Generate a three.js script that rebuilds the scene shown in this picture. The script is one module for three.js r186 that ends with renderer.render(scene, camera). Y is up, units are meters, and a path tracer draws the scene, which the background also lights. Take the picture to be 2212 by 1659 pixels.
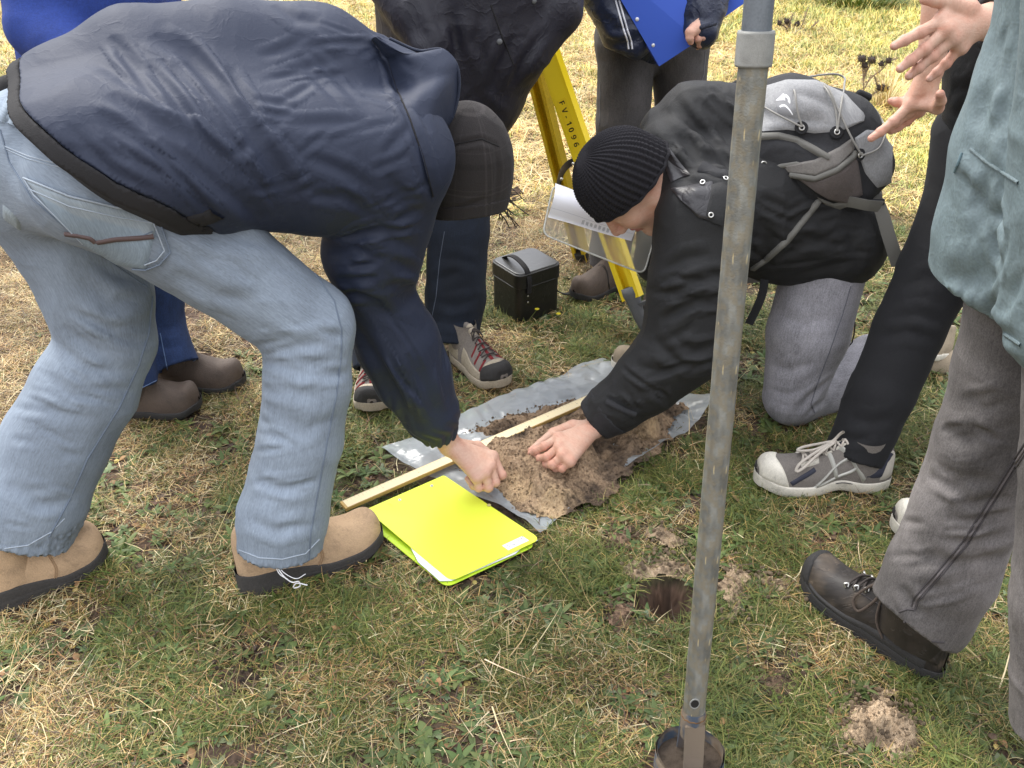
import * as THREE from 'three';
import { mergeGeometries } from 'three/addons/utils/BufferGeometryUtils.js';
import { RoundedBoxGeometry } from 'three/addons/geometries/RoundedBoxGeometry.js';

// ------------------------------------------------------------------ camera, sky, sun, exposure
const scene = new THREE.Scene();
const EYE = 1.42, PITCH = THREE.MathUtils.degToRad(33), FOV = 45;
const camera = new THREE.PerspectiveCamera(FOV, 4 / 3, 0.05, 400);
camera.position.set(0, EYE, 0);
camera.rotation.x = -PITCH;
scene.add(camera);
const renderer = new THREE.WebGLRenderer({ antialias: true });
renderer.setSize(1024, 768);
renderer.toneMapping = THREE.LinearToneMapping;
renderer.toneMappingExposure = 2.15;
renderer.shadowMap.enabled = true;
renderer.shadowMap.type = THREE.PCFSoftShadowMap;

const SUN_DIR = new THREE.Vector3(-0.40, 0.74, -0.54).normalize();
const sun = new THREE.DirectionalLight(new THREE.Color(1, 0.95, 0.86), 1.5);
sun.position.copy(SUN_DIR).multiplyScalar(12).add(new THREE.Vector3(0, 0, -2));
sun.target.position.set(0, 0, -2);
sun.castShadow = true;
sun.shadow.radius = 40;
sun.shadow.mapSize.set(2048, 2048);
Object.assign(sun.shadow.camera, { left: -5, right: 5, top: 6, bottom: -4, near: 1, far: 30 });
scene.add(sun, sun.target);

{ // overcast sky: bright thin cloud, a little brighter overhead and round the veiled sun
  const w = 512, h = 256, d = new Float32Array(w * h * 4);
  for (let j = 0; j < h; j++) for (let i = 0; i < w; i++) {
    const el = ((j + 0.5) / h - 0.5) * Math.PI, az = ((i + 0.5) / w - 0.5) * 2 * Math.PI;
    const y = Math.sin(el), x = Math.cos(el) * Math.cos(az), z = Math.cos(el) * Math.sin(az);
    const c = x * SUN_DIR.x + y * SUN_DIR.y + z * SUN_DIR.z;
    const cloud = 1 + 0.10 * Math.sin(3.1 * x + 5 * y + 1) * Math.sin(4.3 * z - 2 * x) + 0.05 * Math.sin(11 * x + 7 * z) * Math.sin(9 * y - 6 * z);
    let L = (0.42 + 0.92 * Math.max(0, y)) * cloud + 0.9 * Math.pow(Math.max(0, c), 10);
    if (y < 0) L = 0.3;
    const o = (j * w + i) * 4;
    d[o] = L * 0.97; d[o + 1] = L * 0.995; d[o + 2] = L * 1.06; d[o + 3] = 1;
  }
  const t = new THREE.DataTexture(d, w, h, THREE.RGBAFormat, THREE.FloatType);
  t.mapping = THREE.EquirectangularReflectionMapping; t.magFilter = THREE.LinearFilter; t.minFilter = THREE.LinearFilter;
  t.needsUpdate = true;
  scene.background = t; scene.environment = t;
}

// ------------------------------------------------------------------ numbers
function rng(seed) { let a = seed >>> 0; return () => { a = (a + 0x6D2B79F5) >>> 0; let t = Math.imul(a ^ (a >>> 15), 1 | a); t = (t + Math.imul(t ^ (t >>> 7), 61 | t)) ^ t; return ((t ^ (t >>> 14)) >>> 0) / 4294967296; }; }
const R = rng(20240);
const V = (x, y, z) => new THREE.Vector3(x, y, z);
const lerp = (a, b, t) => a + (b - a) * t, clamp = (x, a = 0, b = 1) => x < a ? a : x > b ? b : x;
const sstep = (a, b, x) => { const t = clamp((x - a) / (b - a)); return t * t * (3 - 2 * t); };
function hash3(i, j, k) { let h = Math.imul(i, 374761393) ^ Math.imul(j, 668265263) ^ Math.imul(k, 2147483647 - 1640531535); h = Math.imul(h ^ (h >>> 13), 1274126177); h = Math.imul(h ^ (h >>> 15), 2246822519); return ((h ^ (h >>> 16)) >>> 0) / 2147483648 - 1; }
function noise(x, y, z) {
  const i = Math.floor(x), j = Math.floor(y), k = Math.floor(z); let u = x - i, v = y - j, w = z - k;
  u = u * u * (3 - 2 * u); v = v * v * (3 - 2 * v); w = w * w * (3 - 2 * w);
  const a = lerp(hash3(i, j, k), hash3(i + 1, j, k), u), b = lerp(hash3(i, j + 1, k), hash3(i + 1, j + 1, k), u);
  const c = lerp(hash3(i, j, k + 1), hash3(i + 1, j, k + 1), u), e = lerp(hash3(i, j + 1, k + 1), hash3(i + 1, j + 1, k + 1), u);
  return lerp(lerp(a, b, v), lerp(c, e, v), w);
}
const fbm = (x, y, z, n = 3) => { let s = 0, a = 0.5; for (let o = 0; o < n; o++) { s += a * noise(x, y, z); x = x * 2.03 + 7.1; y = y * 2.03 + 3.7; z = z * 2.03 + 1.3; a *= 0.5; } return s; };
// picture measurements (2212 x 1659 sheet) to places: a pixel plus the distance z in front of the camera's foot
const F = 829.5 / Math.tan(THREE.MathUtils.degToRad(FOV / 2)), CP = Math.cos(PITCH), SP = Math.sin(PITCH);
const ray = (px, py) => { const X = px - 1106, Y = 829.5 - py; return V(X, Y * CP - F * SP, -(Y * SP + F * CP)); };
function W(px, py, z) { const d = ray(px, py), t = z / d.z; return V(d.x * t, EYE + d.y * t, z); }
function G(px, py, y = 0) { const d = ray(px, py), t = (y - EYE) / d.y; return V(d.x * t, y, d.z * t); }
const depth = p => -(p.y - EYE) * SP - p.z * CP;
const mpp = p => depth(p) / F;                                   // metres per pixel there

// ------------------------------------------------------------------ signed distance bodies
// joints [px, py, z, radius in px] -> {p, r}
const J = q => { const p = W(q[0], q[1], q[2]); return { p, r: q[3] * mpp(p) }; };
function cone(a, b, ra, rb, flat, sq) { return { ax: a.x, ay: a.y, az: a.z, bx: b.x - a.x, by: b.y - a.y, bz: b.z - a.z, ra, dr: rb - ra, l2: Math.max(1e-12, a.distanceToSquared(b)), flat, sq, a, b }; }
function chain(...q) { const j = q.map(J), out = []; if (j.length === 1) return [cone(j[0].p, j[0].p, j[0].r, j[0].r)]; for (let i = 0; i + 1 < j.length; i++) out.push(cone(j[i].p, j[i + 1].p, j[i].r, j[i + 1].r)); return out; }
function chain3(pts, rs) { const out = []; for (let i = 0; i + 1 < pts.length; i++) out.push(cone(pts[i], pts[i + 1], rs[i], rs[i + 1])); return out; }
function ball(c, rx, ry, rz, ax, ay, az) { return { e: 1, ax: c.x, ay: c.y, az: c.z, rx, ry, rz, r: Math.min(rx, ry, rz), X: ax || V(1, 0, 0), Y: ay || V(0, 1, 0), Z: az || V(0, 0, 1), a: c, b: c, ra: rx, dr: 0, l2: 1e-12, bx: 0, by: 0, bz: 0 }; }
function prim(c, x, y, z) {
  x -= c.ax; y -= c.ay; z -= c.az;
  if (c.e) {
    const u = (x * c.X.x + y * c.X.y + z * c.X.z) / c.rx, v = (x * c.Y.x + y * c.Y.y + z * c.Y.z) / c.ry, w = (x * c.Z.x + y * c.Z.y + z * c.Z.z) / c.rz;
    const k0 = Math.sqrt(u * u + v * v + w * w); if (k0 < 1e-6) return -c.r;
    const k1 = Math.sqrt((u / c.rx) ** 2 + (v / c.ry) ** 2 + (w / c.rz) ** 2); return k0 * (k0 - 1) / k1;
  }
  if (c.flat) { const m = (x * c.flat.x + y * c.flat.y + z * c.flat.z) * (1 / c.sq - 1); x += c.flat.x * m; y += c.flat.y * m; z += c.flat.z * m; }
  let t = (x * c.bx + y * c.by + z * c.bz) / c.l2; t = t < 0 ? 0 : t > 1 ? 1 : t;
  x -= c.bx * t; y -= c.by * t; z -= c.bz * t;
  const d = Math.sqrt(x * x + y * y + z * z) - (c.ra + c.dr * t);
  return c.flat ? d * Math.min(1, c.sq) : d;
}
const smin = (a, b, k) => { const h = k - Math.abs(a - b); return h > 0 ? Math.min(a, b) - h * h / (4 * k) : Math.min(a, b); };
const blend = (list, k) => (x, y, z) => { let d = prim(list[0], x, y, z); for (let i = 1; i < list.length; i++) d = smin(d, prim(list[i], x, y, z), k); return d; };
const grow = (f, o) => (x, y, z) => f(x, y, z) - o;
const cut = (f, p, n) => { const o = n.dot(p); return (x, y, z) => Math.max(f(x, y, z), n.x * x + n.y * y + n.z * z - o); };    // keeps the side against n
const scoop = (f, g) => (x, y, z) => Math.max(f(x, y, z), -g(x, y, z));
function box3(list, pad) {
  const b = new THREE.Box3();
  for (const c of list) { const r = (c.e ? Math.max(c.rx, c.ry, c.rz) : Math.max(c.ra, c.ra + c.dr)) * Math.max(1, c.sq || 1) + pad; for (const q of [c.a, c.b]) { b.expandByPoint(q.clone().addScalar(r)); b.expandByPoint(q.clone().addScalar(-r)); } }
  return b;
}
// where the sight line through a pixel first meets a body (used to lay seams, pockets and folds on cloth)
function hit(f, px, py, from = 0.4, to = 6) {
  const d = ray(px, py).normalize(); let t = from;
  for (let i = 0; i < 400 && t < to; i++) { const s = f(d.x * t, EYE + d.y * t, d.z * t); if (s < 4e-4) break; t += Math.max(4e-4, s * 0.6); }
  return t < to ? V(d.x * t, EYE + d.y * t, d.z * t) : null;
}
function normalAt(f, p, e = 0.003) { return V(f(p.x + e, p.y, p.z) - f(p.x - e, p.y, p.z), f(p.x, p.y + e, p.z) - f(p.x, p.y - e, p.z), f(p.x, p.y, p.z + e) - f(p.x, p.y, p.z - e)).normalize(); }
function line(f, pts, n = 6) { // points on a body along a polyline of pixels
  const out = [];
  for (let i = 0; i + 1 < pts.length; i++) for (let s = 0; s < n; s++) { const p = hit(f, lerp(pts[i][0], pts[i + 1][0], s / n), lerp(pts[i][1], pts[i + 1][1], s / n)); if (p) out.push(p); }
  const e = hit(f, ...pts[pts.length - 1]); if (e) out.push(e);
  return out;
}
// folds: grooves (depth > 0) or ridges (depth < 0) along polylines in space, fading to both ends
function folds(f, list) {
  const segs = [];
  for (const [depthM, width, pts] of list) {
    const p = line(f, pts, 4); if (p.length < 3) continue; let far = false; for (let i = 1; i < p.length; i++) if (p[i].distanceTo(p[i - 1]) > 0.08) far = true; if (far) continue; const b = new THREE.Box3().setFromPoints(p).expandByScalar(width * 3);
    const s = p.map((q, i) => i && { c: cone(p[i - 1], q, 0, 0), t0: (i - 1) / (p.length - 1), t1: i / (p.length - 1) }).filter(Boolean);
    if (s.length) segs.push({ b, s, depthM, w: width });
  }
  return (x, y, z) => {
    const d = f(x, y, z); if (Math.abs(d) > 0.03) return d;
    let o = 0;
    for (const g of segs) {
      const b = g.b; if (x < b.min.x || x > b.max.x || y < b.min.y || y > b.max.y || z < b.min.z || z > b.max.z) continue;
      let m = 1e9, tt = 0; for (const q of g.s) { const dd = prim(q.c, x, y, z); if (dd < m) { m = dd; const s = q.c; tt = lerp(q.t0, q.t1, clamp(((x - s.ax) * s.bx + (y - s.ay) * s.by + (z - s.az) * s.bz) / s.l2)); } }
      const q = m / g.w; if (q > 3) continue;
      o += g.depthM * Math.pow(Math.sin(Math.PI * clamp(tt, 0.001, 0.999)), 0.8) * (Math.exp(-q * q * 0.6 - 0.5 * q) - 0.3 * Math.exp(-(q - 2.1) * (q - 2.1)));
    }
    return d + clamp(o, -0.009, 0.014);
  };
}
const rumple = (f, amp, freq, sx = 1, sy = 1, sz = 1, seed = 0) => (x, y, z) => { // soft random folds
  const d = f(x, y, z); if (Math.abs(d) > 0.03) return d;
  const wx = x + 0.03 * noise(x * 9 + seed, y * 9, z * 9), wy = y + 0.03 * noise(x * 9, y * 9 + 5 + seed, z * 9);
  const n1 = 1 - Math.abs(noise(wx * freq * sx + seed, wy * freq * sy, z * freq * sz)) * 2, n2 = 1 - Math.abs(noise(wx * freq * 2.1 * sx, wy * freq * 2.1 * sy + seed, z * freq * 2.1 * sz)) * 2;
  return d - amp * (0.65 * n1 * Math.abs(n1) + 0.35 * n2 * Math.abs(n2));
};
// surface nets over the thin shell of cells round the surface
function mesh(f, bb, cell, o = {}) {
  const B = 8, mn = bb.min, nb = [0, 1, 2].map(a => Math.ceil((bb.max.getComponent(a) - mn.getComponent(a)) / cell / B) + 1);
  const nx = nb[0] * B + 1, ny = nb[1] * B + 1, nz = nb[2] * B + 1, val = new Float32Array(nx * ny * nz).fill(NaN), vid = new Int32Array(nx * ny * nz).fill(-1);
  const act = [], half = B * cell / 2, reach = half * 1.7321 * (o.slack || 1.35) + 0.02;
  for (let c = 0; c < nb[2]; c++) for (let b = 0; b < nb[1]; b++) for (let a = 0; a < nb[0]; a++) {
    if (Math.abs(f(mn.x + a * B * cell + half, mn.y + b * B * cell + half, mn.z + c * B * cell + half)) > reach) continue;
    act.push([a * B, b * B, c * B]);
    for (let k = c * B; k <= c * B + B; k++) for (let j = b * B; j <= b * B + B; j++) for (let i = a * B; i <= a * B + B; i++) {
      const q = (k * ny + j) * nx + i; if (val[q] !== val[q]) val[q] = f(mn.x + i * cell, mn.y + j * cell, mn.z + k * cell);
    }
  }
  const pos = [], sy = nx, sz = nx * ny, cr = [0, 1, sy, sy + 1, sz, sz + 1, sz + sy, sz + sy + 1], cells = [];
  const E = [[0, 1], [2, 3], [4, 5], [6, 7], [0, 2], [1, 3], [4, 6], [5, 7], [0, 4], [1, 5], [2, 6], [3, 7]];
  for (const [a, b, c] of act) for (let k = c; k < c + B; k++) for (let j = b; j < b + B; j++) for (let i = a; i < a + B; i++) {
    const q = (k * ny + j) * nx + i; let s = 0; for (let m = 0; m < 8; m++) if (val[q + cr[m]] < 0) s++;
    if (s === 0 || s === 8) continue;
    let x = 0, y = 0, z = 0, n = 0;
    for (const [u, v] of E) { const A = val[q + cr[u]], C = val[q + cr[v]]; if ((A < 0) === (C < 0)) continue; const t = A / (A - C); x += (u & 1) + t * ((v & 1) - (u & 1)); y += ((u >> 1) & 1) + t * (((v >> 1) & 1) - ((u >> 1) & 1)); z += (u >> 2) + t * ((v >> 2) - (u >> 2)); n++; }
    vid[q] = pos.length / 3; pos.push(mn.x + (i + x / n) * cell, mn.y + (j + y / n) * cell, mn.z + (k + z / n) * cell); cells.push(i, j, k);
  }
  const tri = [];
  const quad = (a, b, c, d, fl) => { if (a < 0 || b < 0 || c < 0 || d < 0) return; fl ? tri.push(a, b, c, a, c, d) : tri.push(a, c, b, a, d, c); };
  for (let v = 0; v < cells.length; v += 3) {
    const i = cells[v], j = cells[v + 1], k = cells[v + 2], q = (k * ny + j) * nx + i, s = val[q] < 0;
    if (j && k && (val[q + 1] < 0) !== s) quad(vid[q], vid[q - sy], vid[q - sy - sz], vid[q - sz], s);
    if (i && k && (val[q + sy] < 0) !== s) quad(vid[q], vid[q - sz], vid[q - 1 - sz], vid[q - 1], s);
    if (i && j && (val[q + sz] < 0) !== s) quad(vid[q], vid[q - 1], vid[q - 1 - sy], vid[q - sy], s);
  }
  const nrm = new Float32Array(pos.length), e = o.eps || cell * 0.45;
  for (let v = 0; v < pos.length; v += 3) {
    let x = pos[v], y = pos[v + 1], z = pos[v + 2];
    let gx = f(x + e, y, z) - f(x - e, y, z), gy = f(x, y + e, z) - f(x, y - e, z), gz = f(x, y, z + e) - f(x, y, z - e), l = Math.hypot(gx, gy, gz) || 1;
    nrm[v] = gx / l; nrm[v + 1] = gy / l; nrm[v + 2] = gz / l;
    if (o.snap !== false) { const d = clamp(f(x, y, z), -cell * 0.5, cell * 0.5) * 0.8; pos[v] -= nrm[v] * d; pos[v + 1] -= nrm[v + 1] * d; pos[v + 2] -= nrm[v + 2] * d; }
  }
  return charts(pos, nrm, tri, o.bones, o.color);
}
// uv in metres along and round the bone nearest to each triangle; vertices split where charts meet
function charts(pos, nrm, tri, bones, color) {
  const g = new THREE.BufferGeometry(), P = [], N = [], U = [], I = [], seen = new Map();
  let frames = null;
  if (bones) { let run = 0; frames = bones.map(c => { const d = V(c.bx, c.by, c.bz), L = d.length(); if (L < 1e-4) d.set(0, 1, 0); else d.divideScalar(L); const s = Math.abs(d.z) < 0.8 ? V(0, 0, 1) : V(0, 1, 0); const u = s.cross(d).normalize(), v = V().crossVectors(d, u); const q = { c, d, u, v, run, r: c.ra + c.dr / 2 }; run += L; return q; }); }
  const A = [0, 0, 0];
  for (let t = 0; t < tri.length; t += 3) {
    let best = 0, fr = null;
    if (frames) {
      const x = (pos[tri[t] * 3] + pos[tri[t + 1] * 3] + pos[tri[t + 2] * 3]) / 3, y = (pos[tri[t] * 3 + 1] + pos[tri[t + 1] * 3 + 1] + pos[tri[t + 2] * 3 + 1]) / 3, z = (pos[tri[t] * 3 + 2] + pos[tri[t + 1] * 3 + 2] + pos[tri[t + 2] * 3 + 2]) / 3;
      let m = 1e9; frames.forEach((q, i) => { const d = prim(q.c, x, y, z); if (d < m) { m = d; best = i; } }); fr = frames[best];
      for (let k = 0; k < 3; k++) { const v = tri[t + k] * 3, X = pos[v] - fr.c.ax, Y = pos[v + 1] - fr.c.ay, Z = pos[v + 2] - fr.c.az; A[k] = Math.atan2(X * fr.v.x + Y * fr.v.y + Z * fr.v.z, X * fr.u.x + Y * fr.u.y + Z * fr.u.z); if (k && A[k] - A[0] > Math.PI) A[k] -= 2 * Math.PI; if (k && A[k] - A[0] < -Math.PI) A[k] += 2 * Math.PI; }
    }
    for (let k = 0; k < 3; k++) {
      const v = tri[t + k], w = fr ? (A[k] > Math.PI ? 1 : A[k] < -Math.PI ? 2 : 0) : 0, key = (v * 128 + best) * 3 + w; let id = seen.get(key);
      if (id === undefined) {
        id = P.length / 3; seen.set(key, id); P.push(pos[v * 3], pos[v * 3 + 1], pos[v * 3 + 2]); N.push(nrm[v * 3], nrm[v * 3 + 1], nrm[v * 3 + 2]);
        if (fr) U.push(A[k] * fr.r, fr.run + (pos[v * 3] - fr.c.ax) * fr.d.x + (pos[v * 3 + 1] - fr.c.ay) * fr.d.y + (pos[v * 3 + 2] - fr.c.az) * fr.d.z); else U.push(pos[v * 3] + pos[v * 3 + 2] * 0.6, pos[v * 3 + 1] - pos[v * 3 + 2] * 0.5);
      }
      I.push(id);
    }
  }
  g.setAttribute('position', new THREE.Float32BufferAttribute(P, 3)); g.setAttribute('normal', new THREE.Float32BufferAttribute(N, 3)); g.setAttribute('uv', new THREE.Float32BufferAttribute(U, 2)); g.setIndex(I);
  if (color) paint(g, color);
  return g;
}
function paint(g, color) {
  const p = g.attributes.position, n = g.attributes.normal, c = new Float32Array(p.count * 3), uv = g.attributes.uv;
  for (let i = 0; i < p.count; i++) { const q = color(p.getX(i), p.getY(i), p.getZ(i), n.getX(i), n.getY(i), n.getZ(i), uv && uv.getX(i), uv && uv.getY(i)); c[i * 3] = q[0]; c[i * 3 + 1] = q[1]; c[i * 3 + 2] = q[2]; }
  g.setAttribute('color', new THREE.BufferAttribute(c, 3)); return g;
}
// ------------------------------------------------------------------ meshes, things, parts
function shaded(o) { o.traverse(m => { if (m.isMesh) { m.castShadow = true; m.receiveShadow = true; } }); return o; }
const count = {};
const numbered = n => { const k = count[n] = (count[n] ?? -1) + 1; return k ? `${n}_${String(k).padStart(3, '0')}` : n; };
function thing(name, label, category, at = V(0, 0, 0), group) { const o = new THREE.Group(); o.name = numbered(name); o.position.copy(at); o.userData = { label, category }; if (group) o.userData.group = group; scene.add(o); return o; }
function part(parent, name, geo, mat, label) { // geometry is given in world places; the part sits in its thing's own space
  let o = parent, off = V(0, 0, 0); while (o && o !== scene) { off.add(o.position); o = o.parent; }
  const g = Array.isArray(geo) ? mergeGeometries(geo.map(clean), false) : geo; g.translate(-off.x, -off.y, -off.z);
  const m = new THREE.Mesh(g, mat); m.name = name; m.castShadow = m.receiveShadow = true; if (label) m.userData.label = label; parent.add(m); return m;
}
function clean(g) { // same attributes everywhere so that geometries can be merged
  if (!g.index) { g.setIndex([...Array(g.attributes.position.count).keys()]); }
  for (const k of Object.keys(g.attributes)) if (!['position', 'normal', 'uv', 'color'].includes(k)) g.deleteAttribute(k);
  if (!g.attributes.uv) g.setAttribute('uv', new THREE.BufferAttribute(new Float32Array(g.attributes.position.count * 2), 2));
  if (!g.attributes.color) g.setAttribute('color', new THREE.BufferAttribute(new Float32Array(g.attributes.position.count * 3).fill(1), 3));
  return g;
}
function single(name, geo, mat, label, category, at = V(0, 0, 0), group, kind) { const m = new THREE.Mesh(geo, mat); if (at.lengthSq()) { geo.translate(-at.x, -at.y, -at.z); m.position.copy(at); } m.name = numbered(name); m.castShadow = m.receiveShadow = true; m.userData = {}; if (label) m.userData.label = label; if (category) m.userData.category = category; if (group) m.userData.group = group; if (kind) m.userData.kind = kind; scene.add(m); return m; }
function tube(pts, r, rad = 6, seg, closed = false) { const c = new THREE.CatmullRomCurve3(pts, closed, 'centripetal'); return new THREE.TubeGeometry(c, seg || Math.max(4, pts.length * 4), r, rad, closed); }
function grid(nu, nv, fn) { // fn(u, v) -> Vector3; uv in metres
  const P = [], U = [], I = [], row = [];
  for (let j = 0; j <= nv; j++) for (let i = 0; i <= nu; i++) { const q = fn(i / nu, j / nv); P.push(q.x, q.y, q.z); row.push(q); }
  for (let j = 0; j <= nv; j++) { let s = 0; for (let i = 0; i <= nu; i++) { if (i) s += row[j * (nu + 1) + i].distanceTo(row[j * (nu + 1) + i - 1]); U.push(s, 0); } }
  for (let i = 0; i <= nu; i++) { let s = 0; for (let j = 0; j <= nv; j++) { if (j) s += row[j * (nu + 1) + i].distanceTo(row[(j - 1) * (nu + 1) + i]); U[(j * (nu + 1) + i) * 2 + 1] = s; } }
  for (let j = 0; j < nv; j++) for (let i = 0; i < nu; i++) { const a = j * (nu + 1) + i, b = a + 1, c = a + nu + 1, d = c + 1; I.push(a, b, d, a, d, c); }
  const g = new THREE.BufferGeometry(); g.setAttribute('position', new THREE.Float32BufferAttribute(P, 3)); g.setAttribute('uv', new THREE.Float32BufferAttribute(U, 2)); g.setIndex(I); g.computeVertexNormals(); return g;
}
const polyAt = (pts, t) => { const n = pts.length - 1, s = clamp(t) * n, i = Math.min(n - 1, Math.floor(s)); return pts[i].map((v, k) => lerp(v, pts[i + 1][k], s - i)); };
// a cloth panel lying on a body between two polylines of pixels: sewn-on piece with its own thickness
function panel(f, top, bot, nu, nv, off = 0.002, thick = 0.004) {
  let last = null;
  const raw = []; for (let j = 0; j <= nv; j++) for (let i = 0; i <= nu; i++) { const a = polyAt(top, i / nu), b = polyAt(bot, i / nu), t = j / nv; const p = hit(f, lerp(a[0], b[0], t), lerp(a[1], b[1], t)) || last || V(0, 0, 0); last = p; raw.push(p); }
  const nn = raw.map(p => normalAt(f, p, 0.005));
  const at = (u, v, o) => { const k = Math.round(v * nv) * (nu + 1) + Math.round(u * nu); return raw[k].clone().addScaledVector(nn[k], o); };
  const outer = grid(nu, nv, (u, v) => at(u, v, (u === 0 || u === 1 || v === 0 || v === 1) ? off - thick : off));
  return outer;
}
function ribbon(f, pts, width, off = 0.002, n = 5) { // a flat strap or seam tape laid along a body
  const p = line(f, pts, n); const k = p.length - 1;
  const t = p.map((q, i) => p[Math.min(k, i + 1)].clone().sub(p[Math.max(0, i - 1)]).normalize()), m = p.map(q => normalAt(f, q, 0.008));
  return grid(k, 4, (u, v) => { const i = Math.round(u * k), s = V().crossVectors(m[i], t[i]).normalize(), e = v * 2 - 1; return p[i].clone().addScaledVector(s, width / 2 * clamp(e * 1.6, -1, 1)).addScaledVector(m[i], Math.abs(e) > 0.9 ? -0.002 : off); });
}
function freeRibbon(pts, width, side, thick = 0.0015) { // a hanging strap through points in space
  const c = new THREE.CatmullRomCurve3(pts), n = pts.length * 6, p = c.getPoints(n);
  const loop = [[-1, 1], [1, 1], [1, -1], [-1, -1], [-1, 1]];
  return grid(4, n, (u, v) => { const i = Math.round(v * n), t = c.getTangent(i / n), s = side.clone().addScaledVector(t, -side.dot(t)).normalize(), m = V().crossVectors(s, t), q = loop[Math.round(u * 4)]; return p[i].clone().addScaledVector(s, q[0] * width / 2).addScaledVector(m, q[1] * thick); });
}
// ------------------------------------------------------------------ textures (colour, grain, weave; all tile)
function pn(u, v, pu, pv, s = 0) { // tiling value noise, pu x pv cells over the tile
  const x = u * pu, y = v * pv, i = Math.floor(x), j = Math.floor(y); let a = x - i, b = y - j; a = a * a * (3 - 2 * a); b = b * b * (3 - 2 * b);
  const m = (k, n) => ((k % n) + n) % n, h = (p, q) => hash3(m(p, pu), m(q, pv), s);
  return lerp(lerp(h(i, j), h(i + 1, j), a), lerp(h(i, j + 1), h(i + 1, j + 1), a), b);
}
const pf = (u, v, p, s, n = 4) => { let r = 0, a = 0.5; for (let o = 0; o < n; o++) { r += a * pn(u, v, p << o, p << o, s + o); a *= 0.5; } return r; };
function tex(w, h, fn, mu, mv, srgb = false) {
  const d = new Uint8Array(w * h * 4);
  for (let j = 0; j < h; j++) for (let i = 0; i < w; i++) { let c = fn((i + 0.5) / w, (j + 0.5) / h); if (typeof c === 'number') c = [c, c, c]; const o = (j * w + i) * 4; for (let k = 0; k < 3; k++) d[o + k] = clamp(c[k]) * 255; d[o + 3] = 255; }
  const t = new THREE.DataTexture(d, w, h); t.wrapS = t.wrapT = THREE.RepeatWrapping; t.magFilter = THREE.LinearFilter; t.minFilter = THREE.LinearMipmapLinearFilter; t.generateMipmaps = true;
  if (srgb) t.colorSpace = THREE.SRGBColorSpace; t.repeat.set(1 / mu, 1 / mv); t.needsUpdate = true; return t;
}
function canvasTex(w, h, draw) { const c = document.createElement('canvas'); c.width = w; c.height = h; draw(c.getContext('2d'), w, h); const t = new THREE.CanvasTexture(c); t.colorSpace = THREE.SRGBColorSpace; return t; }
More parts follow.
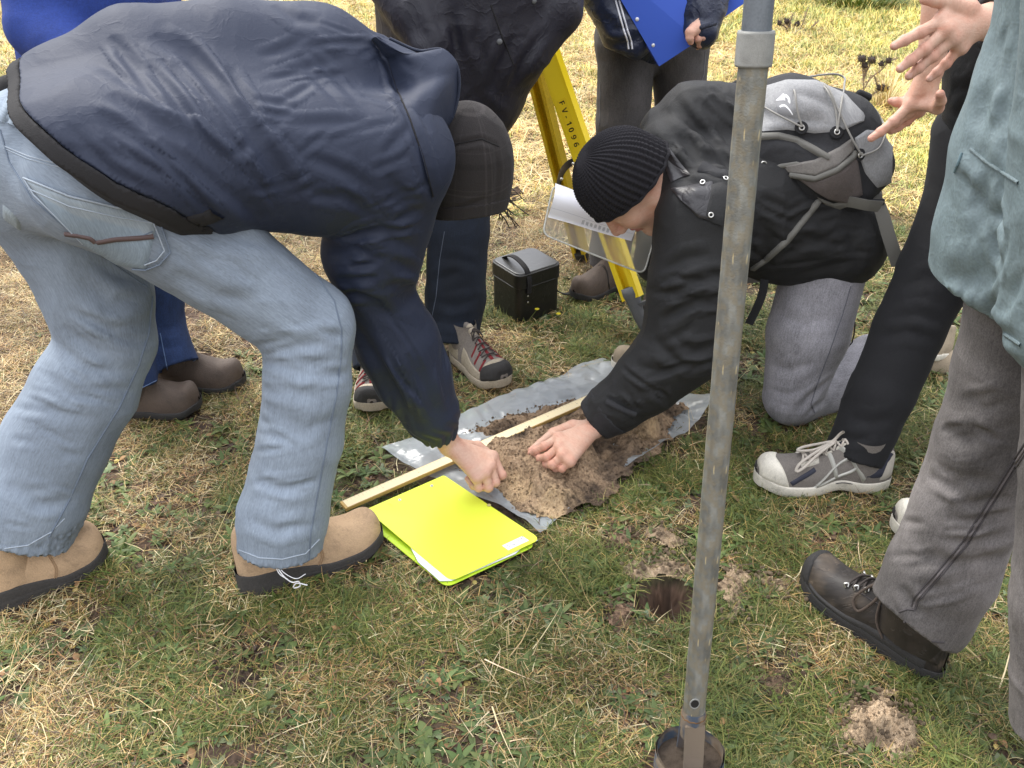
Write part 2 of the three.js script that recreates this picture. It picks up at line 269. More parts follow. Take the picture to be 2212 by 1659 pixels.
const T = {
  denim: tex(512, 512, (u, v) => 0.76 + 0.03 * pn(u, v, 56, 5, 1) + 0.075 * pn(u, v, 100, 9, 2) + 0.10 * pn(u, v, 180, 50, 3) + 0.1 * pf(u, v, 4, 17) + 0.05 * Math.sin((u * 64 + v * 64) * Math.PI * 2), 0.14, 0.22),
  denimB: tex(512, 512, (u, v) => 0.6 + 0.07 * pn(u, v, 60, 14, 4) + 0.16 * pn(u, v, 150, 110, 3) + 0.16 * pf(u, v, 5, 9), 0.14, 0.22),
  crinkle: tex(512, 512, (u, v) => { const a = pf(u, v, 4, 11), b = pf(u + 0.2 * a, v, 5, 21, 5); return 0.35 + 0.3 * Math.exp(-Math.abs(a) * 16) + 0.16 * Math.exp(-Math.abs(b) * 14) + 0.35 * a + 0.04 * pn(u, v, 128, 128, 4); }, 0.26, 0.26),
  weave: tex(256, 256, (u, v) => 0.5 + 0.16 * Math.sin(u * 2 * Math.PI * 48) * Math.sin(v * 2 * Math.PI * 48) + 0.25 * pn(u, v, 70, 70, 2) + 0.2 * pf(u, v, 6, 5), 0.07, 0.07),
  cloth: tex(256, 256, (u, v) => 0.86 + 0.12 * pn(u, v, 64, 64, 8) + 0.12 * pf(u, v, 4, 6), 0.16, 0.16),
  suede: tex(256, 256, (u, v) => { const s = pf(u, v, 4, 31), t = pn(u, v, 90, 90, 3); return 0.86 + 0.26 * s + 0.09 * t - 0.12 * sstep(0.28, 0.42, pf(u, v, 9, 77)); }, 0.16, 0.16),
  skin: tex(256, 256, (u, v) => { const a = pf(u, v, 5, 3), b = pn(u, v, 60, 60, 4), c = pf(u, v, 12, 14); return [0.95 + 0.04 * b + 0.04 * a, 0.88 + 0.16 * a + 0.06 * b + 0.09 * c, 0.85 + 0.2 * a + 0.06 * b + 0.11 * c]; }, 0.12, 0.12),
  skinB: tex(256, 256, (u, v) => 0.5 + 0.3 * pn(u, v, 60, 60, 5) + 0.35 * (0.5 - Math.abs(pf(u, v, 14, 6)) * 3), 0.06, 0.06),
  zinc: tex(512, 512, (u, v) => { const a = pf(u, v, 6, 41, 5), b = pn(u, v, 24, 8, 6), m = pf(u, v, 16, 51, 4), sc = sstep(0.62, 0.9, pn(u, v, 16, 5, 61)) * sstep(0.1, 0.5, pn(u, v, 60, 12, 62)); const k = 0.47 + 0.12 * a + 0.05 * b; const mud = sstep(-0.25, 0.35, m) * 0.5; return [lerp(k, 0.53, mud) + 0.25 * sc, lerp(k * 1.0, 0.485, mud) + 0.2 * sc, lerp(k * 0.95, 0.395, mud) + 0.1 * sc]; }, 0.11, 0.15, true),
  wood: tex(512, 128, (u, v) => { const g = pn(u, v, 6, 24, 3) + 0.6 * pn(u, v, 14, 60, 4), k = 0.9 + 0.13 * g + 0.05 * pn(u, v, 90, 120, 5); return [0.87 * k, 0.72 * k, 0.44 * k]; }, 0.4, 0.05, true),
  leather: tex(256, 256, (u, v) => { const c = pf(u, v, 7, 12), s = sstep(0.3, 0.42, pf(u, v, 13, 15)); return 0.7 + 0.35 * c + 0.6 * s; }, 0.12, 0.12),
  grit: tex(256, 256, (u, v) => 0.5 + 0.35 * pn(u, v, 70, 70, 5) + 0.25 * pn(u, v, 34, 34, 6) + 0.3 * pf(u, v, 5, 7), 0.07, 0.07),
  soilmap: tex(512, 512, (u, v) => { const a = pf(u, v, 5, 3, 5), b = pn(u, v, 120, 120, 4), c = pn(u, v, 60, 60, 9); const k = 0.8 + 0.5 * a + 0.25 * b + 0.2 * c; return [k, k * 0.97, k * 0.93]; }, 0.3, 0.3),
  film: tex(512, 512, (u, v) => { const a = pf(u, v, 3, 91, 5), b = pf(u, v, 7, 95, 4); return 0.5 + 0.5 * (1 - Math.abs(a) * 4) * 0.6 + 0.3 * b; }, 0.35, 0.35),
  meshKnit: tex(256, 256, (u, v) => { const s = Math.sin(u * 2 * Math.PI * 22), t = Math.sin((v + (Math.floor(u * 22) % 2) * 0.5 / 22) * 2 * Math.PI * 22); return 0.72 + 0.28 * (s * t < -0.25 ? -1 : 0.6) + 0.1 * pn(u, v, 30, 30, 5); }, 0.045, 0.045),
  lawn: tex(512, 512, (u, v) => { const a = pn(u, v, 110, 110, 4), b = pf(u, v, 8, 3, 5), c = pn(u, v, 200, 200, 7); return 0.75 + 0.3 * a + 0.5 * b + 0.2 * c; }, 0.9, 0.9),
};
T.plaid = tex(512, 512, (u, v) => {
  const ln = (t, c, w) => 1 - sstep(w * 0.6, w, Math.abs(((t - c + 0.5) % 1 + 1) % 1 - 0.5)); let k = 0.55 + 0.1 * pn(u, v, 120, 120, 3);
  for (const [c, w, a] of [[0.2, 0.018, 0.55], [0.28, 0.012, 0.4], [0.62, 0.05, -0.2], [0.8, 0.01, 0.35]]) k += 0.55 * a * (ln(u, c, w) + ln(v, c + 0.1, w));
  return [k * 1.05, k, k * 0.95];
}, 0.14, 0.14);
const col = (r, g, b) => new THREE.Color().setRGB(r, g, b);
const mat = (c, o = {}) => new THREE.MeshPhysicalMaterial({ color: col(...c), roughness: 0.85, ...o });
const M = {
  nylonNavy: mat([0.020, 0.0265, 0.050], { roughness: 0.66, bumpMap: T.crinkle, bumpScale: 0.0014, sheen: 0.3, sheenRoughness: 0.5, sheenColor: col(0.27, 0.31, 0.38), specularIntensity: 0.7 }),
  hemBlack: mat([0.013, 0.012, 0.013], { roughness: 0.9, bumpMap: T.weave, bumpScale: 0.0006 }),
  denim: mat([1, 1, 1], { roughness: 0.92, map: T.denim, bumpMap: T.denim, bumpScale: 0.0001, vertexColors: true }),
  denimDark: mat([1, 1, 1], { roughness: 0.92, map: T.denimB, bumpMap: T.denimB, bumpScale: 0.0002, vertexColors: true }),
  capCloth: mat([0.038, 0.034, 0.036], { roughness: 0.95, map: T.plaid, bumpMap: T.weave, bumpScale: 0.0006, sheen: 0.3, sheenColor: col(0.2, 0.18, 0.17) }),
  blackCloth: mat([0.0125, 0.0125, 0.0135], { roughness: 0.72, map: T.cloth, bumpMap: T.weave, bumpScale: 0.0008, sheen: 0.16, sheenRoughness: 0.6, sheenColor: col(0.16, 0.16, 0.18) }),
  blackTrouser: mat([0.012, 0.012, 0.014], { roughness: 0.95, map: T.cloth, bumpMap: T.denimB, bumpScale: 0.0003, sheen: 0.1, sheenColor: col(0.1, 0.1, 0.1) }),
  plumNavy: mat([0.010, 0.0095, 0.019], { roughness: 0.6, map: T.cloth, bumpMap: T.crinkle, bumpScale: 0.003, sheen: 0.1, sheenColor: col(0.16, 0.12, 0.18) }),
  navyShell: mat([0.012, 0.017, 0.04], { roughness: 0.4, bumpMap: T.crinkle, bumpScale: 0.004, sheen: 0.3, sheenColor: col(0.15, 0.2, 0.3) }),
  royal: mat([0.02, 0.05, 0.25], { roughness: 0.9, map: T.cloth, bumpMap: T.weave, bumpScale: 0.001, sheen: 0.2, sheenColor: col(0.1, 0.15, 0.5) }),
  teal: mat([0.19, 0.25, 0.268], { roughness: 0.62, map: T.cloth, bumpMap: T.crinkle, bumpScale: 0.0012 }),
  tan: mat([0.57, 0.39, 0.24], { roughness: 0.95, map: T.suede, bumpMap: T.grit, bumpScale: 0.0006 }),
  brownBoot: mat([0.11, 0.08, 0.062], { roughness: 0.75, map: T.suede, bumpMap: T.grit, bumpScale: 0.0006 }),
  dustyLeather: mat([1, 1, 1], { roughness: 0.56, map: T.leather, bumpMap: T.leather, bumpScale: 0.0014, vertexColors: true }),
  darkLeather: mat([0.036, 0.029, 0.025], { roughness: 0.5, map: T.leather, bumpMap: T.leather, bumpScale: 0.0012 }),
  caseLeather: mat([0.016, 0.015, 0.014], { roughness: 0.4, map: T.leather, bumpMap: T.leather, bumpScale: 0.0008 }),
  rubber: mat([0.035, 0.033, 0.032], { roughness: 0.8, bumpMap: T.grit, bumpScale: 0.0006 }),
  rubberGrey: mat([0.06, 0.055, 0.052], { roughness: 0.85, map: T.cloth, bumpMap: T.grit, bumpScale: 0.0006 }),
  foam: mat([0.76, 0.71, 0.61], { roughness: 0.8, map: T.suede }),
  sandPanel: mat([0.47, 0.4, 0.3], { roughness: 0.9, map: T.cloth }),
  taupe: mat([0.27, 0.235, 0.205], { roughness: 0.95, map: T.cloth, bumpMap: T.weave, bumpScale: 0.0008 }),
  knit: mat([0.27, 0.24, 0.215], { roughness: 0.95, map: T.meshKnit, bumpMap: T.meshKnit, bumpScale: 0.001 }),
  lace: mat([0.6, 0.54, 0.47], { roughness: 0.95, bumpMap: T.weave, bumpScale: 0.0008 }),
  laceDark: mat([0.05, 0.04, 0.036], { roughness: 0.9 }), laceRed: mat([0.2, 0.022, 0.025], { roughness: 0.9 }),
  silver: mat([0.42, 0.41, 0.37], { roughness: 0.45, metalness: 0.3 }), inkNavy: mat([0.03, 0.032, 0.05], { roughness: 0.7 }),
  skin: mat([1, 1, 1], { roughness: 0.52, map: T.skin, bumpMap: T.skinB, bumpScale: 0.0004, vertexColors: true, specularIntensity: 0.7, sheen: 0.15, sheenColor: col(0.6, 0.4, 0.35) }),
  hair: mat([0.022, 0.013, 0.008], { roughness: 0.5 }),
  beanie: mat([0.0095, 0.0085, 0.0115], { roughness: 1, sheen: 0.25, sheenRoughness: 0.8, sheenColor: col(0.12, 0.11, 0.15), bumpMap: T.weave, bumpScale: 0.001 }),
  zinc: mat([1, 1, 1], { roughness: 0.6, metalness: 0.25, map: T.zinc, bumpMap: T.grit, bumpScale: 0.0004 }),
  zincSmooth: mat([0.36, 0.36, 0.34], { roughness: 0.5, metalness: 0.35, map: T.cloth, bumpMap: T.grit, bumpScale: 0.0003 }),
  steelBlue: mat([0.17, 0.19, 0.215], { roughness: 0.5, metalness: 0.4, map: T.suede }),
  augerMud: mat([1, 1, 1], { roughness: 0.9, vertexColors: true, bumpMap: T.grit, bumpScale: 0.0012 }),
  metal: mat([0.62, 0.61, 0.58], { roughness: 0.3, metalness: 0.9 }), whiteMetal: mat([0.8, 0.8, 0.78], { roughness: 0.4, metalness: 0.3 }),
  dark: mat([0.01, 0.009, 0.008]),
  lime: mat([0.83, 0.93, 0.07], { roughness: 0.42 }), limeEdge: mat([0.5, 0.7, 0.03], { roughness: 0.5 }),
  paper: mat([0.82, 0.82, 0.84], { roughness: 0.9 }),
  wood: mat([0.9, 0.88, 0.82], { roughness: 0.7, map: T.wood }),
  film: mat([0.80, 0.86, 0.9], { roughness: 0.28, transmission: 0.68, thickness: 0, bumpMap: T.film, bumpScale: 0.007, specularIntensity: 1, ior: 1.5 }),
  acrylic: mat([0.88, 0.87, 0.80], { roughness: 0.36, transmission: 0.86, thickness: 0, ior: 1.49 }),
  acrylicEdge: mat([0.75, 0.75, 0.7], { roughness: 0.3, transmission: 0.3 }),
  yellow: mat([0.9, 0.66, 0.015], { roughness: 0.42 }), yellowDark: mat([0.8, 0.56, 0.015], { roughness: 0.5, map: T.cloth }),
  greyPlastic: mat([0.13, 0.135, 0.14], { roughness: 0.55, map: T.cloth }), bluePlastic: mat([0.05, 0.125, 0.60], { roughness: 0.5 }), bluePlasticDark: mat([0.012, 0.03, 0.2], { roughness: 0.4 }),
  packGrey: mat([0.33, 0.33, 0.335], { roughness: 0.75, map: T.cloth, bumpMap: T.weave, bumpScale: 0.0008 }), packBlack: mat([0.022, 0.022, 0.025], { roughness: 0.8, map: T.cloth, bumpMap: T.weave, bumpScale: 0.001 }),
  packMesh: mat([0.115, 0.095, 0.088], { roughness: 0.8, map: T.cloth, bumpMap: T.weave, bumpScale: 0.001 }), strap: mat([0.15, 0.145, 0.13], { roughness: 0.85, bumpMap: T.weave, bumpScale: 0.0008 }), cord: mat([0.27, 0.26, 0.24], { roughness: 0.8 }),
  packMeshLight: mat([0.2, 0.185, 0.17], { roughness: 0.8, map: T.cloth, bumpMap: T.weave, bumpScale: 0.001 }),
  soil: mat([1, 1, 1], { roughness: 1, map: T.soilmap, bumpMap: T.grit, bumpScale: 0.003, vertexColors: true }),
  ground: mat([1, 1, 1], { roughness: 1, map: T.lawn, bumpMap: T.lawn, bumpScale: 0.012, vertexColors: true }),
  blade: mat([1, 1, 1], { roughness: 0.55, transmission: 0.0, vertexColors: true, side: THREE.DoubleSide, specularIntensity: 0.5 }),
  stem: mat([0.27, 0.2, 0.15], { roughness: 1 }), stemPale: mat([0.42, 0.34, 0.2], { roughness: 1 }), seedHead: mat([0.045, 0.032, 0.027], { roughness: 1 }),
};
// ------------------------------------------------------------------ the ground: dryness and bare soil over the field
const ZONES = [[60,560,.95,.1],[30,700,.9,.25],[60,850,.95,.15],[20,960,.75,.4],[20,400,.85,.3],[20,60,.62,.4],[20,200,.7,.3],[450,740,.8,.5],[550,780,.7,.75],[470,960,.85,.35],[420,1000,.8,.55],[500,900,.8,.3],[330,1000,.6,.55],[400,1150,.4,.45],[300,1200,.4,.45],[350,1300,.3,.55],[200,1350,.6,.5],[100,1450,.75,.35],[50,1600,.65,.35],[300,1450,.6,.45],[300,1600,.5,.35],[500,1400,.5,.5],[500,1600,.45,.3],[700,1300,.35,.25],[700,1500,.42,.35],[900,1400,.3,.25],[900,1600,.4,.25],[1100,1300,.28,.2],[1200,1500,.32,.25],[1100,1620,.32,.25],[1300,1250,.35,.35],[1400,1450,.3,.25],[1350,1600,.4,.45],[1650,1150,.28,.3],[1700,1450,.35,.4],[1600,1550,.3,.25],[1800,1620,.35,.35],[2100,1450,.2,.2],[2150,1620,.25,.35],[2100,1300,.2,.2],[1600,900,.28,.2],[1600,1050,.32,.25],[1850,1150,.32,.2],[1950,1080,.3,.2],[2030,900,.35,.2],[2000,1000,.2,.1],[760,950,.18,.25],[750,1020,.18,.35],[740,850,.35,.25],[1150,760,.28,.2],[1250,730,.25,.2],[1130,850,.35,.4],[1200,700,.3,.25],[1060,720,.5,.35],[1250,600,.5,.2],[1200,560,.85,.35],[1130,480,.92,.2],[1100,560,.88,.5],[1150,400,.97,.2],[1120,300,.97,.1],[1250,150,.92,.1],[1230,60,.8,.2],[1600,130,.88,.1],[1560,200,.92,.1],[1720,40,.3,.1],[1800,100,.35,.1],[1900,50,.3,.1],[1750,160,.6,.1],[1850,230,.55,.1],[1960,300,.5,.1],[1980,450,.65,.1],[1960,560,.4,.1],[1900,650,.35,.1],[1860,700,.32,.1],[2050,60,.35,.05],[1600,20,.5,.1], [700, 620, .9, .2], [450, 500, .9, .2], [900, 560, .9, .3]]
  .map(q => { const p = G(q[0], q[1]); return [p.x, p.z, q[2], q[3]]; });
function field(x, z) {
  let a = 0, b = 0, w = 0;
  for (const q of ZONES) { const dx = x - q[0], dz = z - q[1], s = 1 + 0.10 * (Math.abs(q[1]) - 1.5), k = 1 / (0.004 + (dx * dx + dz * dz) / (s * s)) ** 1.6; a += k * q[2]; b += k * q[3]; w += k; }
  const n = fbm(x * 5, z * 5, 3.3, 3), m = fbm(x * 11 + 40, z * 11, 8.1, 3);
  return [clamp(a / w + 0.5 * n), clamp(b / w * 1.0 + 0.95 * m)];
}
const coverAt = (x, z) => { const q = fbm(x * 9 + 3, z * 9, 21, 3) + 0.6 * noise(x * 34, z * 34, 5) * 0.5; return q; };
const HOLE = G(1441, 1292), HOLE_R = 0.064;
const bumpy = (x, z) => 0.012 * fbm(x * 4, z * 4, 1.7, 3) + (z > -4.5 ? 0.010 * fbm(x * 22, z * 22, 5.2, 3) : 0);
function groundY(x, z) {
  const r = Math.hypot(x - HOLE.x, z - HOLE.z) + 0.008 * noise(x * 40, z * 40, 2);
  return bumpy(x, z) - 0.10 * (1 - sstep(HOLE_R * 0.5, HOLE_R * 1.14, r)) - 0.003;
}
{
  const axis = (c, near, fine, far, h) => { const half = sg => { const o = []; let q = 0, s = fine; while (q < far) { q += q < near && Math.abs(c + sg * q - h) < 0.1 ? 0.0045 : s; if (q > near) s *= 1.22; o.push(q); } return o; }; return [...half(-1).reverse().map(v => c - v), c, ...half(1).map(v => c + v)]; };
  const xs = axis(0.05, 1.35, 0.013, 150, HOLE.x), zs = axis(-1.75, 0.95, 0.013, 150, HOLE.z), P = [], C = [], U = [], I = [];
  for (const z of zs) for (const x of xs) {
    const y = groundY(x, z), q = Math.abs(x) < 12 && z < 3 && z > -14 ? field(x, z) : [0.6, 0.15]; P.push(x, y, z); U.push(x, z);
    const soil = clamp(q[1] * 1.4 + 0.15 + (coverAt(x, z) < -0.12 ? 0.35 : 0)), k = 0.9 + 0.3 * noise(x * 60, z * 60, 4);
    const green = [0.06, 0.06, 0.024], straw = [0.27, 0.185, 0.085], earth = [0.115, 0.072, 0.047]; const t = sstep(0.35, 0.8, q[0]);
    const far = sstep(2.6, 6, -z);
    let c = [0, 1, 2].map(i => lerp(lerp(green[i], straw[i], t), earth[i], clamp(soil - 0.35 * far)) * k);
    if (-z > 6 || z > 3 || Math.abs(x) > 12) { const t2 = sstep(0.2, 0.75, q[0]); c = [0, 1, 2].map(i => lerp([0.16, 0.17, 0.045][i], [0.42, 0.32, 0.13][i], t2)); }
    if (y < -0.022) c = [0.17, 0.105, 0.07].map(v => v * k);
    C.push(...c);
  }
  const n = xs.length; for (let j = 0; j + 1 < zs.length; j++) for (let i = 0; i + 1 < n; i++) { const a = j * n + i, b = a + 1, c = a + n, d = c + 1; I.push(a, c, b, b, c, d); }
  const g = new THREE.BufferGeometry(); g.setAttribute('position', new THREE.Float32BufferAttribute(P, 3)); g.setAttribute('color', new THREE.Float32BufferAttribute(C, 3)); g.setAttribute('uv', new THREE.Float32BufferAttribute(U, 2)); g.setIndex(I); g.computeVertexNormals();
  single('ground', g, M.ground, null, null, V(0, 0, 0), null, 'structure');
}
// places where nothing grows through: soles, sheet, folder and the like (polygons in ground metres)
const inPoly = (pts, x, z) => { let r = false; for (let i = 0, j = pts.length - 1; i < pts.length; j = i++) if ((pts[i].z > z) !== (pts[j].z > z) && x < (pts[j].x - pts[i].x) * (z - pts[i].z) / (pts[j].z - pts[i].z) + pts[i].x) r = !r; return r; };
const polyDist = (pts, x, z) => { let d = 1e9; for (let i = 0, j = pts.length - 1; i < pts.length; j = i++) { const ax = pts[j].x, az = pts[j].z, bx = pts[i].x - ax, bz = pts[i].z - az, t = clamp(((x - ax) * bx + (z - az) * bz) / (bx * bx + bz * bz + 1e-12)); d = Math.min(d, Math.hypot(x - ax - bx * t, z - az - bz * t)); } return inPoly(pts, x, z) ? d : -d; };
const SHEET = [[828, 975], [960, 920], [1300, 770], [1340, 792], [1545, 892], [1440, 965], [1390, 985], [1300, 1070], [1165, 1150], [1010, 1095], [880, 1028]].map(q => G(...q, 0.01));
const FOLDER = [[960, 1025], [1168, 1165], [975, 1255], [790, 1100]].map(q => G(...q, 0.022));
const BARE = [SHEET, FOLDER];
const DISCS = [[HOLE.x, HOLE.z, 0.07]];
const bareAt = (x, z) => BARE.some(p => inPoly(p, x, z)) || DISCS.some(d => (x - d[0]) ** 2 + (z - d[1]) ** 2 < d[2] ** 2);
// ------------------------------------------------------------------ soil heaps (height sheets with crumbs)
function heap(name, label, poly, hMax, o) { // poly: ground points; colours by place
  const b = new THREE.Box2(); for (const p of poly) b.expandByPoint(new THREE.Vector2(p.x, p.z)); b.expandByScalar(0.02);
  const st = o.step || 0.004, nx = Math.ceil((b.max.x - b.min.x) / st), nz = Math.ceil((b.max.y - b.min.y) / st), P = [], C = [], U = [], I = [], id = new Int32Array((nx + 1) * (nz + 1)).fill(-1);
  const hAt = (x, z) => {
    if (Math.hypot(x - HOLE.x, z - HOLE.z) < HOLE_R * 1.04 + 0.006 * noise(x * 60, z * 60, 3)) return null;
    const d = polyDist(poly, x, z) + 0.018 * noise(x * 30, z * 30, o.seed) + 0.008 * noise(x * 90, z * 90, o.seed); if (d < -0.004) return null;
    const nr = sstep(HOLE_R * 1.0, HOLE_R * 1.55, Math.hypot(x - HOLE.x, z - HOLE.z)), s = sstep(0, o.edge || 0.09, d) * nr, n = fbm(x * 16, z * 16, o.seed, 4), c = 1 - Math.abs(noise(x * 55, z * 55, o.seed + 3)) * 2, f = noise(x * 140, z * 140, 2), f2 = noise(x * 260, z * 260, 5);
    return (o.base ?? 0.02) * nr + hMax * s * (0.62 + 0.75 * n + (o.form ? o.form(x, z) : 0)) + (0.3 + s) * (0.0024 * c + 0.0022 * f + 0.0016 * f2) * (o.rough || 1) + 0.004 * s;
  };
  for (let j = 0; j <= nz; j++) for (let i = 0; i <= nx; i++) { const x = b.min.x + i * st, z = b.min.y + j * st, h = hAt(x, z); if (h === null) continue; id[j * (nx + 1) + i] = P.length / 3; P.push(x, bumpyOr(o, x, z) + h, z); U.push(x, z); C.push(...o.color(x, z, h)); }
  for (let j = 0; j < nz; j++) for (let i = 0; i < nx; i++) { const a = id[j * (nx + 1) + i], c = id[j * (nx + 1) + i + 1], d = id[(j + 1) * (nx + 1) + i], e = id[(j + 1) * (nx + 1) + i + 1]; if (a >= 0 && d >= 0 && c >= 0) I.push(a, d, c); if (c >= 0 && d >= 0 && e >= 0) I.push(c, d, e); }
  const g = new THREE.BufferGeometry(); g.setAttribute('position', new THREE.Float32BufferAttribute(P, 3)); g.setAttribute('color', new THREE.Float32BufferAttribute(C, 3)); g.setAttribute('uv', new THREE.Float32BufferAttribute(U, 2)); g.setIndex(I); g.computeVertexNormals();
  BARE.push(poly); const ctr = b.getCenter(new THREE.Vector2()), at = V(ctr.x, 0, ctr.y), t = thing(name, label, o.cat || 'soil heap', at, o.group);
  part(t, 'soil', g, M.soil);
  // crumbs of soil lying on and round the heap
  const q = rng(o.seed * 31 + 7), ic = new THREE.IcosahedronGeometry(1, 1), n = o.crumbs || 0, pa = ic.attributes.position, ca = new Float32Array(pa.count * 3).fill(1);
  for (let i = 0; i < pa.count; i++) { const k = 1 + 0.35 * noise(pa.getX(i) * 1.7, pa.getY(i) * 1.7, pa.getZ(i) * 1.7 + 4); pa.setXYZ(i, pa.getX(i) * k, pa.getY(i) * k * 0.8, pa.getZ(i) * k); } ic.computeVertexNormals(); ic.setAttribute('color', new THREE.BufferAttribute(ca, 3));
  if (n) {
    const im = new THREE.InstancedMesh(ic, M.soil, n), m4 = new THREE.Matrix4(); im.name = 'soil_crumbs'; im.userData.kind = 'stuff'; im.castShadow = im.receiveShadow = true;
    for (let i = 0; i < n; i++) {
      let x, z, h, tr = 0; do { x = lerp(b.min.x - 0.02, b.max.x + 0.02, q()); z = lerp(b.min.y - 0.02, b.max.y + 0.02, q()); h = hAt(x, z); } while ((h === null && polyDist(poly, x, z) < -0.035 * q() || Math.hypot(x - HOLE.x, z - HOLE.z) < HOLE_R * 1.2) && tr++ < 60);
      const s = (0.0010 + 0.0032 * q() ** 3) * (o.crumb || 1), y = bumpyOr(o, x, z) + (h === null ? (o.base ?? 0.012) + 0.002 : h); m4.compose(V(x - at.x, y + s * 0.3, z - at.z), new THREE.Quaternion().setFromEuler(new THREE.Euler(q() * 6, q() * 6, q() * 6)), V(s, s, s)); im.setMatrixAt(i, m4); const c = o.color(x, z, h || 0), k = 0.85 + 0.35 * q(); im.setColorAt(i, col(c[0] * k, c[1] * k, c[2] * k));
    }
    t.add(im);
  }
  return t;
}
const bumpyOr = (o, x, z) => o.flat ? 0 : bumpy(x, z);
const blob = (px, py, rx, ry, n = 14, s = 1) => Array.from({ length: n }, (_, i) => { const a = i / n * 6.283, k = 1 + 0.28 * noise(Math.cos(a) * 1.4 + s, Math.sin(a) * 1.4, s); return G(px + Math.cos(a) * rx * k, py + Math.sin(a) * ry * k); });
{
  const A = [0.42, 0.295, 0.19], Bc = [0.56, 0.40, 0.24], D = [0.14, 0.098, 0.068];
  const dk = [[1300, 960, .05], [1345, 1010, .075], [1330, 900, .05], [1200, 905, .05], [1100, 930, .04], [1255, 885, .05], [1290, 1065, .04], [1380, 990, .05], [1250, 1090, .035], [1460, 880, .035], [1425, 885, .03]].map(q => { const p = G(q[0], q[1], .03); return [p.x, p.z, q[2]]; });
  const lt = [[1190, 1095, .05], [1245, 1080, .04], [1100, 1060, .05], [1380, 930, .04]].map(q => { const p = G(q[0], q[1], .03); return [p.x, p.z, q[2]]; });
  const tone = (x, z) => { let k = 0; for (const q of dk) k = Math.max(k, 1 - sstep(q[2] * 0.55, q[2] * 1.25, Math.hypot(x - q[0], z - q[1]) + 0.03 * fbm(x * 30, z * 30, 4))); let l = 0; for (const q of lt) l = Math.max(l, 1 - sstep(q[2] * 0.5, q[2] * 1.3, Math.hypot(x - q[0], z - q[1]) + 0.03 * fbm(x * 30, z * 30, 9))); const n = 0.9 + 0.25 * fbm(x * 50, z * 50, 1) + 0.2 * noise(x * 260, z * 260, 3); const c = [0, 1, 2].map(i => lerp(lerp(A[i], Bc[i], l), D[i], k * (0.85 + 0.3 * noise(x * 90, z * 90, 7)))); return c.map(v => v * n); };
  const px = (...l) => l.map(q => G(q[0], q[1], 0.012));
  heap('soil_mound', 'mound of loose brown soil on the plastic sheet under the two hands', px([1000, 975], [1050, 945], [1150, 925], [1255, 880], [1345, 925], [1330, 965], [1400, 985], [1360, 1030], [1290, 1085], [1235, 1110], [1160, 1122], [1085, 1078], [1050, 1052], [1005, 1012]), 0.058, { seed: 3, flat: 1, step: 0.0032, color: tone, crumbs: 2600, crumb: 0.75, edge: 0.1, rough: 1.1, form: (x, z) => { let s = 0; for (const q of [[1310, 985, -0.75, .035], [1225, 1000, .3, .05], [1140, 1015, .15, .06], [1370, 1000, .3, .04], [1285, 955, -.4, .03]]) { const p = G(q[0], q[1], .03); s += q[2] * Math.exp(-((x - p.x) ** 2 + (z - p.z) ** 2) / (q[3] * q[3])); } return s; } });
  heap('soil_mound', 'second mound of brown soil at the sheet end beneath the black sleeve', px([1335, 925], [1345, 875], [1425, 858], [1472, 885], [1455, 925], [1430, 968], [1400, 992], [1350, 1000], [1315, 960]), 0.05, { seed: 8, flat: 1, step: 0.0032, color: tone, crumbs: 1000, crumb: 0.75, edge: 0.07 });
  heap('soil_spill', 'thin dark strip of spilled soil on the sheet behind the ruler', px([1025, 935], [1100, 905], [1160, 890], [1235, 868], [1262, 872], [1210, 895], [1120, 925], [1060, 948]), 0.010, { seed: 12, flat: 1, step: 0.004, color: (x, z) => tone(x, z).map(v => v * 0.8), crumbs: 500, crumb: 0.8, edge: 0.03, cat: 'soil' });
  const pale = (x, z) => { const n = 0.85 + 0.5 * fbm(x * 40, z * 40, 1) + 0.25 * noise(x * 180, z * 180, 3); return [0.52 * n, 0.385 * n, 0.255 * n]; }, brown = (x, z) => { const n = 0.85 + 0.5 * fbm(x * 40, z * 40, 1) + 0.25 * noise(x * 180, z * 180, 3); return [0.33 * n, 0.215 * n, 0.14 * n]; };
  const small = (l, x, y, rx, ry, h, s, c = pale, cr = 160, kind = {}) => heap('soil_heap', l, blob(x, y, rx, ry, 16, s), h, { seed: s, color: c, crumbs: cr, edge: 0.045, base: 0.006, step: 0.004, crumb: 1.25, rough: 1.8, ...kind });
  small('crumbly pale sand heap in the grass in front of the leather boot', 1900, 1572, 80, 74, 0.034, 21, pale, 420);
  small('pale sand heap along the far rim of the auger hole', 1425, 1241, 64, 25, 0.026, 24, pale, 260);
  small('small pale sand heap in the grass beyond the auger hole', 1434, 1175, 27, 19, 0.026, 26, pale, 120);
  small('faint patch of brown sand in the grass near the sheet corner', 1335, 1172, 28, 18, 0.016, 29, brown, 100);
  small('low sand patch in the grass by the toe of the leather boot', 1685, 1268, 36, 22, 0.018, 33, pale, 140);
  small('trampled sand strip on the right of the auger hole beside the pole', 1582, 1275, 22, 52, 0.015, 35, pale, 140);
  small('brown loosened soil on the near left rim of the auger hole', 1345, 1330, 22, 34, 0.016, 38, brown, 120);
  small('flat dark brown soil patch in the grass left of the leather boot', 1678, 1478, 60, 28, 0.016, 41, (x, z) => brown(x, z).map(v => v * 0.6), 120);
  small('dark lump of earth in the grass at the bottom of the picture', 505, 1478, 36, 18, 0.012, 43, (x, z) => brown(x, z).map(v => v * 0.32), 60);
  small('dark clod of dung lying on the bleached straw behind the cap', 1112, 428, 26, 9, 0.03, 47, (x, z) => brown(x, z).map(v => v * 0.3), 40, { edge: 0.04, cat: 'clod', step: 0.006 });
}
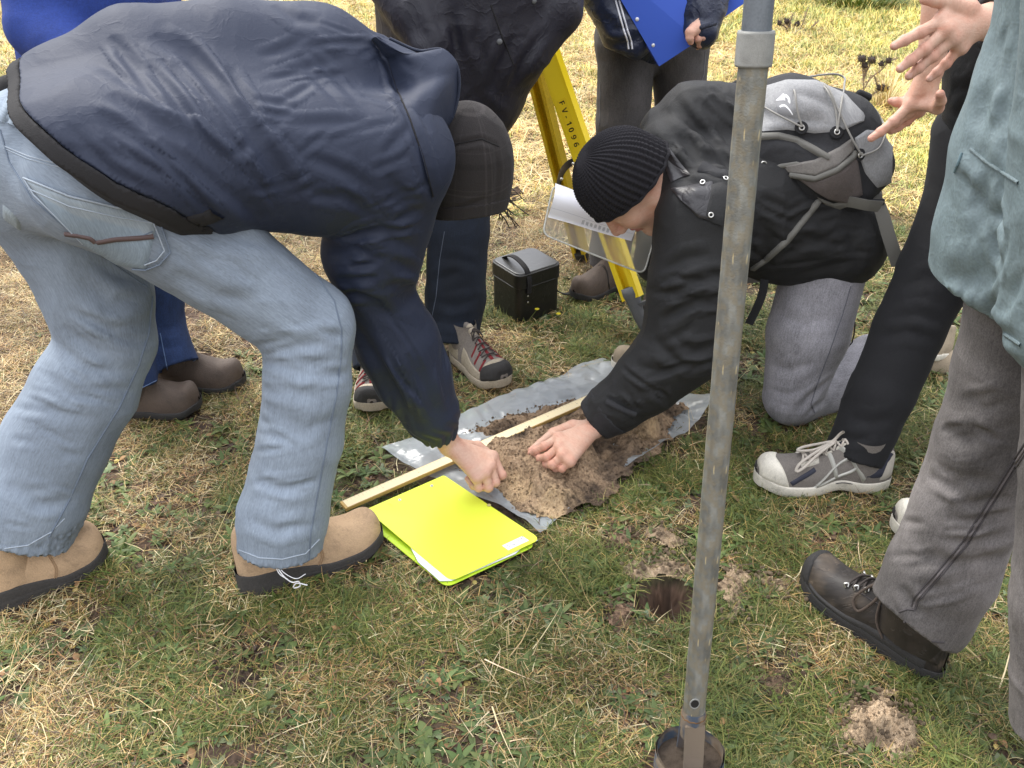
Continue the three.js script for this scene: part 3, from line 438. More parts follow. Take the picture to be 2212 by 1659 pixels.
// ------------------------------------------------------------------ plastic sheet, ruler, folder
{
  const c = [[826, 974], [1302, 770], [1548, 888], [1166, 1152]].map(q => G(...q, 0.012));
  const q = (u, v) => { const a = c[0].clone().lerp(c[1], u), b = c[3].clone().lerp(c[2], u), p = a.lerp(b, v); const e = Math.min(u, 1 - u, v, 1 - v); p.x += 0.012 * noise(u * 5, v * 4, 2); p.z += 0.012 * noise(u * 6, v * 5, 7);
    p.y = 0.008 + 0.006 * fbm(p.x * 14, p.z * 14, 6, 3) + 0.010 * Math.abs(noise(p.x * 9 + p.z * 18, p.z * 6, 3)) + 0.008 * Math.abs(noise(p.x * 22 - p.z * 14, p.z * 16, 9)) + (e < 0.07 ? (0.07 - e) * 0.12 * Math.max(0, noise(u * 9, v * 9, 5) + 0.4) : 0) + 0.035 * sstep(0.88, 1, u) * sstep(0.72, 1, v); return p; };
  const t = thing('plastic_sheet', 'wrinkled clear grey plastic sheet on the grass holding the soil', 'plastic sheet', G(1180, 960));
  part(t, 'film', grid(150, 90, q), M.film);
  // wooden ruler with printed graduations
  const a = G(741, 1096, 0.026), b = G(1316, 843, 0.03), dir = b.clone().sub(a), L = dir.length(), tm = canvasTex(2048, 64, (g, w, h) => { g.fillStyle = '#fff'; g.fillRect(0, 0, w, h); g.strokeStyle = '#4a3a24'; for (let i = 0; i <= L * 1000; i += 2) { const x = i / (L * 1000) * w; g.lineWidth = i % 10 ? 0.5 : 1.1; g.globalAlpha = 0.55; g.beginPath(); g.moveTo(x, 0); g.lineTo(x, i % 50 === 0 ? 26 : i % 10 === 0 ? 18 : 10); g.stroke(); } g.globalAlpha = 0.7; g.fillStyle = '#3c2e1c'; g.font = '11px sans-serif'; for (let i = 1; i < L * 10; i++) g.fillText(String(i * 10), i / (L * 10) * w - 6, 38); });
  const th = 0.009, w = 0.03, st = 60, g = new RoundedBoxGeometry(L, th, w, 2, 0.001);
  const r = thing('ruler', 'long wooden measuring stick lying across the plastic sheet', 'ruler', a.clone().lerp(b, 0.5)); r.rotation.y = -Math.atan2(dir.z, dir.x);
  const m = new THREE.Mesh(g, M.wood); m.name = 'stick'; m.castShadow = m.receiveShadow = true; r.add(m);
  const f = new THREE.Mesh(new THREE.PlaneGeometry(L * 0.985, w * 0.9), mat([0.86, 0.72, 0.45], { map: tm, roughness: 0.65 })); f.rotation.x = -Math.PI / 2; f.position.y = th / 2 + 0.0006; f.name = 'scale_print'; f.receiveShadow = true; r.add(f);
}
{ // lime green folder: two covers, papers between
  const cs = [[959, 1026], [1168, 1164], [975, 1255], [790, 1100]].map((q, i) => G(...q, [0.026, 0.024, 0.022, 0.034][i]));
  const t = thing('folder', 'bright lime green document folder lying on the grass', 'folder', cs[0].clone().lerp(cs[2], 0.5));
  const quad = (dy, sh, rad = 0.02) => { // rounded sheet between the corners
    const k = cs.map((p, i) => p.clone().add(V(0, dy[i], 0)).add(sh || V(0, 0, 0))); const out = [];
    for (let i = 0; i < 4; i++) { const p = k[i], a = k[(i + 3) % 4], b = k[(i + 1) % 4], r = i === 2 || i === 1 ? rad : 0.006; const p0 = p.clone().add(a.clone().sub(p).setLength(r)), p1 = p.clone().add(b.clone().sub(p).setLength(r)); for (let s = 0; s <= 5; s++) { const u = s / 5; out.push(p0.clone().multiplyScalar((1 - u) ** 2).addScaledVector(p, 2 * u * (1 - u)).addScaledVector(p1, u * u)); } }
    return out;
  };
  const slab = (loop, th) => { const n = loop.length, ctr = loop.reduce((a, p) => a.add(p), V(0, 0, 0)).divideScalar(n), P = [], I = []; const ring = (dy, k) => loop.forEach(p => { const q = ctr.clone().lerp(p, k); P.push(q.x, q.y + dy, q.z); }); const b = 0.0006;
    ring(0, 0.995); ring(-b, 1); ring(-th + b, 1); ring(-th, 0.995); const top = P.length / 3; P.push(ctr.x, ctr.y, ctr.z, ctr.x, ctr.y - th, ctr.z);
    for (let i = 0; i < n; i++) { const j = (i + 1) % n; I.push(top, j, i); for (let r = 0; r < 3; r++) { const a = r * n; I.push(a + i, a + j, a + n + j, a + i, a + n + j, a + n + i); } I.push(top + 1, 3 * n + i, 3 * n + j); }
    let g = new THREE.BufferGeometry(); g.setAttribute('position', new THREE.Float32BufferAttribute(P, 3)); g.setIndex(I); g = g.toNonIndexed(); g.computeVertexNormals(); return g; };
  part(t, 'top_cover', slab(quad([0, 0, 0, 0]), 0.0025), M.lime);
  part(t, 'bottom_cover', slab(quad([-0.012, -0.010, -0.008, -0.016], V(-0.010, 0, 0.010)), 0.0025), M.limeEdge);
  { // spine along the far edge
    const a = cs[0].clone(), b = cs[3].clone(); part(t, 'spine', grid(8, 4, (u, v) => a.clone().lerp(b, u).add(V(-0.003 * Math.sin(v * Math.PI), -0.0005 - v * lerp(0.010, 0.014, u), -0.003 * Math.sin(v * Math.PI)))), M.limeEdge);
  }
  { const pp = cs.map((p, i) => p.clone().lerp(cs[0].clone().lerp(cs[2], 0.5), 0.03).add(V(0, [-0.004, -0.004, -0.003, -0.004][i], 0))), outp = pp[2].clone().lerp(pp[3], 0.06).add(V(-0.012, 0, 0.014)), outq = pp[2].clone().lerp(pp[3], 0.30).add(V(-0.014, 0, 0.010));
    part(t, 'papers', slab([pp[0], pp[1], pp[1].clone().lerp(pp[2], 0.2), pp[1].clone().lerp(pp[2], 0.3).add(V(0.006, 0, 0.006)), pp[2], outp, outq, pp[2].clone().lerp(pp[3], 0.48), pp[3]], 0.003), M.paper); }
  const on = (u, v, dy) => cs[3].clone().lerp(cs[0], u).lerp(cs[2].clone().lerp(cs[1], u), v).add(V(0, dy, 0));
  for (const [u, v] of [[0.36, 0.06], [0.77, 0.06]]) { const p = on(u, v, 0.0012), g = new THREE.CylinderGeometry(0.0032, 0.0036, 0.0018, 16); g.translate(p.x, p.y, p.z); const rv = part(t, 'rivet', g, M.whiteMetal); const g2 = new THREE.TorusGeometry(0.0014, 0.0007, 6, 14, 4.2); g2.rotateX(Math.PI / 2); g2.translate(p.x, p.y + 0.001, p.z); part(rv, 'rivet_curl', g2, M.dark); }
  const lb = canvasTex(256, 128, (g, w, h) => { g.fillStyle = '#f4f4f2'; g.fillRect(0, 0, w, h); g.strokeStyle = '#4a4a4e'; g.lineWidth = 5; const s = (...p) => { g.beginPath(); g.moveTo(p[0], p[1]); for (let i = 2; i < p.length; i += 2) g.lineTo(p[i], p[i + 1]); g.stroke(); }; s(40, 30, 52, 92); s(84, 28, 98, 92); s(104, 62, 110, 96); s(138, 62, 146, 62); s(160, 76, 164, 80); s(176, 40, 178, 60); s(186, 40, 206, 74); s(214, 28, 224, 60); });
  t.add((() => { const u0 = 0.62, u1 = 0.9, g = grid(6, 6, (u, v) => on(lerp(0.66, 0.90, u), lerp(0.97, 0.905, v), 0.0008)); g.attributes.uv.array.forEach((_, i) => { const k = Math.floor(i / 2); g.attributes.uv.array[i] = i % 2 ? Math.floor(k / 7) / 6 : (k % 7) / 6; }); g.translate(-t.position.x, -t.position.y, -t.position.z); const m = new THREE.Mesh(g, mat([1, 1, 1], { map: lb, roughness: 0.6 })); m.name = 'sticker'; m.receiveShadow = true; return m; })());
  { const p = on(0.985, 0.5, 0.003), g = new THREE.IcosahedronGeometry(0.0042, 2); g.scale(1.2, 0.6, 1); g.translate(p.x, p.y, p.z); part(t, 'dirt_spot', g, mat([0.5, 0.42, 0.18])); }
}
// ------------------------------------------------------------------ soil auger
{
  const P0 = W(1497, 1556, -0.95), P1 = W(1640, 0, -1.10), ax = P1.clone().sub(P0).normalize(), q = new THREE.Quaternion().setFromUnitVectors(V(0, 1, 0), ax);
  const t = thing('soil_auger', 'muddy galvanised steel soil auger standing upright in the foreground', 'soil auger', V(P0.x, 0, P0.z));
  const put = (g, along) => { g.applyQuaternion(q); const p = P0.clone().addScaledVector(ax, along); g.translate(p.x, p.y, p.z); return g; };
  const LC = W(1634, 145, -1.087).distanceTo(P0), LD = W(1640, 66, -1.094).distanceTo(P0);
  const pipe = (r, a, b, n = 60) => { const g = new THREE.CylinderGeometry(r, r, b - a, 40, n, true); const p = g.attributes.position, u = g.attributes.uv; for (let i = 0; i < p.count; i++) { const an = Math.atan2(p.getX(i), p.getZ(i)), y = p.getY(i), k = 1 + 0.018 * noise(an * 2, y * 22, 3) + 0.01 * noise(an * 5, y * 60, 6); p.setX(i, p.getX(i) * k); p.setZ(i, p.getZ(i) * k); u.setXY(i, u.getX(i) * 0.11, y); } g.translate(0, (a + b) / 2, 0); return g; };
  const tu = part(t, 'tube', put(pipe(0.0172, -0.005, LC + 0.01, 160), 0), M.zinc);
  { const g = new THREE.CylinderGeometry(0.0068, 0.0068, 0.004, 20); g.scale(1, 1, 1.3); g.rotateX(Math.PI / 2); g.translate(-0.004, 0.052, 0.0165); part(t, 'pin_hole', put(g, 0), M.dark); const g2 = new THREE.TorusGeometry(0.0072, 0.0012, 8, 24); g2.scale(1, 1.25, 1); g2.translate(-0.004, 0.052, 0.0178); part(t, 'pin_hole_rim', put(g2, 0), M.zincSmooth); }
  const lp = (pts) => new THREE.LatheGeometry(pts.map(a => new THREE.Vector2(a[0], a[1])), 48);
  part(t, 'coupling', put(lp([[0.0172, 0], [0.0205, 0.0005], [0.0213, 0.003], [0.0213, LD - LC - 0.003], [0.0205, LD - LC], [0.016, LD - LC]]), LC), M.zincSmooth);
  part(t, 'upper_tube', put(pipe(0.0168, LD - 0.01, LD + 0.55, 60), 0), M.steelBlue);
  { const g = new THREE.CylinderGeometry(0.0155, 0.0155, 0.5, 24); g.rotateZ(Math.PI / 2); g.translate(0, LD + 0.56, 0); part(t, 'handle', put(g, 0), M.steelBlue); }
  // socket, strap and bucket, mud and worn blue paint
  const worn = (x, y, z) => { const b = sstep(-0.02, 0.14, fbm(x * 45, y * 36, z * 45, 3)), n = 0.9 + 0.3 * noise(x * 120, y * 120, z * 120), ru = sstep(0.15, 0.4, fbm(x * 70 + 9, y * 70, z * 70)); const m = [0.34 * n, 0.265 * n, 0.19 * n], bl = [0.06, 0.115, 0.19]; return [0, 1, 2].map(i => lerp(lerp(m[i], bl[i], b * 0.85), [0.24, 0.11, 0.04][i], ru * 0.5)); };
  part(t, 'socket', put(paint(lp([[0.0175, 0.024], [0.0186, 0.022], [0.0196, 0.012], [0.0196, -0.012], [0.0185, -0.016], [0.0185, -0.03]]), worn), 0), M.augerMud);
  part(t, 'weld_bead', put((() => { const g = new THREE.TorusGeometry(0.0185, 0.0019, 8, 48); const p = g.attributes.position; for (let i = 0; i < p.count; i++) p.setZ(i, p.getZ(i) + 0.0016 * noise(p.getX(i) * 300, p.getY(i) * 300, 1)); g.rotateX(Math.PI / 2); g.translate(0, 0.013, 0); return paint(g, (x, y, z) => [0.34, 0.19, 0.09].map(v => v * (0.8 + 0.5 * noise(x * 200, y * 200, z * 200)))); })(), 0), M.augerMud);
  const strapS = (sgn) => { const sh = new THREE.Shape(); const g = new RoundedBoxGeometry(0.032, 0.26, 0.006, 3, 0.002, 6); const p = g.attributes.position; for (let i = 0; i < p.count; i++) { const y = p.getY(i) - 0.125, s = sstep(0, 0.07, -y); p.setY(i, y); p.setZ(i, p.getZ(i) + sgn * (0.0165 + 0.042 * s)); } g.computeVertexNormals(); return put(paint(g, worn), 0); };
  part(t, 'strap', strapS(1), M.augerMud); part(t, 'strap', strapS(-1), M.augerMud);
  { const g = new THREE.CylinderGeometry(0.0565, 0.0565, 0.2, 72, 30, true); const p = g.attributes.position; for (let i = 0; i < p.count; i++) { const a = Math.atan2(p.getX(i), p.getZ(i)), y = p.getY(i) - 0.168; const k = 1 + 0.03 * noise(a * 3, y * 30, 2); p.setXYZ(i, p.getX(i) * k, y + (y > -0.06 ? -0.018 * Math.abs(Math.cos(a)) ** 3 : 0), p.getZ(i) * k); } g.computeVertexNormals(); const h = g.clone(); h.scale(0.95, 1, 0.95);
    part(t, 'bucket', put(paint(mergeGeometries([clean(g), clean(h)]), worn), 0), M.augerMud);
    part(t, 'packed_soil', put(paint((() => { const d = new THREE.CircleGeometry(0.054, 48, 0, 6.284); d.rotateX(-Math.PI / 2); d.translate(0, -0.088, 0); return d; })(), () => [0.2, 0.15, 0.11]), 0), M.soil); }
  DISCS.push([P0.x, P0.z, 0.075]);
}
// ------------------------------------------------------------------ leather instrument case
{
  const c = G(1135, 668), h = 0.168, w = 0.165, d = 0.15, rot = 0.62;
  const t = thing('instrument_case', 'square black leather case with a strap handle standing in the grass', 'case', c); t.rotation.y = rot;
  const rb = (a, b, e, r, y) => { const sh = new THREE.Shape(), x = a / 2, z = e / 2; sh.moveTo(-x + r, -z); sh.lineTo(x - r, -z); sh.quadraticCurveTo(x, -z, x, -z + r); sh.lineTo(x, z - r); sh.quadraticCurveTo(x, z, x - r, z); sh.lineTo(-x + r, z); sh.quadraticCurveTo(-x, z, -x, z - r); sh.lineTo(-x, -z + r); sh.quadraticCurveTo(-x, -z, -x + r, -z); const g = new THREE.ExtrudeGeometry(sh, { depth: b - 0.006, bevelEnabled: true, bevelThickness: 0.003, bevelSize: 0.003, bevelSegments: 3, curveSegments: 10 }); g.rotateX(-Math.PI / 2); g.translate(0, y + 0.003, 0); return g; };
  const add = (n, g, m) => { const o = new THREE.Mesh(g, m); o.name = n; o.castShadow = o.receiveShadow = true; t.add(o); return o; };
  add('body', rb(w - 0.008, h * 0.8, d - 0.008, 0.022, -0.006), M.caseLeather);
  const lid = add('lid', rb(w, h * 0.27, d, 0.026, h * 0.73), M.caseLeather);
  const top = new THREE.Mesh(rb(w - 0.012, 0.007, d - 0.012, 0.024, h - 0.0035), mat([0.016, 0.015, 0.014], { roughness: 0.36, map: T.leather, bumpMap: T.leather, bumpScale: 0.0006, clearcoat: 0.8, clearcoatRoughness: 0.38 })); top.name = 'lid_top'; top.castShadow = top.receiveShadow = true; lid.add(top);
  const ringPts = (x, z, y, r) => { const p = []; for (let i = 0; i < 40; i++) { const a = i / 40 * 6.283, cx = Math.cos(a), cz = Math.sin(a), k = 1 / Math.pow(Math.abs(cx) ** 6 + Math.abs(cz) ** 6, 1 / 6); p.push(V(cx * k * x, y, cz * k * z)); } return p; };
  const st = new THREE.Mesh(tube(ringPts(w / 2 + 0.003, d / 2 + 0.003, h * 0.74, 0), 0.0022, 6, 120, true), M.caseLeather); st.name = 'piping'; lid.add(st);
  const st2 = new THREE.Mesh(tube(ringPts(w / 2 + 0.0015, d / 2 + 0.0015, h - 0.002, 0), 0.0016, 6, 120, true), M.caseLeather); st2.name = 'piping'; lid.add(st2);
  add('handle_strap', freeRibbon([V(-0.045, h * 0.62, d / 2 + 0.004), V(-0.045, h * 0.9, d / 2 + 0.005), V(-0.045, h + 0.012, d / 2 - 0.012), V(-0.042, h + 0.026, 0.01), V(-0.04, h + 0.02, -0.03), V(-0.04, h * 0.95, -d / 2 - 0.004)], 0.017, V(1, 0, 0), 0.0016), M.hemBlack);
  add('shoulder_strap', freeRibbon([V(w / 2 + 0.002, h * 0.5, 0.02), V(w / 2 + 0.02, h * 0.3, 0.03), V(w / 2 + 0.05, 0.03, 0.035), V(w / 2 + 0.09, 0.015, 0.02)], 0.016, V(0, 0, 1), 0.0015), M.hemBlack);
  for (const y of [0.55, 0.42]) { const g = new THREE.SphereGeometry(0.003, 12, 8); g.scale(1, 1, 0.5); g.translate(-0.045, h * y, d / 2 - 0.001); add('stud', g, M.metal); }
  DISCS.push([c.x, c.z, 0.085]);
}
// ------------------------------------------------------------------ yellow survey tripod
{
  const t = thing('survey_tripod', 'yellow fibreglass survey tripod leaning behind the kneeling man', 'tripod', G(1395, 720));
  const beam = (a, b, w, d, roll, o = {}) => { // hollow channel section, lips towards +d
    const dir = b.clone().sub(a), L = dir.length(); dir.normalize(); const s = V(0, 0, 1).cross(dir).normalize().applyAxisAngle(dir, roll), m = V().crossVectors(dir, s), t2 = 0.006;
    const sec = [[-w, -d], [w, -d], [w, d], [w - t2 * 2.2, d], [w - t2 * 2.2, d - t2 * 1.2], [w - t2, d - t2 * 1.2], [w - t2, -d + t2], [-w + t2, -d + t2], [-w + t2, d - t2 * 1.2], [-w + t2 * 2.2, d - t2 * 1.2], [-w + t2 * 2.2, d], [-w, d], [-w, -d]];
    const g = grid(12, 1, (u, v) => { const q = sec[Math.round(u * 12)], k = o.taper ? lerp(1, o.taper, 1 - v) : 1; return a.clone().addScaledVector(dir, L * v).addScaledVector(s, q[0] * k).addScaledVector(m, q[1] * k); }).toNonIndexed(); g.computeVertexNormals(); return { g, dir, s, m, L };
  };
  // near leg
  const A = W(1367, 644, -2.47), B = W(1166, 60, -2.80), b1 = beam(A, B, 0.030, 0.016, -0.45);
  const face = M.yellow; const leg = part(t, 'leg', b1.g, face);
  { const mid = A.clone().lerp(B, 0.47), a2 = A.clone().lerp(B, 0.02); // flat printed face on the leg
    const g = grid(1, 1, (u, v) => A.clone().lerp(B, lerp(0.25, 0.965, v)).addScaledVector(b1.s, lerp(-0.024, 0.024, u)).addScaledVector(b1.m, 0.0175)); const g3 = grid(1, 1, (u, v) => A.clone().lerp(B, lerp(0.25, 0.965, v)).addScaledVector(b1.s, lerp(-0.024, 0.024, u)).addScaledVector(b1.m, 0.0155)); part(leg, 'face_plate', [g, g3], M.yellow);
    const tx = canvasTex(512, 96, (c, w, h) => { c.fillStyle = '#f3d01e'; c.fillRect(0, 0, w, h); c.fillStyle = '#14120a'; c.font = 'bold 78px sans-serif'; const s = 'FV-1096'; let x = 14; for (const ch of s) { c.save(); c.translate(x, 76); c.fillText(ch, 0, 0); c.restore(); x += ch === '-' ? 58 : ch === '1' ? 62 : 72; } });
    const gl = grid(1, 1, (u, v) => A.clone().lerp(B, lerp(0.745, 0.555, u)).addScaledVector(b1.s, lerp(0.016, -0.014, v)).addScaledVector(b1.m, 0.0185)); gl.attributes.uv.array.set([0, 0, 1, 0, 0, 1, 1, 1]); const lm = part(leg, 'lettering', gl, mat([0.95, 0.95, 0.95], { map: tx, roughness: 0.45 }));
    const bolt = new THREE.CylinderGeometry(0.005, 0.005, 0.006, 14); bolt.rotateX(Math.PI / 2 - 0.5); const bp = A.clone().lerp(B, 0.905).addScaledVector(b1.m, 0.019).addScaledVector(b1.s, -0.004); bolt.translate(bp.x, bp.y, bp.z); part(leg, 'bolt', bolt, M.dark); }
  const C1 = A.clone().lerp(B, 0.17), b2 = beam(A, C1, 0.026, 0.019, -0.45, { taper: 0.85 }); part(leg, 'lower_leg', b2.g, M.yellow);
  { const q = new THREE.Quaternion().setFromUnitVectors(V(0, 1, 0), b1.dir), pl = (g, p) => { g.applyQuaternion(q); g.translate(p.x, p.y, p.z); return g; };
    const lath = pts => new THREE.LatheGeometry(pts.map(a => new THREE.Vector2(...a)), 32);
    const ft = part(leg, 'foot', pl(lath([[0.002, -0.13], [0.012, -0.09], [0.018, -0.06], [0.021, -0.02], [0.024, 0.0], [0.027, 0.012], [0.026, 0.035], [0.0, 0.036]]), A), M.greyPlastic);
    const st = new THREE.CylinderGeometry(0.036, 0.03, 0.01, 32); st.scale(1, 1, 0.62); st.translate(0.022, -0.024, 0); part(leg, 'foot_step', pl(st, A), M.greyPlastic); }
  // far leg
  const A2 = W(1258, 560, -2.98), B2 = W(1140, 90, -2.86), b3 = beam(A2, B2, 0.026, 0.016, -0.6); const leg2 = part(t, 'leg', b3.g, M.yellowDark);
  { const e = W(1268, 588, -2.98), q = new THREE.Quaternion().setFromUnitVectors(V(0, 1, 0), b3.dir), g = new THREE.CylinderGeometry(0.026, 0.02, 0.11, 20); g.applyQuaternion(q); const p = A2.clone().lerp(e, 0.4); g.translate(p.x, p.y, p.z); part(leg2, 'foot', g, M.rubber); }
  // third leg, hidden behind the coat
  const A3 = W(930, 520, -2.95), b4 = beam(G(930, 520), W(1110, 70, -2.9), 0.026, 0.016, 0.3); part(t, 'leg', b4.g, M.yellow);
  { const hd = new THREE.CylinderGeometry(0.075, 0.08, 0.035, 32); const p = W(1142, 40, -2.84); hd.translate(p.x, p.y, p.z); part(t, 'head_plate', hd, M.yellow); }
  // leather strap on the leg
  const sp = [W(1206, 400, -2.74), W(1214, 372, -2.70), W(1232, 352, -2.66), W(1262, 340, -2.66), W(1276, 352, -2.68)]; const s1 = part(t, 'strap', freeRibbon(sp, 0.02, b1.dir.clone(), 0.002), M.darkLeather);
  for (const q of [[1238, 353, -2.645], [1213, 386, -2.70]]) { const g = new THREE.SphereGeometry(0.005, 12, 10), p = W(...q); g.translate(p.x, p.y + 0.002, p.z + 0.008); part(s1, 'rivet', g, M.metal); }
}
// ------------------------------------------------------------------ clear clipboard with papers
{
  const cs = [[1196, 398, -2.22], [1421, 486, -2.20], [1391, 592, -2.12], [1172, 506, -2.14]].map(q => W(...q));
  const t = thing('clear_clipboard', 'frosted clear plastic writing board behind the face of the kneeling man', 'clipboard', cs[3].clone());
  const loop = []; for (let i = 0; i < 4; i++) { const p = cs[i], a = cs[(i + 3) % 4], b = cs[(i + 1) % 4], r = 0.02; const p0 = p.clone().add(a.clone().sub(p).setLength(r)), p1 = p.clone().add(b.clone().sub(p).setLength(r)); for (let s = 0; s <= 6; s++) { const u = s / 6; loop.push(p0.clone().multiplyScalar((1 - u) ** 2).addScaledVector(p, 2 * u * (1 - u)).addScaledVector(p1, u * u)); } }
  const n = V().crossVectors(cs[1].clone().sub(cs[0]), cs[3].clone().sub(cs[0])).normalize(); if (n.z < 0) n.negate();
  const ctr = cs.reduce((a, p) => a.add(p), V(0, 0, 0)).multiplyScalar(0.25), P = [], I = []; loop.forEach(p => P.push(...p.toArray())); P.push(...ctr.toArray()); const k = loop.length; for (let i = 0; i < k; i++) I.push(k, i, (i + 1) % k);
  const g = new THREE.BufferGeometry(); g.setAttribute('position', new THREE.Float32BufferAttribute(P, 3)); g.setIndex(I); g.computeVertexNormals(); part(t, 'board', g, M.acrylic);
  part(t, 'board_edge', tube(loop, 0.0022, 6, 160, true), M.acrylicEdge);
  const e = (u, v) => cs[0].clone().lerp(cs[1], u).lerp(cs[3].clone().lerp(cs[2], u), v);
  const tx = canvasTex(512, 256, (c, w, h) => { c.fillStyle = '#fbfbfd'; c.fillRect(0, 0, w, h); c.strokeStyle = '#7a7d86'; c.lineWidth = 2; const q = rng(5); for (let i = 0; i < 9; i++) { const x = 200 + i * 26; for (let s = 0; s < 3; s++) { c.beginPath(); c.moveTo(x + s * 5, 206 + q() * 8); c.lineTo(x + s * 5 + 2, 232 + q() * 8); c.stroke(); } } c.strokeStyle = '#c9cbd2'; c.beginPath(); c.moveTo(0, 196); c.lineTo(w, 196); c.stroke(); });
  const pg = grid(24, 18, (u, v) => e(lerp(0.01, 0.80, u), lerp(-0.02, lerp(0.66, 0.50, u), v)).addScaledVector(n, 0.004 + 0.028 * Math.sin(clamp(v * 1.05) * Math.PI) * (1 - 0.5 * u) + 0.003 * Math.sin(u * 7))); for (let i = 0; i < 25 * 19; i++) pg.attributes.uv.setXY(i, (i % 25) / 24, 1 - Math.floor(i / 25) / 18);
  part(t, 'paper_sheet', pg, mat([0.9, 0.9, 0.93], { map: tx, roughness: 0.9 }));
  part(t, 'paper_sheet', grid(16, 12, (u, v) => e(lerp(0.03, 0.97, u), lerp(0.0, lerp(0.55, 0.12, u), v)).addScaledVector(n, 0.002)), M.paper);
}
// ------------------------------------------------------------------ dry thistle, dead stalks and tussock behind
function thistle(name, label, base, sc, list, heads, m) {
  const t = thing(name, label, 'plant', base), g = [], q = rng(list.length * 7 + 3);
  for (const l of list) { const p = l.map(a => W(...a)); g.push(tube(p, 0.003 * sc, 5)); const c = new THREE.CatmullRomCurve3(p); for (let i = 0; i < 16 * l.length; i++) { const s = c.getPoint(q()), e = s.clone().add(V(q() - 0.5, q() * 0.7 - 0.2, q() - 0.5).multiplyScalar(0.035 * sc)); g.push(tube([s, s.clone().lerp(e, 0.5).add(V(0, 0.004, 0)), e], 0.001 * sc, 4, 4)); } }
  part(t, 'stem', g, m);
  for (const h of heads) { const c = W(h[0], h[1], h[2]), s = new THREE.IcosahedronGeometry(h[3] * sc, 2), p = s.attributes.position; for (let i = 0; i < p.count; i++) { const k = 1 + 0.28 * noise(p.getX(i) * 190, p.getY(i) * 190, p.getZ(i) * 190); p.setXYZ(i, p.getX(i) * k, p.getY(i) * k * 0.85, p.getZ(i) * k); } s.computeVertexNormals(); s.translate(c.x, c.y, c.z); const sp = [s]; for (let i = 0; i < 40; i++) { const d = V(q() - 0.5, q() - 0.45, q() - 0.5).normalize(), cn = new THREE.ConeGeometry(0.0022 * sc, 0.016 * sc, 4); cn.translate(0, h[3] * sc + 0.004, 0); cn.applyQuaternion(new THREE.Quaternion().setFromUnitVectors(V(0, 1, 0), d)); cn.translate(c.x, c.y, c.z); sp.push(cn); } part(t, 'seed_head', sp.map(x => x.index ? x.toNonIndexed() : x).map(clean), M.seedHead); }
  return t;
}
{
  const z = -4.85; thistle('thistle', 'dead brown thistle with round seed heads behind the backpack', G(1868, 212), 1, [[[1868, 215, z], [1865, 180, z], [1864, 150, z], [1862, 130, z]], [[1868, 190, z], [1880, 170, z], [1903, 152, z], [1921, 133, z], [1940, 126, z]], [[1866, 170, z], [1872, 155, z], [1881, 136, z]], [[1866, 175, z], [1868, 160, z], [1868, 145, z]], [[1874, 210, z + .05], [1892, 200, z + .05], [1906, 192, z + .05]], [[1866, 214, z], [1850, 212, z], [1843, 206, z]], [[1888, 164, z], [1892, 176, z], [1894, 186, z]]], [[1862, 127, z, 0.02], [1883, 130, z, 0.02], [1868, 141, z, 0.016], [1904, 138, z, 0.013], [1920, 131, z, 0.015], [1910, 191, z + .05, 0.02], [1843, 205, z, 0.014], [1900, 190, z + .05, 0.014]], M.stem);
  const y = -6.6; thistle('dead_stalks', 'thin dead weed stalks standing in the grass at the top right', G(1716, 76), 1.2, [[[1700, 80, y], [1707, 50, y], [1712, 30, y]], [[1716, 82, y], [1732, 55, y], [1746, 15, y]], [[1712, 78, y], [1698, 60, y], [1686, 52, y]], [[1720, 80, y], [1706, 58, y], [1699, 52, y]], [[1728, 78, y], [1750, 62, y], [1768, 46, y]]], [[1700, 46, y, 0.016], [1722, 52, y, 0.014], [1684, 50, y, 0.013]], M.stem);
  // pale tussock by the thistle
  const b = G(1915, 232), q = rng(3), l = []; for (let i = 0; i < 170; i++) { const a = q() * 6.283, le = 0.3 + q() * 1.1; l.push({ base: V(Math.cos(a) * 0.07 * q(), 0.01, Math.sin(a) * 0.07 * q()), dir: V(Math.cos(a) * le + 0.35, 1, Math.sin(a) * le), len: 0.16 + 0.22 * q(), width: 0.004, droop: 0.6 + q(), seg: 5, col: [0.5 + 0.15 * q(), 0.4 + 0.1 * q(), 0.22], tint: 1.2 }); }
  single('grass_tussock', bladeGeo(l).translate(b.x, 0, b.z), M.blade, 'pale bleached grass tussock beside the dead thistle', 'tussock', b);
  const d = G(1860, 12), l2 = []; for (let i = 0; i < 500; i++) { const a = q() * 6.283, r = Math.sqrt(q()); l2.push({ base: V(Math.cos(a) * 0.34 * r, 0.01, Math.sin(a) * 0.22 * r), dir: V(Math.cos(a), 0.9 + q(), Math.sin(a)), len: 0.1 + 0.12 * q(), width: 0.009, droop: 0.6 + q(), seg: 4, col: [0.09 + 0.06 * q(), 0.13 + 0.06 * q(), 0.035], tint: 1.3 }); }
  single('weed_clump', bladeGeo(l2).translate(d.x, 0, d.z), M.blade, 'dark green weed clump in the field at the top edge', 'weed', d);
  for (const [px, py, tx, ty, w] of [[1140, 695, 1160, 668, 'yellow flower on a thin stalk in front of the black case'], [1205, 690, 1206, 678, 'tiny yellow flower in the grass right of the black case']]) { const a = G(px, py), e = W(tx, ty, a.z + 0.01), t = thing('wildflower', w, 'flower', a); part(t, 'stem', tube([a, a.clone().lerp(e, 0.5).add(V(0.004, 0.006, 0)), e], 0.0012, 5), mat([0.2, 0.24, 0.07])); const g = []; for (let i = 0; i < 9; i++) { const s = new THREE.SphereGeometry(0.0034, 8, 6); s.scale(1.2, 0.45, 0.7); s.translate(0.004, 0, 0); s.rotateY(i * 0.7); s.translate(e.x, e.y + 0.001, e.z); g.push(s); } part(t, 'petals', g, mat([0.75, 0.62, 0.03])); }
}
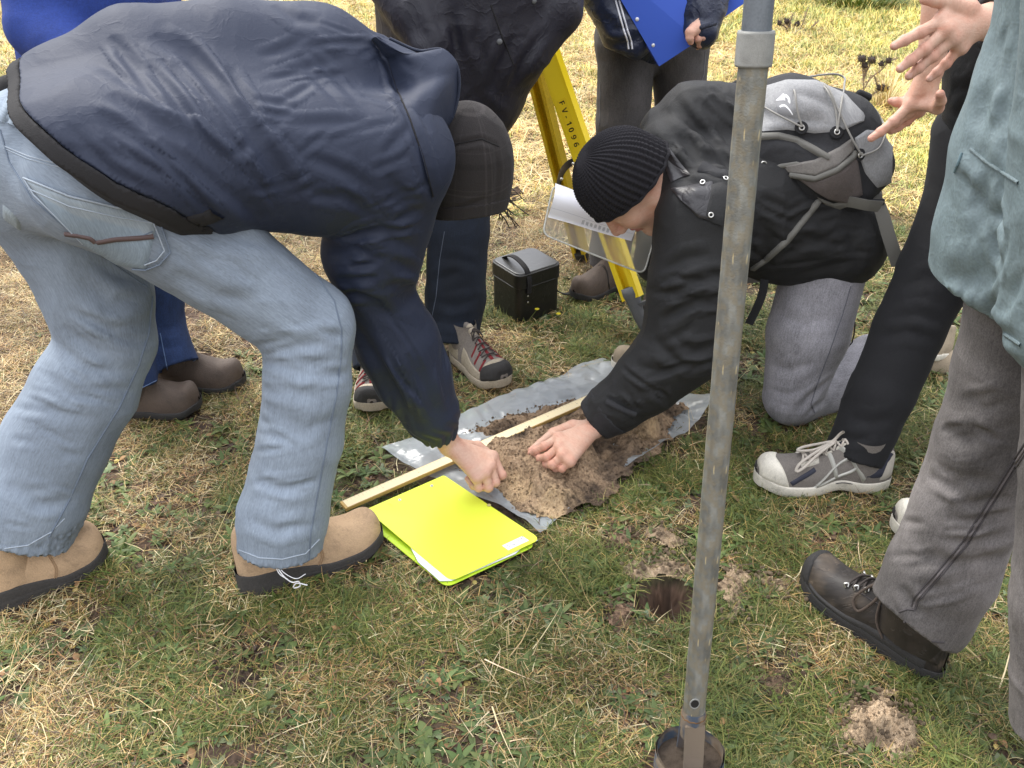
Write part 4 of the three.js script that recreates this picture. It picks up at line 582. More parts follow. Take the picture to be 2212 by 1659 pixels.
// ------------------------------------------------------------------ figure kit
// a set of small folds scattered over a stretch of cloth: angles in degrees below the horizontal of the sheet
function scatterFolds(seed, n, [x0, x1, y0, y1], [a0, a1], [l0, l1], dm, w) { const s = rng(seed); return Array.from({ length: n }, () => { const x = lerp(x0, x1, s()), y = lerp(y0, y1, s()), a = lerp(a0, a1, s()) * Math.PI / 180, l = lerp(l0, l1, s()), b = (s() - 0.5) * 0.5, p = []; for (let i = 0; i <= 3; i++) { const t = i / 3 - 0.5, aa = a + b * t; p.push([x + Math.cos(aa) * l * t, y + Math.sin(aa) * l * t]); } return [dm * (0.6 + 0.8 * s()), w * (0.7 + 0.6 * s()), p]; }); }
const join = (fs, k) => (x, y, z) => { let d = fs[0](x, y, z); for (let i = 1; i < fs.length; i++) d = smin(d, fs[i](x, y, z), k); return d; };
const SKIN = [0.62, 0.395, 0.30];
const skinTone = (pink = [], nails = []) => (x, y, z) => { let k = 0, n = 0; for (const p of pink) k = Math.max(k, 1 - sstep(0.004, 0.02, Math.hypot(x - p.x, y - p.y, z - p.z))); for (const p of nails) n = Math.max(n, 1 - sstep(0.0035, 0.0055, Math.hypot(x - p.x, y - p.y, z - p.z))); const c = [0, 1, 2].map(i => lerp(SKIN[i], [0.56, 0.25, 0.19][i], 0.6 * k)); return c.map((v, i) => lerp(v, [0.66, 0.43, 0.36][i], n)); };
// a hand from explicit joints: fingers [[mcp, pip, dip, tip] ...] and thumb [cmc, mcp, ip, tip], wrist and a point up the forearm
function hand(o) {
  const S = o.s || 1, palm = [], fing = [], pink = [], nails = [];
  palm.push(cone(o.arm, o.wrist, 0.033 * S, 0.027 * S));
  o.fingers.forEach((f, i) => {
    palm.push(cone(o.wrist.clone().lerp(f[0], 0.12), f[0], 0.018 * S, 0.0125 * S)); palm.push(ball(f[0], 0.0122 * S, 0.0122 * S, 0.0122 * S));
    const r = (i === 3 ? 0.86 : 1) * S * (o.fr || 1), rs = [0.0105, 0.0094, 0.0083, 0.0072]; const l = []; for (let k = 0; k + 1 < f.length; k++) l.push(cone(f[k], f[k + 1], rs[k] * r, rs[k + 1] * r)); for (let k = 1; k + 1 < f.length; k++) l.push(ball(f[k], rs[k] * r * 1.09, rs[k] * r * 1.09, rs[k] * r * 1.09)); fing.push(blend(l, 0.003)); pink.push(f[0], f[f.length - 1]); f.slice(1, -1).forEach(p => pink.push(p));
    if (o.nail) { const a = f[f.length - 2], b = f[f.length - 1]; nails.push(b.clone().addScaledVector(b.clone().sub(a).normalize(), 0.001).addScaledVector(o.nail, 0.0068 * r)); }
  });
  for (let i = 0; i + 1 < o.fingers.length; i++) palm.push(cone(o.wrist.clone().lerp(o.fingers[i][0].clone().lerp(o.fingers[i + 1][0], 0.5), 0.3), o.fingers[i][0].clone().lerp(o.fingers[i + 1][0], 0.5), 0.016 * S, 0.0098 * S));
  if (o.thumb) { const f = o.thumb, rs = [0.017, 0.0135, 0.0108, 0.0088], l = []; for (let k = 0; k + 1 < f.length; k++) l.push(cone(f[k], f[k + 1], rs[k] * S, rs[k + 1] * S)); fing.push(blend(l, 0.004)); pink.push(f[f.length - 1]); palm.push(cone(o.wrist, f[0], 0.02 * S, 0.016 * S)); palm.push(cone(f[0], f[1], 0.015 * S, 0.0125 * S)); palm.push(cone(f[1], o.fingers[0][0], 0.009, 0.009)); }
  const P = blend(palm, 0.009 * S), f = (x, y, z) => { let d = 1e9; for (const q of fing) d = Math.min(d, q(x, y, z)); return smin(P(x, y, z), d, 0.0035); };
  const g = mesh(f, box3([...palm, ...o.fingers.flatMap(q => q.slice(1).map(p => ball(p, 0.012, 0.012, 0.012))), ...(o.thumb || []).map(p => ball(p, 0.014, 0.014, 0.014))], 0.008), o.cell || 0.0028, { bones: palm.slice(0, 1), color: skinTone(pink, nails) });
  return g;
}
// a head in its own space: +z the face, +y the crown, centre between the ears; about 0.23 m from chin to crown
const headF = (() => {
  const b = (x, y, z, a, c, e) => ball(V(x, y, z), a, c, e), k = (a, c, r, s) => cone(V(...a), V(...c), r, s);
  const big = [b(0, 0.036, -0.012, 0.074, 0.088, 0.095), b(0, -0.02, 0.034, 0.056, 0.082, 0.058), k([0.046, -0.045, 0.0], [0.012, -0.098, 0.066], 0.02, 0.017), k([-0.046, -0.045, 0.0], [-0.012, -0.098, 0.066], 0.02, 0.017), b(0, -0.1, 0.07, 0.02, 0.015, 0.017), b(0.037, -0.02, 0.056, 0.026, 0.026, 0.026), b(-0.037, -0.02, 0.056, 0.026, 0.026, 0.026), k([0, -0.07, -0.022], [0, -0.17, -0.05], 0.055, 0.056)];
  const f0 = blend(big, 0.024);
  const det = [k([0, 0.022, 0.086], [0, -0.026, 0.113], 0.0085, 0.0115), b(0.0125, -0.032, 0.1, 0.0085, 0.0075, 0.011), b(-0.0125, -0.032, 0.1, 0.0085, 0.0075, 0.011), k([-0.04, 0.028, 0.07], [-0.012, 0.026, 0.084], 0.01, 0.009), k([0.04, 0.028, 0.07], [0.012, 0.026, 0.084], 0.01, 0.009)];
  const f1 = blend(det, 0.008);
  const eyeHole = blend([b(0.031, 0.006, 0.095, 0.015, 0.009, 0.013), b(-0.031, 0.006, 0.095, 0.015, 0.009, 0.013)], 0.002), lids = blend([b(0.031, 0.006, 0.072, 0.0135, 0.0125, 0.0125), b(-0.031, 0.006, 0.072, 0.0135, 0.0125, 0.0125)], 0.001);
  const up = blend([k([-0.021, -0.064, 0.078], [0, -0.058, 0.091], 0.004, 0.0062), k([0.021, -0.064, 0.078], [0, -0.058, 0.091], 0.004, 0.0062)], 0.004), lo = blend([k([-0.019, -0.068, 0.078], [0, -0.0715, 0.088], 0.004, 0.0066), k([0.019, -0.068, 0.078], [0, -0.0715, 0.088], 0.004, 0.0066)], 0.004);
  const ear = blend([ball(V(0.076, -0.004, -0.008), 0.008, 0.031, 0.019), ball(V(-0.076, -0.004, -0.008), 0.008, 0.031, 0.019)], 0.002);
  const f = (x, y, z) => { let d = smin(f0(x, y, z), f1(x, y, z), 0.012); d = -smin(-d, eyeHole(x, y, z), 0.006); d = smin(d, lids(x, y, z), 0.003); const l = Math.min(up(x, y, z), lo(x, y, z)); d = smin(d, l, 0.005); return d; }, fe = (x, y, z) => smin(f(x, y, z), ear(x, y, z), 0.005);
  return { f: fe, bare: f, box: new THREE.Box3(V(-0.1, -0.23, -0.13), V(0.1, 0.14, 0.14)), color: (x, y, z) => { const l = Math.min(up(x, y, z), lo(x, y, z)), k = 1 - sstep(-0.001, 0.0035, l); const r = Math.max(0, 1 - Math.hypot(Math.abs(x) - 0.035, y + 0.025, z - 0.075) / 0.03) * 0.4 + Math.max(0, 1 - Math.hypot(x, y + 0.028, z - 0.11) / 0.02) * 0.5; const brow = 1 - sstep(0.003, 0.006, Math.max(0, Math.hypot((Math.abs(x) - 0.028) * 0.4, (y - 0.031) * 1.1, (z - 0.085) * 0.5))); let c = [0, 1, 2].map(i => lerp(SKIN[i], [0.56, 0.25, 0.19][i], r)); c = c.map((v, i) => lerp(v, [0.42, 0.13, 0.115][i], k)); return c.map((v, i) => lerp(v, [0.06, 0.035, 0.022][i], brow * 0.8)); } };
})();
function headGeo(at, fwd, up, cell = 0.0045, s = 1, chin = false) { const g = mesh(chin === 'bare' ? headF.bare : chin ? (x, y, z) => Math.max(headF.bare(x, y, z), -(y + 0.06)) : headF.f, headF.box, cell, { color: headF.color }); g.applyMatrix4(headM(at, fwd, up, s)); return g; }
function headM(at, fwd, up, s = 1) { const z = fwd.clone().normalize(), x = V().crossVectors(up, z).normalize(), y = V().crossVectors(z, x); return new THREE.Matrix4().makeBasis(x, y, z).scale(V(s, s, s)).setPosition(at); }
function hairGeo(at, fwd, up) { const list = [ball(V(0, 0.046, -0.02), 0.082, 0.09, 0.1)], f0 = blend(list, 0.01), f = (x, y, z) => Math.max(f0(x, y, z) + 0.004 * noise(x * 90, y * 30, z * 60), Math.min(z - 0.045 - 0.6 * (y - 0.05), 9), -(y + 0.03 + (z > 0 ? -z * 0.4 : 0))); const g = mesh(f, box3(list, 0.02), 0.006, {}); g.applyMatrix4(headM(at, fwd, up)); return g; }
// hidden flesh under the clothes: one coarse body following the same joints
function flesh(lists, k, shrink, cell = 0.016) { const l = lists.flatMap(L => L.map((c, i) => { const e = i === L.length - 1 && L.length > 2; return { ...c, ra: Math.max(0.02, c.ra * shrink), dr: e ? Math.max(0.014, (c.ra + c.dr) * shrink * 0.25) - Math.max(0.02, c.ra * shrink) : c.dr * shrink }; })); return mesh(blend(l, 0.012), box3(l, 0.03), cell, { color: () => SKIN, bones: l.slice(0, 1) }); }
// ------------------------------------------------------------------ shoes: heel and toe points on the ground
function shoe(person, name, o) {
  const dir = o.toe.clone().sub(o.heel); dir.y = 0; const L = dir.length(); dir.normalize(); const zz = V().crossVectors(dir, V(0, 1, 0)), m = new THREE.Matrix4().makeBasis(dir, V(0, 1, 0), zz).setPosition(o.heel.x, o.y ?? 0.004, o.heel.z);
  if (o.pitch) m.multiply(new THREE.Matrix4().makeRotationZ(o.pitch)); if (o.roll) m.multiply(new THREE.Matrix4().makeRotationX(o.roll));
  const Wd = o.w || L * 0.18, sh = o.sole || 0.026, bend = o.bend || 0; // bend: which way the toe box curves
  const wid = t => Wd * Math.pow(Math.max(0, 1 - Math.pow(Math.abs(2 * t - 1), o.square || 5)), 0.48) * lerp(0.74, 1, sstep(0.25, 0.68, t)) * (1 - 0.06 * sstep(0.3, 0.45, t) * (1 - sstep(0.45, 0.6, t)));
  const mid = t => bend * L * 0.06 * t * t;
  const bot = t => 0.016 * sstep(0.74, 1, t) ** 1.5 + (o.arch || 0) * Math.exp(-(((t - 0.4) / 0.12) ** 2)), top = t => bot(t) + sh * (o.wedge ? lerp(1.45, 0.8, sstep(0.15, 0.62, t)) : 1);
  const toeH = o.toeH || 0.048, ankH = o.ankH || 0.11, hgt = t => lerp(ankH, toeH, Math.pow(sstep(o.a0 ?? 0.28, o.a1 ?? 0.8, t), o.ap || 0.75)) * (t > 0.86 ? Math.pow(Math.max(0, 1 - ((t - 0.86) / 0.14) ** 2), 0.42) : 1) * (t < 0.1 ? Math.pow(Math.max(0, 1 - ((0.1 - t) / 0.1) ** 2), 0.18) : 1);
  const up = (t, ph, off = 0) => { const c = Math.cos(ph), s = Math.max(0, Math.sin(ph)), h = hgt(t), w = wid(t) * 0.955 + off, y = Math.pow(s, 0.9) * (h + off), nar = lerp(1, lerp(0.52, 1, sstep(0.05, 0.075, toeH / Math.max(h, 0.02) * 0.07)), sstep(0.2, 0.9, y / Math.max(ankH, h))); return V(t * L + off * (t > 0.92 ? 1 : t < 0.06 ? -1 : 0), top(t) - 0.004 + y, mid(t) + Math.sign(c) * Math.pow(Math.abs(c), 0.72) * w * nar); };
  const S = s => 0.5 - 0.5 * Math.cos(Math.PI * s);
  const mk = (g, mt, nm, par, lab) => { g.applyMatrix4(m); return part(par, nm, g, mt, lab); };
  const U = grid(56, 30, (u, v) => up(clamp(S(u), 0.0008, 0.9992), lerp(-0.06, Math.PI + 0.06, v)));
  const root = mk(o.tint ? paint(U, o.tint) : U, o.upper, name, person, o.label);
  const ring = [[0, 0.97, -1], [0, 1.0, 0.05], [0.22, 1.02, 0], [0.27, 0.985, 0], [0.32, 1.02, 0], [0.5, 1.03, 0], [0.55, 0.99, 0], [0.6, 1.03, 0], [0.93, 1.02, 0], [1, 0.985, 0], [1, 0.9, 0]];
  const rs = o.plainSole ? [[0, 0.93], [0.04, 0.99], [0.3, 1.03], [0.62, 1.05], [0.9, 1.035], [1, 1.0], [1, 0.9]] : ring;
  const soleG = grid(96, rs.length - 1, (u, v) => { const a = u * 2 * Math.PI, t = clamp(0.5 + 0.5 * Math.cos(a), 0, 1), r = rs[Math.round(v * (rs.length - 1))], sg = Math.sin(a) >= 0 ? 1 : -1, w = wid(t) * r[1]; return V(t * L + (t > 0.97 ? 0.004 : t < 0.03 ? -0.004 : 0) * r[1], lerp(bot(t), top(t), r[0]), mid(t) + sg * Math.max(w, 0)); });
  const sole = mk(soleG, o.soleMat || M.rubber, 'sole', root);
  const bottom = grid(40, 2, (u, v) => { const t = S(u); return V(t * L, bot(t) + 0.0005, mid(t) + (v * 2 - 1) * wid(t) * 0.93); }); mk(bottom, o.soleMat || M.rubber, 'outsole', sole);
  const patch = (nm, c, mt, off = 0.0016, nu = 18, nv = 10, par = root, lab) => mk(grid(nu, nv, (u, v) => { const q = c(u, v); const e = u === 0 || u === 1 || v === 0 || v === 1; return up(clamp(q[0], 0.001, 0.999), q[1], e ? -0.002 : off); }), mt, nm, par, lab);
  const strip = (nm, pts, wd, mt, off = 0.002) => { const c = pts.map(q => V(...up(q[0], q[1]).toArray())), cv = new THREE.CatmullRomCurve3(pts.map(q => V(q[0] * L, q[1] * 0.06, 0))), n = pts.length * 6; return patch(nm, (u, v) => { const p = cv.getPoint(u), t = cv.getTangent(u), d = (v - 0.5) * wd; return [(p.x - t.y * d) / L, (p.y + t.x * d) / 0.06]; }, mt, off, n, 4); };
  const cord = (nm, pts, r, mt, par = root) => mk(tube(pts.map(q => up(q[0], q[1], q[2] ?? 0.003)), r, 6, pts.length * 6), mt, nm, par);
  if (o.shaft) { const [sh0, sr, sm, sn] = o.shaft; mk(grid(28, 8, (u, v) => { const a = u * 6.2832, f = sstep(0, 1, v); return V(L * (0.235 - 0.02 * v) + Math.cos(a) * sr * lerp(1.45, 1.12, f), lerp(ankH * 0.45, sh0, v), mid(0.2) + Math.sin(a) * sr * lerp(1.0, 0.92, f)); }), sm || o.upper, sn || 'shaft', root); }
  return { root, up, patch, strip, cord, L, mk, m, sole };
}
const bootSeam = (s, sd, m = M.rubberGrey, t0 = 0) => { for (const e of [0, 0.014]) s.cord('seam', [[0.56, Math.PI / 2], [0.525, Math.PI / 2 + sd * 0.45], [0.50, Math.PI / 2 + sd * 0.9], [0.505, Math.PI / 2 + sd * 1.3], [0.47, Math.PI / 2 + sd * 1.6]].map(q => [q[0] + t0 - e, q[1], 0.0008]), 0.0011, m); };
// ------------------------------------------------------------------ A: the man bending over, navy windbreaker and pale jeans
{
  const t = thing('person', 'person bending far over in a navy windbreaker, faded light blue jeans and tan boots', 'person', G(430, 1250));
  const jr = chain([190, 392, -1.46, 126], [480, 564, -1.51, 112], [665, 705, -1.54, 98], [664, 830, -1.50, 91], [648, 950, -1.47, 88], [612, 1110, -1.435, 95], [601, 1200, -1.42, 91]);
  const jl = chain([50, 380, -1.6, 128], [150, 520, -1.61, 113], [212, 640, -1.61, 112], [234, 735, -1.59, 97], [186, 840, -1.555, 106], [122, 955, -1.51, 108], [72, 1080, -1.46, 108], [44, 1180, -1.42, 94]);
  const hips = chain([190, 392, -1.46, 124], [50, 380, -1.6, 124]).concat(chain([85, 310, -1.52, 122], [235, 318, -1.545, 112]));
  const cR = W(600, 1176, -1.422), dR = W(601, 1200, -1.42).sub(W(612, 1110, -1.435)).normalize().add(V(0.10, 0, 0)).normalize(), cL = W(50, 1160, -1.425), dL = W(44, 1180, -1.42).sub(W(72, 1080, -1.46)).normalize();
  const fray = f => (x, y, z) => { const d = f(x, y, z); if (y > 0.2) return d; const s = Math.max((x - cR.x) * dR.x + (y - cR.y) * dR.y + (z - cR.z) * dR.z, (x - cL.x) * dL.x + (y - cL.y) * dL.y + (z - cL.z) * dL.z); return d + 0.004 * sstep(-0.012, 0, s) * noise(x * 240, y * 60, z * 240); };
  const legR = scoop(cut(blend(jr, 0.014), cR, dR), blend([cone(cR.clone().addScaledVector(dR, -0.07), cR.clone().addScaledVector(dR, 0.05), 0.06, 0.083)], 0.01));
  const legL = scoop(cut(blend(jl, 0.014), cL, dL), blend([cone(cL.clone().addScaledVector(dL, -0.07), cL.clone().addScaledVector(dL, 0.05), 0.06, 0.083)], 0.01));
  let jeans = join([legR, legL, blend(hips, 0.03)], 0.035);
  const P = (f, l) => [f, ...l];
  jeans = folds(jeans, [[0.0098, 0.014, [[575, 745], [640, 752], [735, 735]]], [0.0084, 0.012, [[580, 790], [650, 795], [720, 780]]], [0.0070, 0.012, [[575, 830], [640, 850], [700, 862]]], [0.0112, 0.014, [[135, 700], [200, 755], [262, 790]]], [0.0084, 0.012, [[120, 745], [200, 800], [290, 800]]], [0.0084, 0.012, [[80, 800], [150, 850], [235, 862]]], [0.0070, 0.012, [[60, 860], [120, 890], [210, 905]]], [0.0084, 0.014, [[170, 600], [240, 660], [320, 640]]], [0.0070, 0.012, [[190, 560], [270, 600], [320, 620]]], [0.0084, 0.014, [[380, 585], [470, 640], [560, 660]]], [0.0070, 0.012, [[420, 500], [520, 520], [600, 520]]], [0.0070, 0.012, [[530, 1030], [600, 1060], [690, 1040]]], [0.0070, 0.012, [[525, 1120], [600, 1150], [690, 1130]]], [0.0070, 0.012, [[20, 1040], [90, 1090], [170, 1080]]], [0.0056, 0.012, [[600, 900], [660, 930], [730, 900]]], [0.012, 0.016, [[20, 330], [90, 440], [170, 512], [300, 600], [420, 665]]]]);
  jeans = folds(jeans, [...scatterFolds(15, 14, [540, 740, 720, 880], [-20, 25], [50, 120], 0.005, 0.007), ...scatterFolds(16, 10, [530, 700, 900, 1180], [-25, 30], [50, 110], 0.004, 0.007), ...scatterFolds(17, 14, [60, 300, 660, 900], [5, 50], [60, 130], 0.005, 0.007), ...scatterFolds(18, 8, [20, 180, 920, 1150], [-20, 30], [50, 100], 0.004, 0.007), ...scatterFolds(19, 8, [380, 640, 500, 660], [20, 50], [70, 160], 0.004, 0.008)]);
  jeans = rumple(jeans, 0.003, 7, 1, 1.2, 1, 3);
  const denim = (x, y, z, nx, ny, nz) => { const w = fbm(x * 5, y * 5, z * 5, 2), f = 0.9 + 0.4 * w; return [0.305 * f, 0.362 * f, 0.44 * f]; };
  const bones = [...jr, ...jl, ...hips];
  const pants = part(t, 'jeans', mesh(fray(jeans), box3(bones, 0.02), 0.0068, { bones, color: denim }), M.denim);
  const st = mat([0.36, 0.41, 0.47], { roughness: 0.95 }), sd = mat([0.15, 0.185, 0.24], { roughness: 0.95 });
  const seam = (pts, m = sd, r = 0.0016, n = 5) => part(pants, 'seam', tube(line(jeans, pts, n), r, 5), m);
  seam([[590, 475], [625, 520], [680, 590], [722, 650], [738, 712], [738, 760], [728, 850], [706, 960], [688, 1060], [672, 1150], [668, 1210]]);
  seam([[330, 640], [322, 720], [300, 790], [258, 880], [190, 990], [150, 1080], [106, 1160]], sd, 0.002);
  seam([[0, 280], [20, 350], [70, 430], [150, 500], [230, 560], [320, 622]], sd, 0.0015);
  seam([[8, 315], [60, 337], [110, 350], [165, 358]], st, 0.0014); seam([[8, 320], [60, 343], [110, 357], [165, 366]], st, 0.001);
  part(pants, 'hem', tube(line(jeans, [[516, 1188], [560, 1205], [610, 1208], [660, 1196], [690, 1165]], 6), 0.0014, 5), st); part(pants, 'hem', tube(line(jeans, [[10, 1185], [60, 1178], [110, 1150], [140, 1120]], 6), 0.0014, 5), st);
  for (const [a, b, w] of [[[2, 262], [42, 196], 0.017], [[28, 272], [68, 202], 0.017]]) part(pants, 'belt_loop', ribbon(jeans, [a, [(a[0] + b[0]) / 2, (a[1] + b[1]) / 2], b], w, 0.006, 6), M.denim);
  const waist = part(pants, 'waistband', ribbon(jeans, [[4, 232], [30, 238], [60, 256], [95, 284]], 0.04, 0.004, 6), M.denim);
  pants.children.forEach(m => { if (m.material === M.denim) paint(m.geometry, () => [0.32, 0.38, 0.45]); });
  // back pocket with its stitching and brown inlay
  const pk = part(pants, 'back_pocket', panel(jeans, [[50, 384], [150, 424], [250, 448], [342, 470]], [[122, 470], [180, 530], [250, 572], [316, 584]], 30, 16, 0.004), M.denim, 'rear jeans pocket with frayed white stitching and brown inlay'); paint(pk.geometry, (x, y, z, a, b, c, u, v) => v < 0.03 ? [0.33, 0.38, 0.42] : [0.29, 0.36, 0.43]);
  const pseam = (pts, m = st, r = 0.0012, nm = 'stitching') => part(pk, nm, tube(line(grow(jeans, 0.004), pts, 6), r, 5), m);
  pseam([[50, 384], [150, 424], [250, 448], [300, 456]], st, 0.0018); pseam([[62, 408], [150, 446], [250, 469], [330, 482]]); pseam([[52, 388], [72, 420], [122, 470], [178, 528]]); pseam([[342, 470], [356, 510], [368, 546], [345, 572], [314, 584], [285, 582]], sd, 0.0016); pseam([[330, 478], [344, 512], [355, 542], [338, 563], [312, 573]]); pseam([[330, 500], [310, 508], [300, 512]], sd, 0.001);
  const br = mat([0.10, 0.065, 0.062], { roughness: 0.7 }); part(pk, 'inlay', ribbon(grow(jeans, 0.004), [[140, 506], [168, 509], [195, 515], [206, 524]], 0.008, 0.0025, 6), br); part(pk, 'inlay', ribbon(grow(jeans, 0.004), [[209, 524], [250, 517], [300, 514], [332, 511]], 0.009, 0.0025, 6), br);
  part(pants, 'back_pocket', panel(jeans, [[4, 440], [20, 452], [34, 468], [44, 482]], [[4, 470], [18, 482], [32, 490], [46, 500]], 8, 6, 0.003), M.denim); paint(pants.children[pants.children.length - 1].geometry, () => [0.34, 0.4, 0.44]);
  // loose white threads at the frayed hem
  { const th = mat([0.72, 0.72, 0.74]), p = (x, y, h) => { const q = hit(jeans, x, y) || W(x, y, -1.36); return q.add(V(0, 0, 0.004)); }, z0 = -1.345; const a = [W(598, 1222, z0), W(606, 1236, z0 + .005), W(616, 1248, z0 + .01), W(632, 1258, z0 + .012), W(645, 1256, z0 + .012), W(648, 1266, z0 + .012), W(634, 1270, z0 + .012), W(640, 1260, z0 + .012), W(664, 1264, z0 + .012)];
    part(pants, 'loose_thread', [tube(a, 0.0014, 5), tube([W(594, 1220, z0), W(604, 1240, z0 + .006), W(622, 1252, z0 + .012)], 0.0011, 5), tube([W(602, 1224, z0), W(612, 1236, z0 + .006), W(640, 1250, z0 + .012), W(660, 1240, z0 + .01)], 0.0009, 5)], th); }
  // windbreaker
  const HEMBOW = 0.05;
  const jRt = chain([150, 352, -1.45, 150], [215, 332, -1.47, 152], [450, 335, -1.55, 155], [690, 345, -1.65, 160], [850, 335, -1.68, 128]);
  const jLt = chain([88, 240, -1.585, 106], [160, 204, -1.62, 108], [300, 150, -1.68, 128], [500, 145, -1.75, 138], [680, 165, -1.81, 146], [820, 225, -1.84, 122]);
  const jArm = chain([845, 340, -1.67, 128], [805, 545, -1.69, 108], [810, 635, -1.70, 80], [858, 738, -1.71, 90], [892, 812, -1.72, 83], [930, 892, -1.72, 62], [944, 925, -1.72, 43]);
  const lArm = chain([850, 240, -1.86, 95], [830, 420, -1.92, 70], [770, 560, -1.80, 52]);
  const collar = chain([815, 156, -1.84, 66], [890, 175, -1.83, 52], [925, 200, -1.82, 38]).concat(chain([905, 225, -1.80, 46], [912, 300, -1.77, 36], [922, 400, -1.74, 30]));
  const trunkF = join([blend(jRt, 0.015), blend(jLt, 0.015), blend(lArm, 0.015), blend(chain([190, 355, -1.435, 142], [330, 366, -1.455, 142], [440, 366, -1.5, 132]), 0.01), blend(chain([128, 290, -1.52, 118], [330, 255, -1.60, 146], [560, 260, -1.70, 150]), 0.01)], 0.05), J0 = join([trunkF, blend(jArm, 0.01), blend(collar, 0.012)], 0.025);
  const h1 = hit(J0, 42, 150), h3 = hit(J0, 430, 478), hm = hit(J0, 190, 372), hn = V().crossVectors(h3.clone().sub(h1), V(-0.62, 0, -0.78)).normalize(); if (hn.dot(V(-1, 0, 0.4)) < 0) hn.negate();
  const armF = blend(jArm, 0.01), he = h3.clone().sub(h1), hl = he.length(); he.normalize(); const bow = (f, off) => (x, y, z) => { const u = clamp(((x - h1.x) * he.x + (y - h1.y) * he.y + (z - h1.z) * he.z) / hl, -0.4, 1.3), d = f(x, y, z), da = armF(x, y, z), e = -0.6 * sstep(0.07, 0.015, da) + hn.x * (x - h1.x) + hn.y * (y - h1.y) + hn.z * (z - h1.z) - off - HEMBOW * 4 * u * (1 - u); return Math.max(d, (e - 0.004 * noise(x * 16, y * 16, z * 16)) * 0.85); };
  const cu = W(948, 946, -1.722), cd = W(955, 945, -1.722).sub(W(915, 850, -1.72)).normalize();
  const cuffed = f => (x, y, z) => { const dx = x - cu.x, dy = y - cu.y, dz = z - cu.z; if (Math.hypot(dx, dy, dz) > 0.2) return f(x, y, z); return Math.max(f(x, y, z), dx * cd.x + dy * cd.y + dz * cd.z); };
  let jk = folds(cuffed(J0), [
    [0.02, 0.014, [[240, 200], [321, 254], [411, 299], [504, 381], [578, 486]]], [0.019, 0.013, [[345, 297], [411, 351], [478, 403], [575, 480]]], [0.018, 0.014, [[330, 74], [403, 119], [467, 194], [534, 287], [597, 384], [690, 545]]], [0.013, 0.013, [[373, 142], [440, 209], [485, 284], [560, 400], [640, 500]]], [0.006, 0.014, [[172, 261], [261, 276], [343, 299], [420, 350]]], [0.011, 0.013, [[440, 140], [520, 240], [590, 340], [660, 460]]], [0.006, 0.012, [[205, 130], [300, 190], [380, 250]]],
    [0.005, 0.008, [[824, 341], [860, 300], [892, 266]]], [0.010, 0.008, [[800, 82], [838, 126], [858, 191], [885, 253], [915, 340], [938, 430]]], [0.009, 0.012, [[749, 540], [783, 502], [838, 500]]], [0.010, 0.014, [[838, 375], [865, 427], [909, 471]]], [0.007, 0.012, [[800, 470], [850, 520], [905, 540]]], [0.012, 0.015, [[762, 690], [810, 775], [860, 870], [918, 940]]], [0.010, 0.016, [[850, 610], [880, 640], [915, 668]]], [0.008, 0.014, [[730, 600], [780, 640], [850, 690]]], [0.008, 0.013, [[880, 760], [915, 830], [945, 900]]], [0.006, 0.012, [[950, 720], [960, 800], [968, 870]]],
    [0.005, 0.009, [[620, 270], [700, 265], [800, 262]]], [0.004, 0.008, [[560, 180], [650, 150], [760, 120]]], [0.004, 0.008, [[640, 120], [700, 190], [760, 250]]], [0.005, 0.01, [[660, 330], [740, 370], [830, 420]]], [0.005, 0.01, [[640, 400], [720, 430], [790, 440]]], [0.007, 0.012, [[590, 10], [640, 40], [690, 50]]], [0.006, 0.01, [[840, 140], [880, 160], [930, 150]]], [0.006, 0.01, [[860, 180], [900, 230], [930, 290]]], [-0.008, 0.014, [[800, 86], [850, 110], [905, 120]]], [0.004, 0.008, [[150, 300], [230, 360], [330, 420]]], [0.004, 0.008, [[220, 280], [300, 350], [400, 400]]],
    ...scatterFolds(5, 10, [200, 600, 140, 400], [42, 56], [160, 300], 0.0075, 0.010), ...scatterFolds(6, 30, [560, 880, 60, 440], [-40, 50], [70, 180], 0.0034, 0.0065), ...scatterFolds(7, 12, [760, 900, 420, 660], [-30, 40], [60, 130], 0.007, 0.008), ...scatterFolds(8, 10, [830, 960, 720, 900], [55, 80], [70, 150], 0.005, 0.006), ...scatterFolds(9, 9, [120, 330, 230, 420], [20, 60], [50, 110], 0.0035, 0.008)]);
  jk = rumple(jk, 0.0019, 8, 1.2, 1.2, 1.2, 11);
  const gather = f => (x, y, z) => { const s = (x - cu.x) * cd.x + (y - cu.y) * cd.y + (z - cu.z) * cd.z; if (s < -0.09 || s > 0.02) return f(x, y, z); const a = Math.atan2((x - cu.x - cd.x * s) , (z - cu.z - cd.z * s)), k = sstep(-0.09, -0.02, s); return f(x, y, z) - 0.0028 * k * Math.sin(a * 13 + 3 * Math.sin(s * 60)); };
  const body = bow(gather(jk), 0);
  const jb = [...jRt, ...jLt, ...jArm, ...collar, ...lArm];
  const jacket = part(t, 'jacket', mesh(body, box3(jb, 0.02), 0.005, { bones: jb }), M.nylonNavy, 'navy blue nylon windbreaker stretched over the bent back');
  part(jacket, 'hem_band', mesh(scoop(bow(grow(join([trunkF], 0.03), 0.001), 0.026), bow(grow(trunkF, 0.2), 0.001)), box3([...jRt, ...jLt], 0.02), 0.0062, { bones: jb }), M.hemBlack);
  part(jacket, 'hem_band', ribbon(body, [[330, 470], [380, 478], [440, 474], [470, 462]], 0.03, 0.004, 6), M.hemBlack);
  part(jacket, 'collar_seam', tube(line(body, [[803, 85], [838, 128], [858, 193], [885, 255], [914, 340], [936, 425]], 6), 0.0018, 5), M.hemBlack);
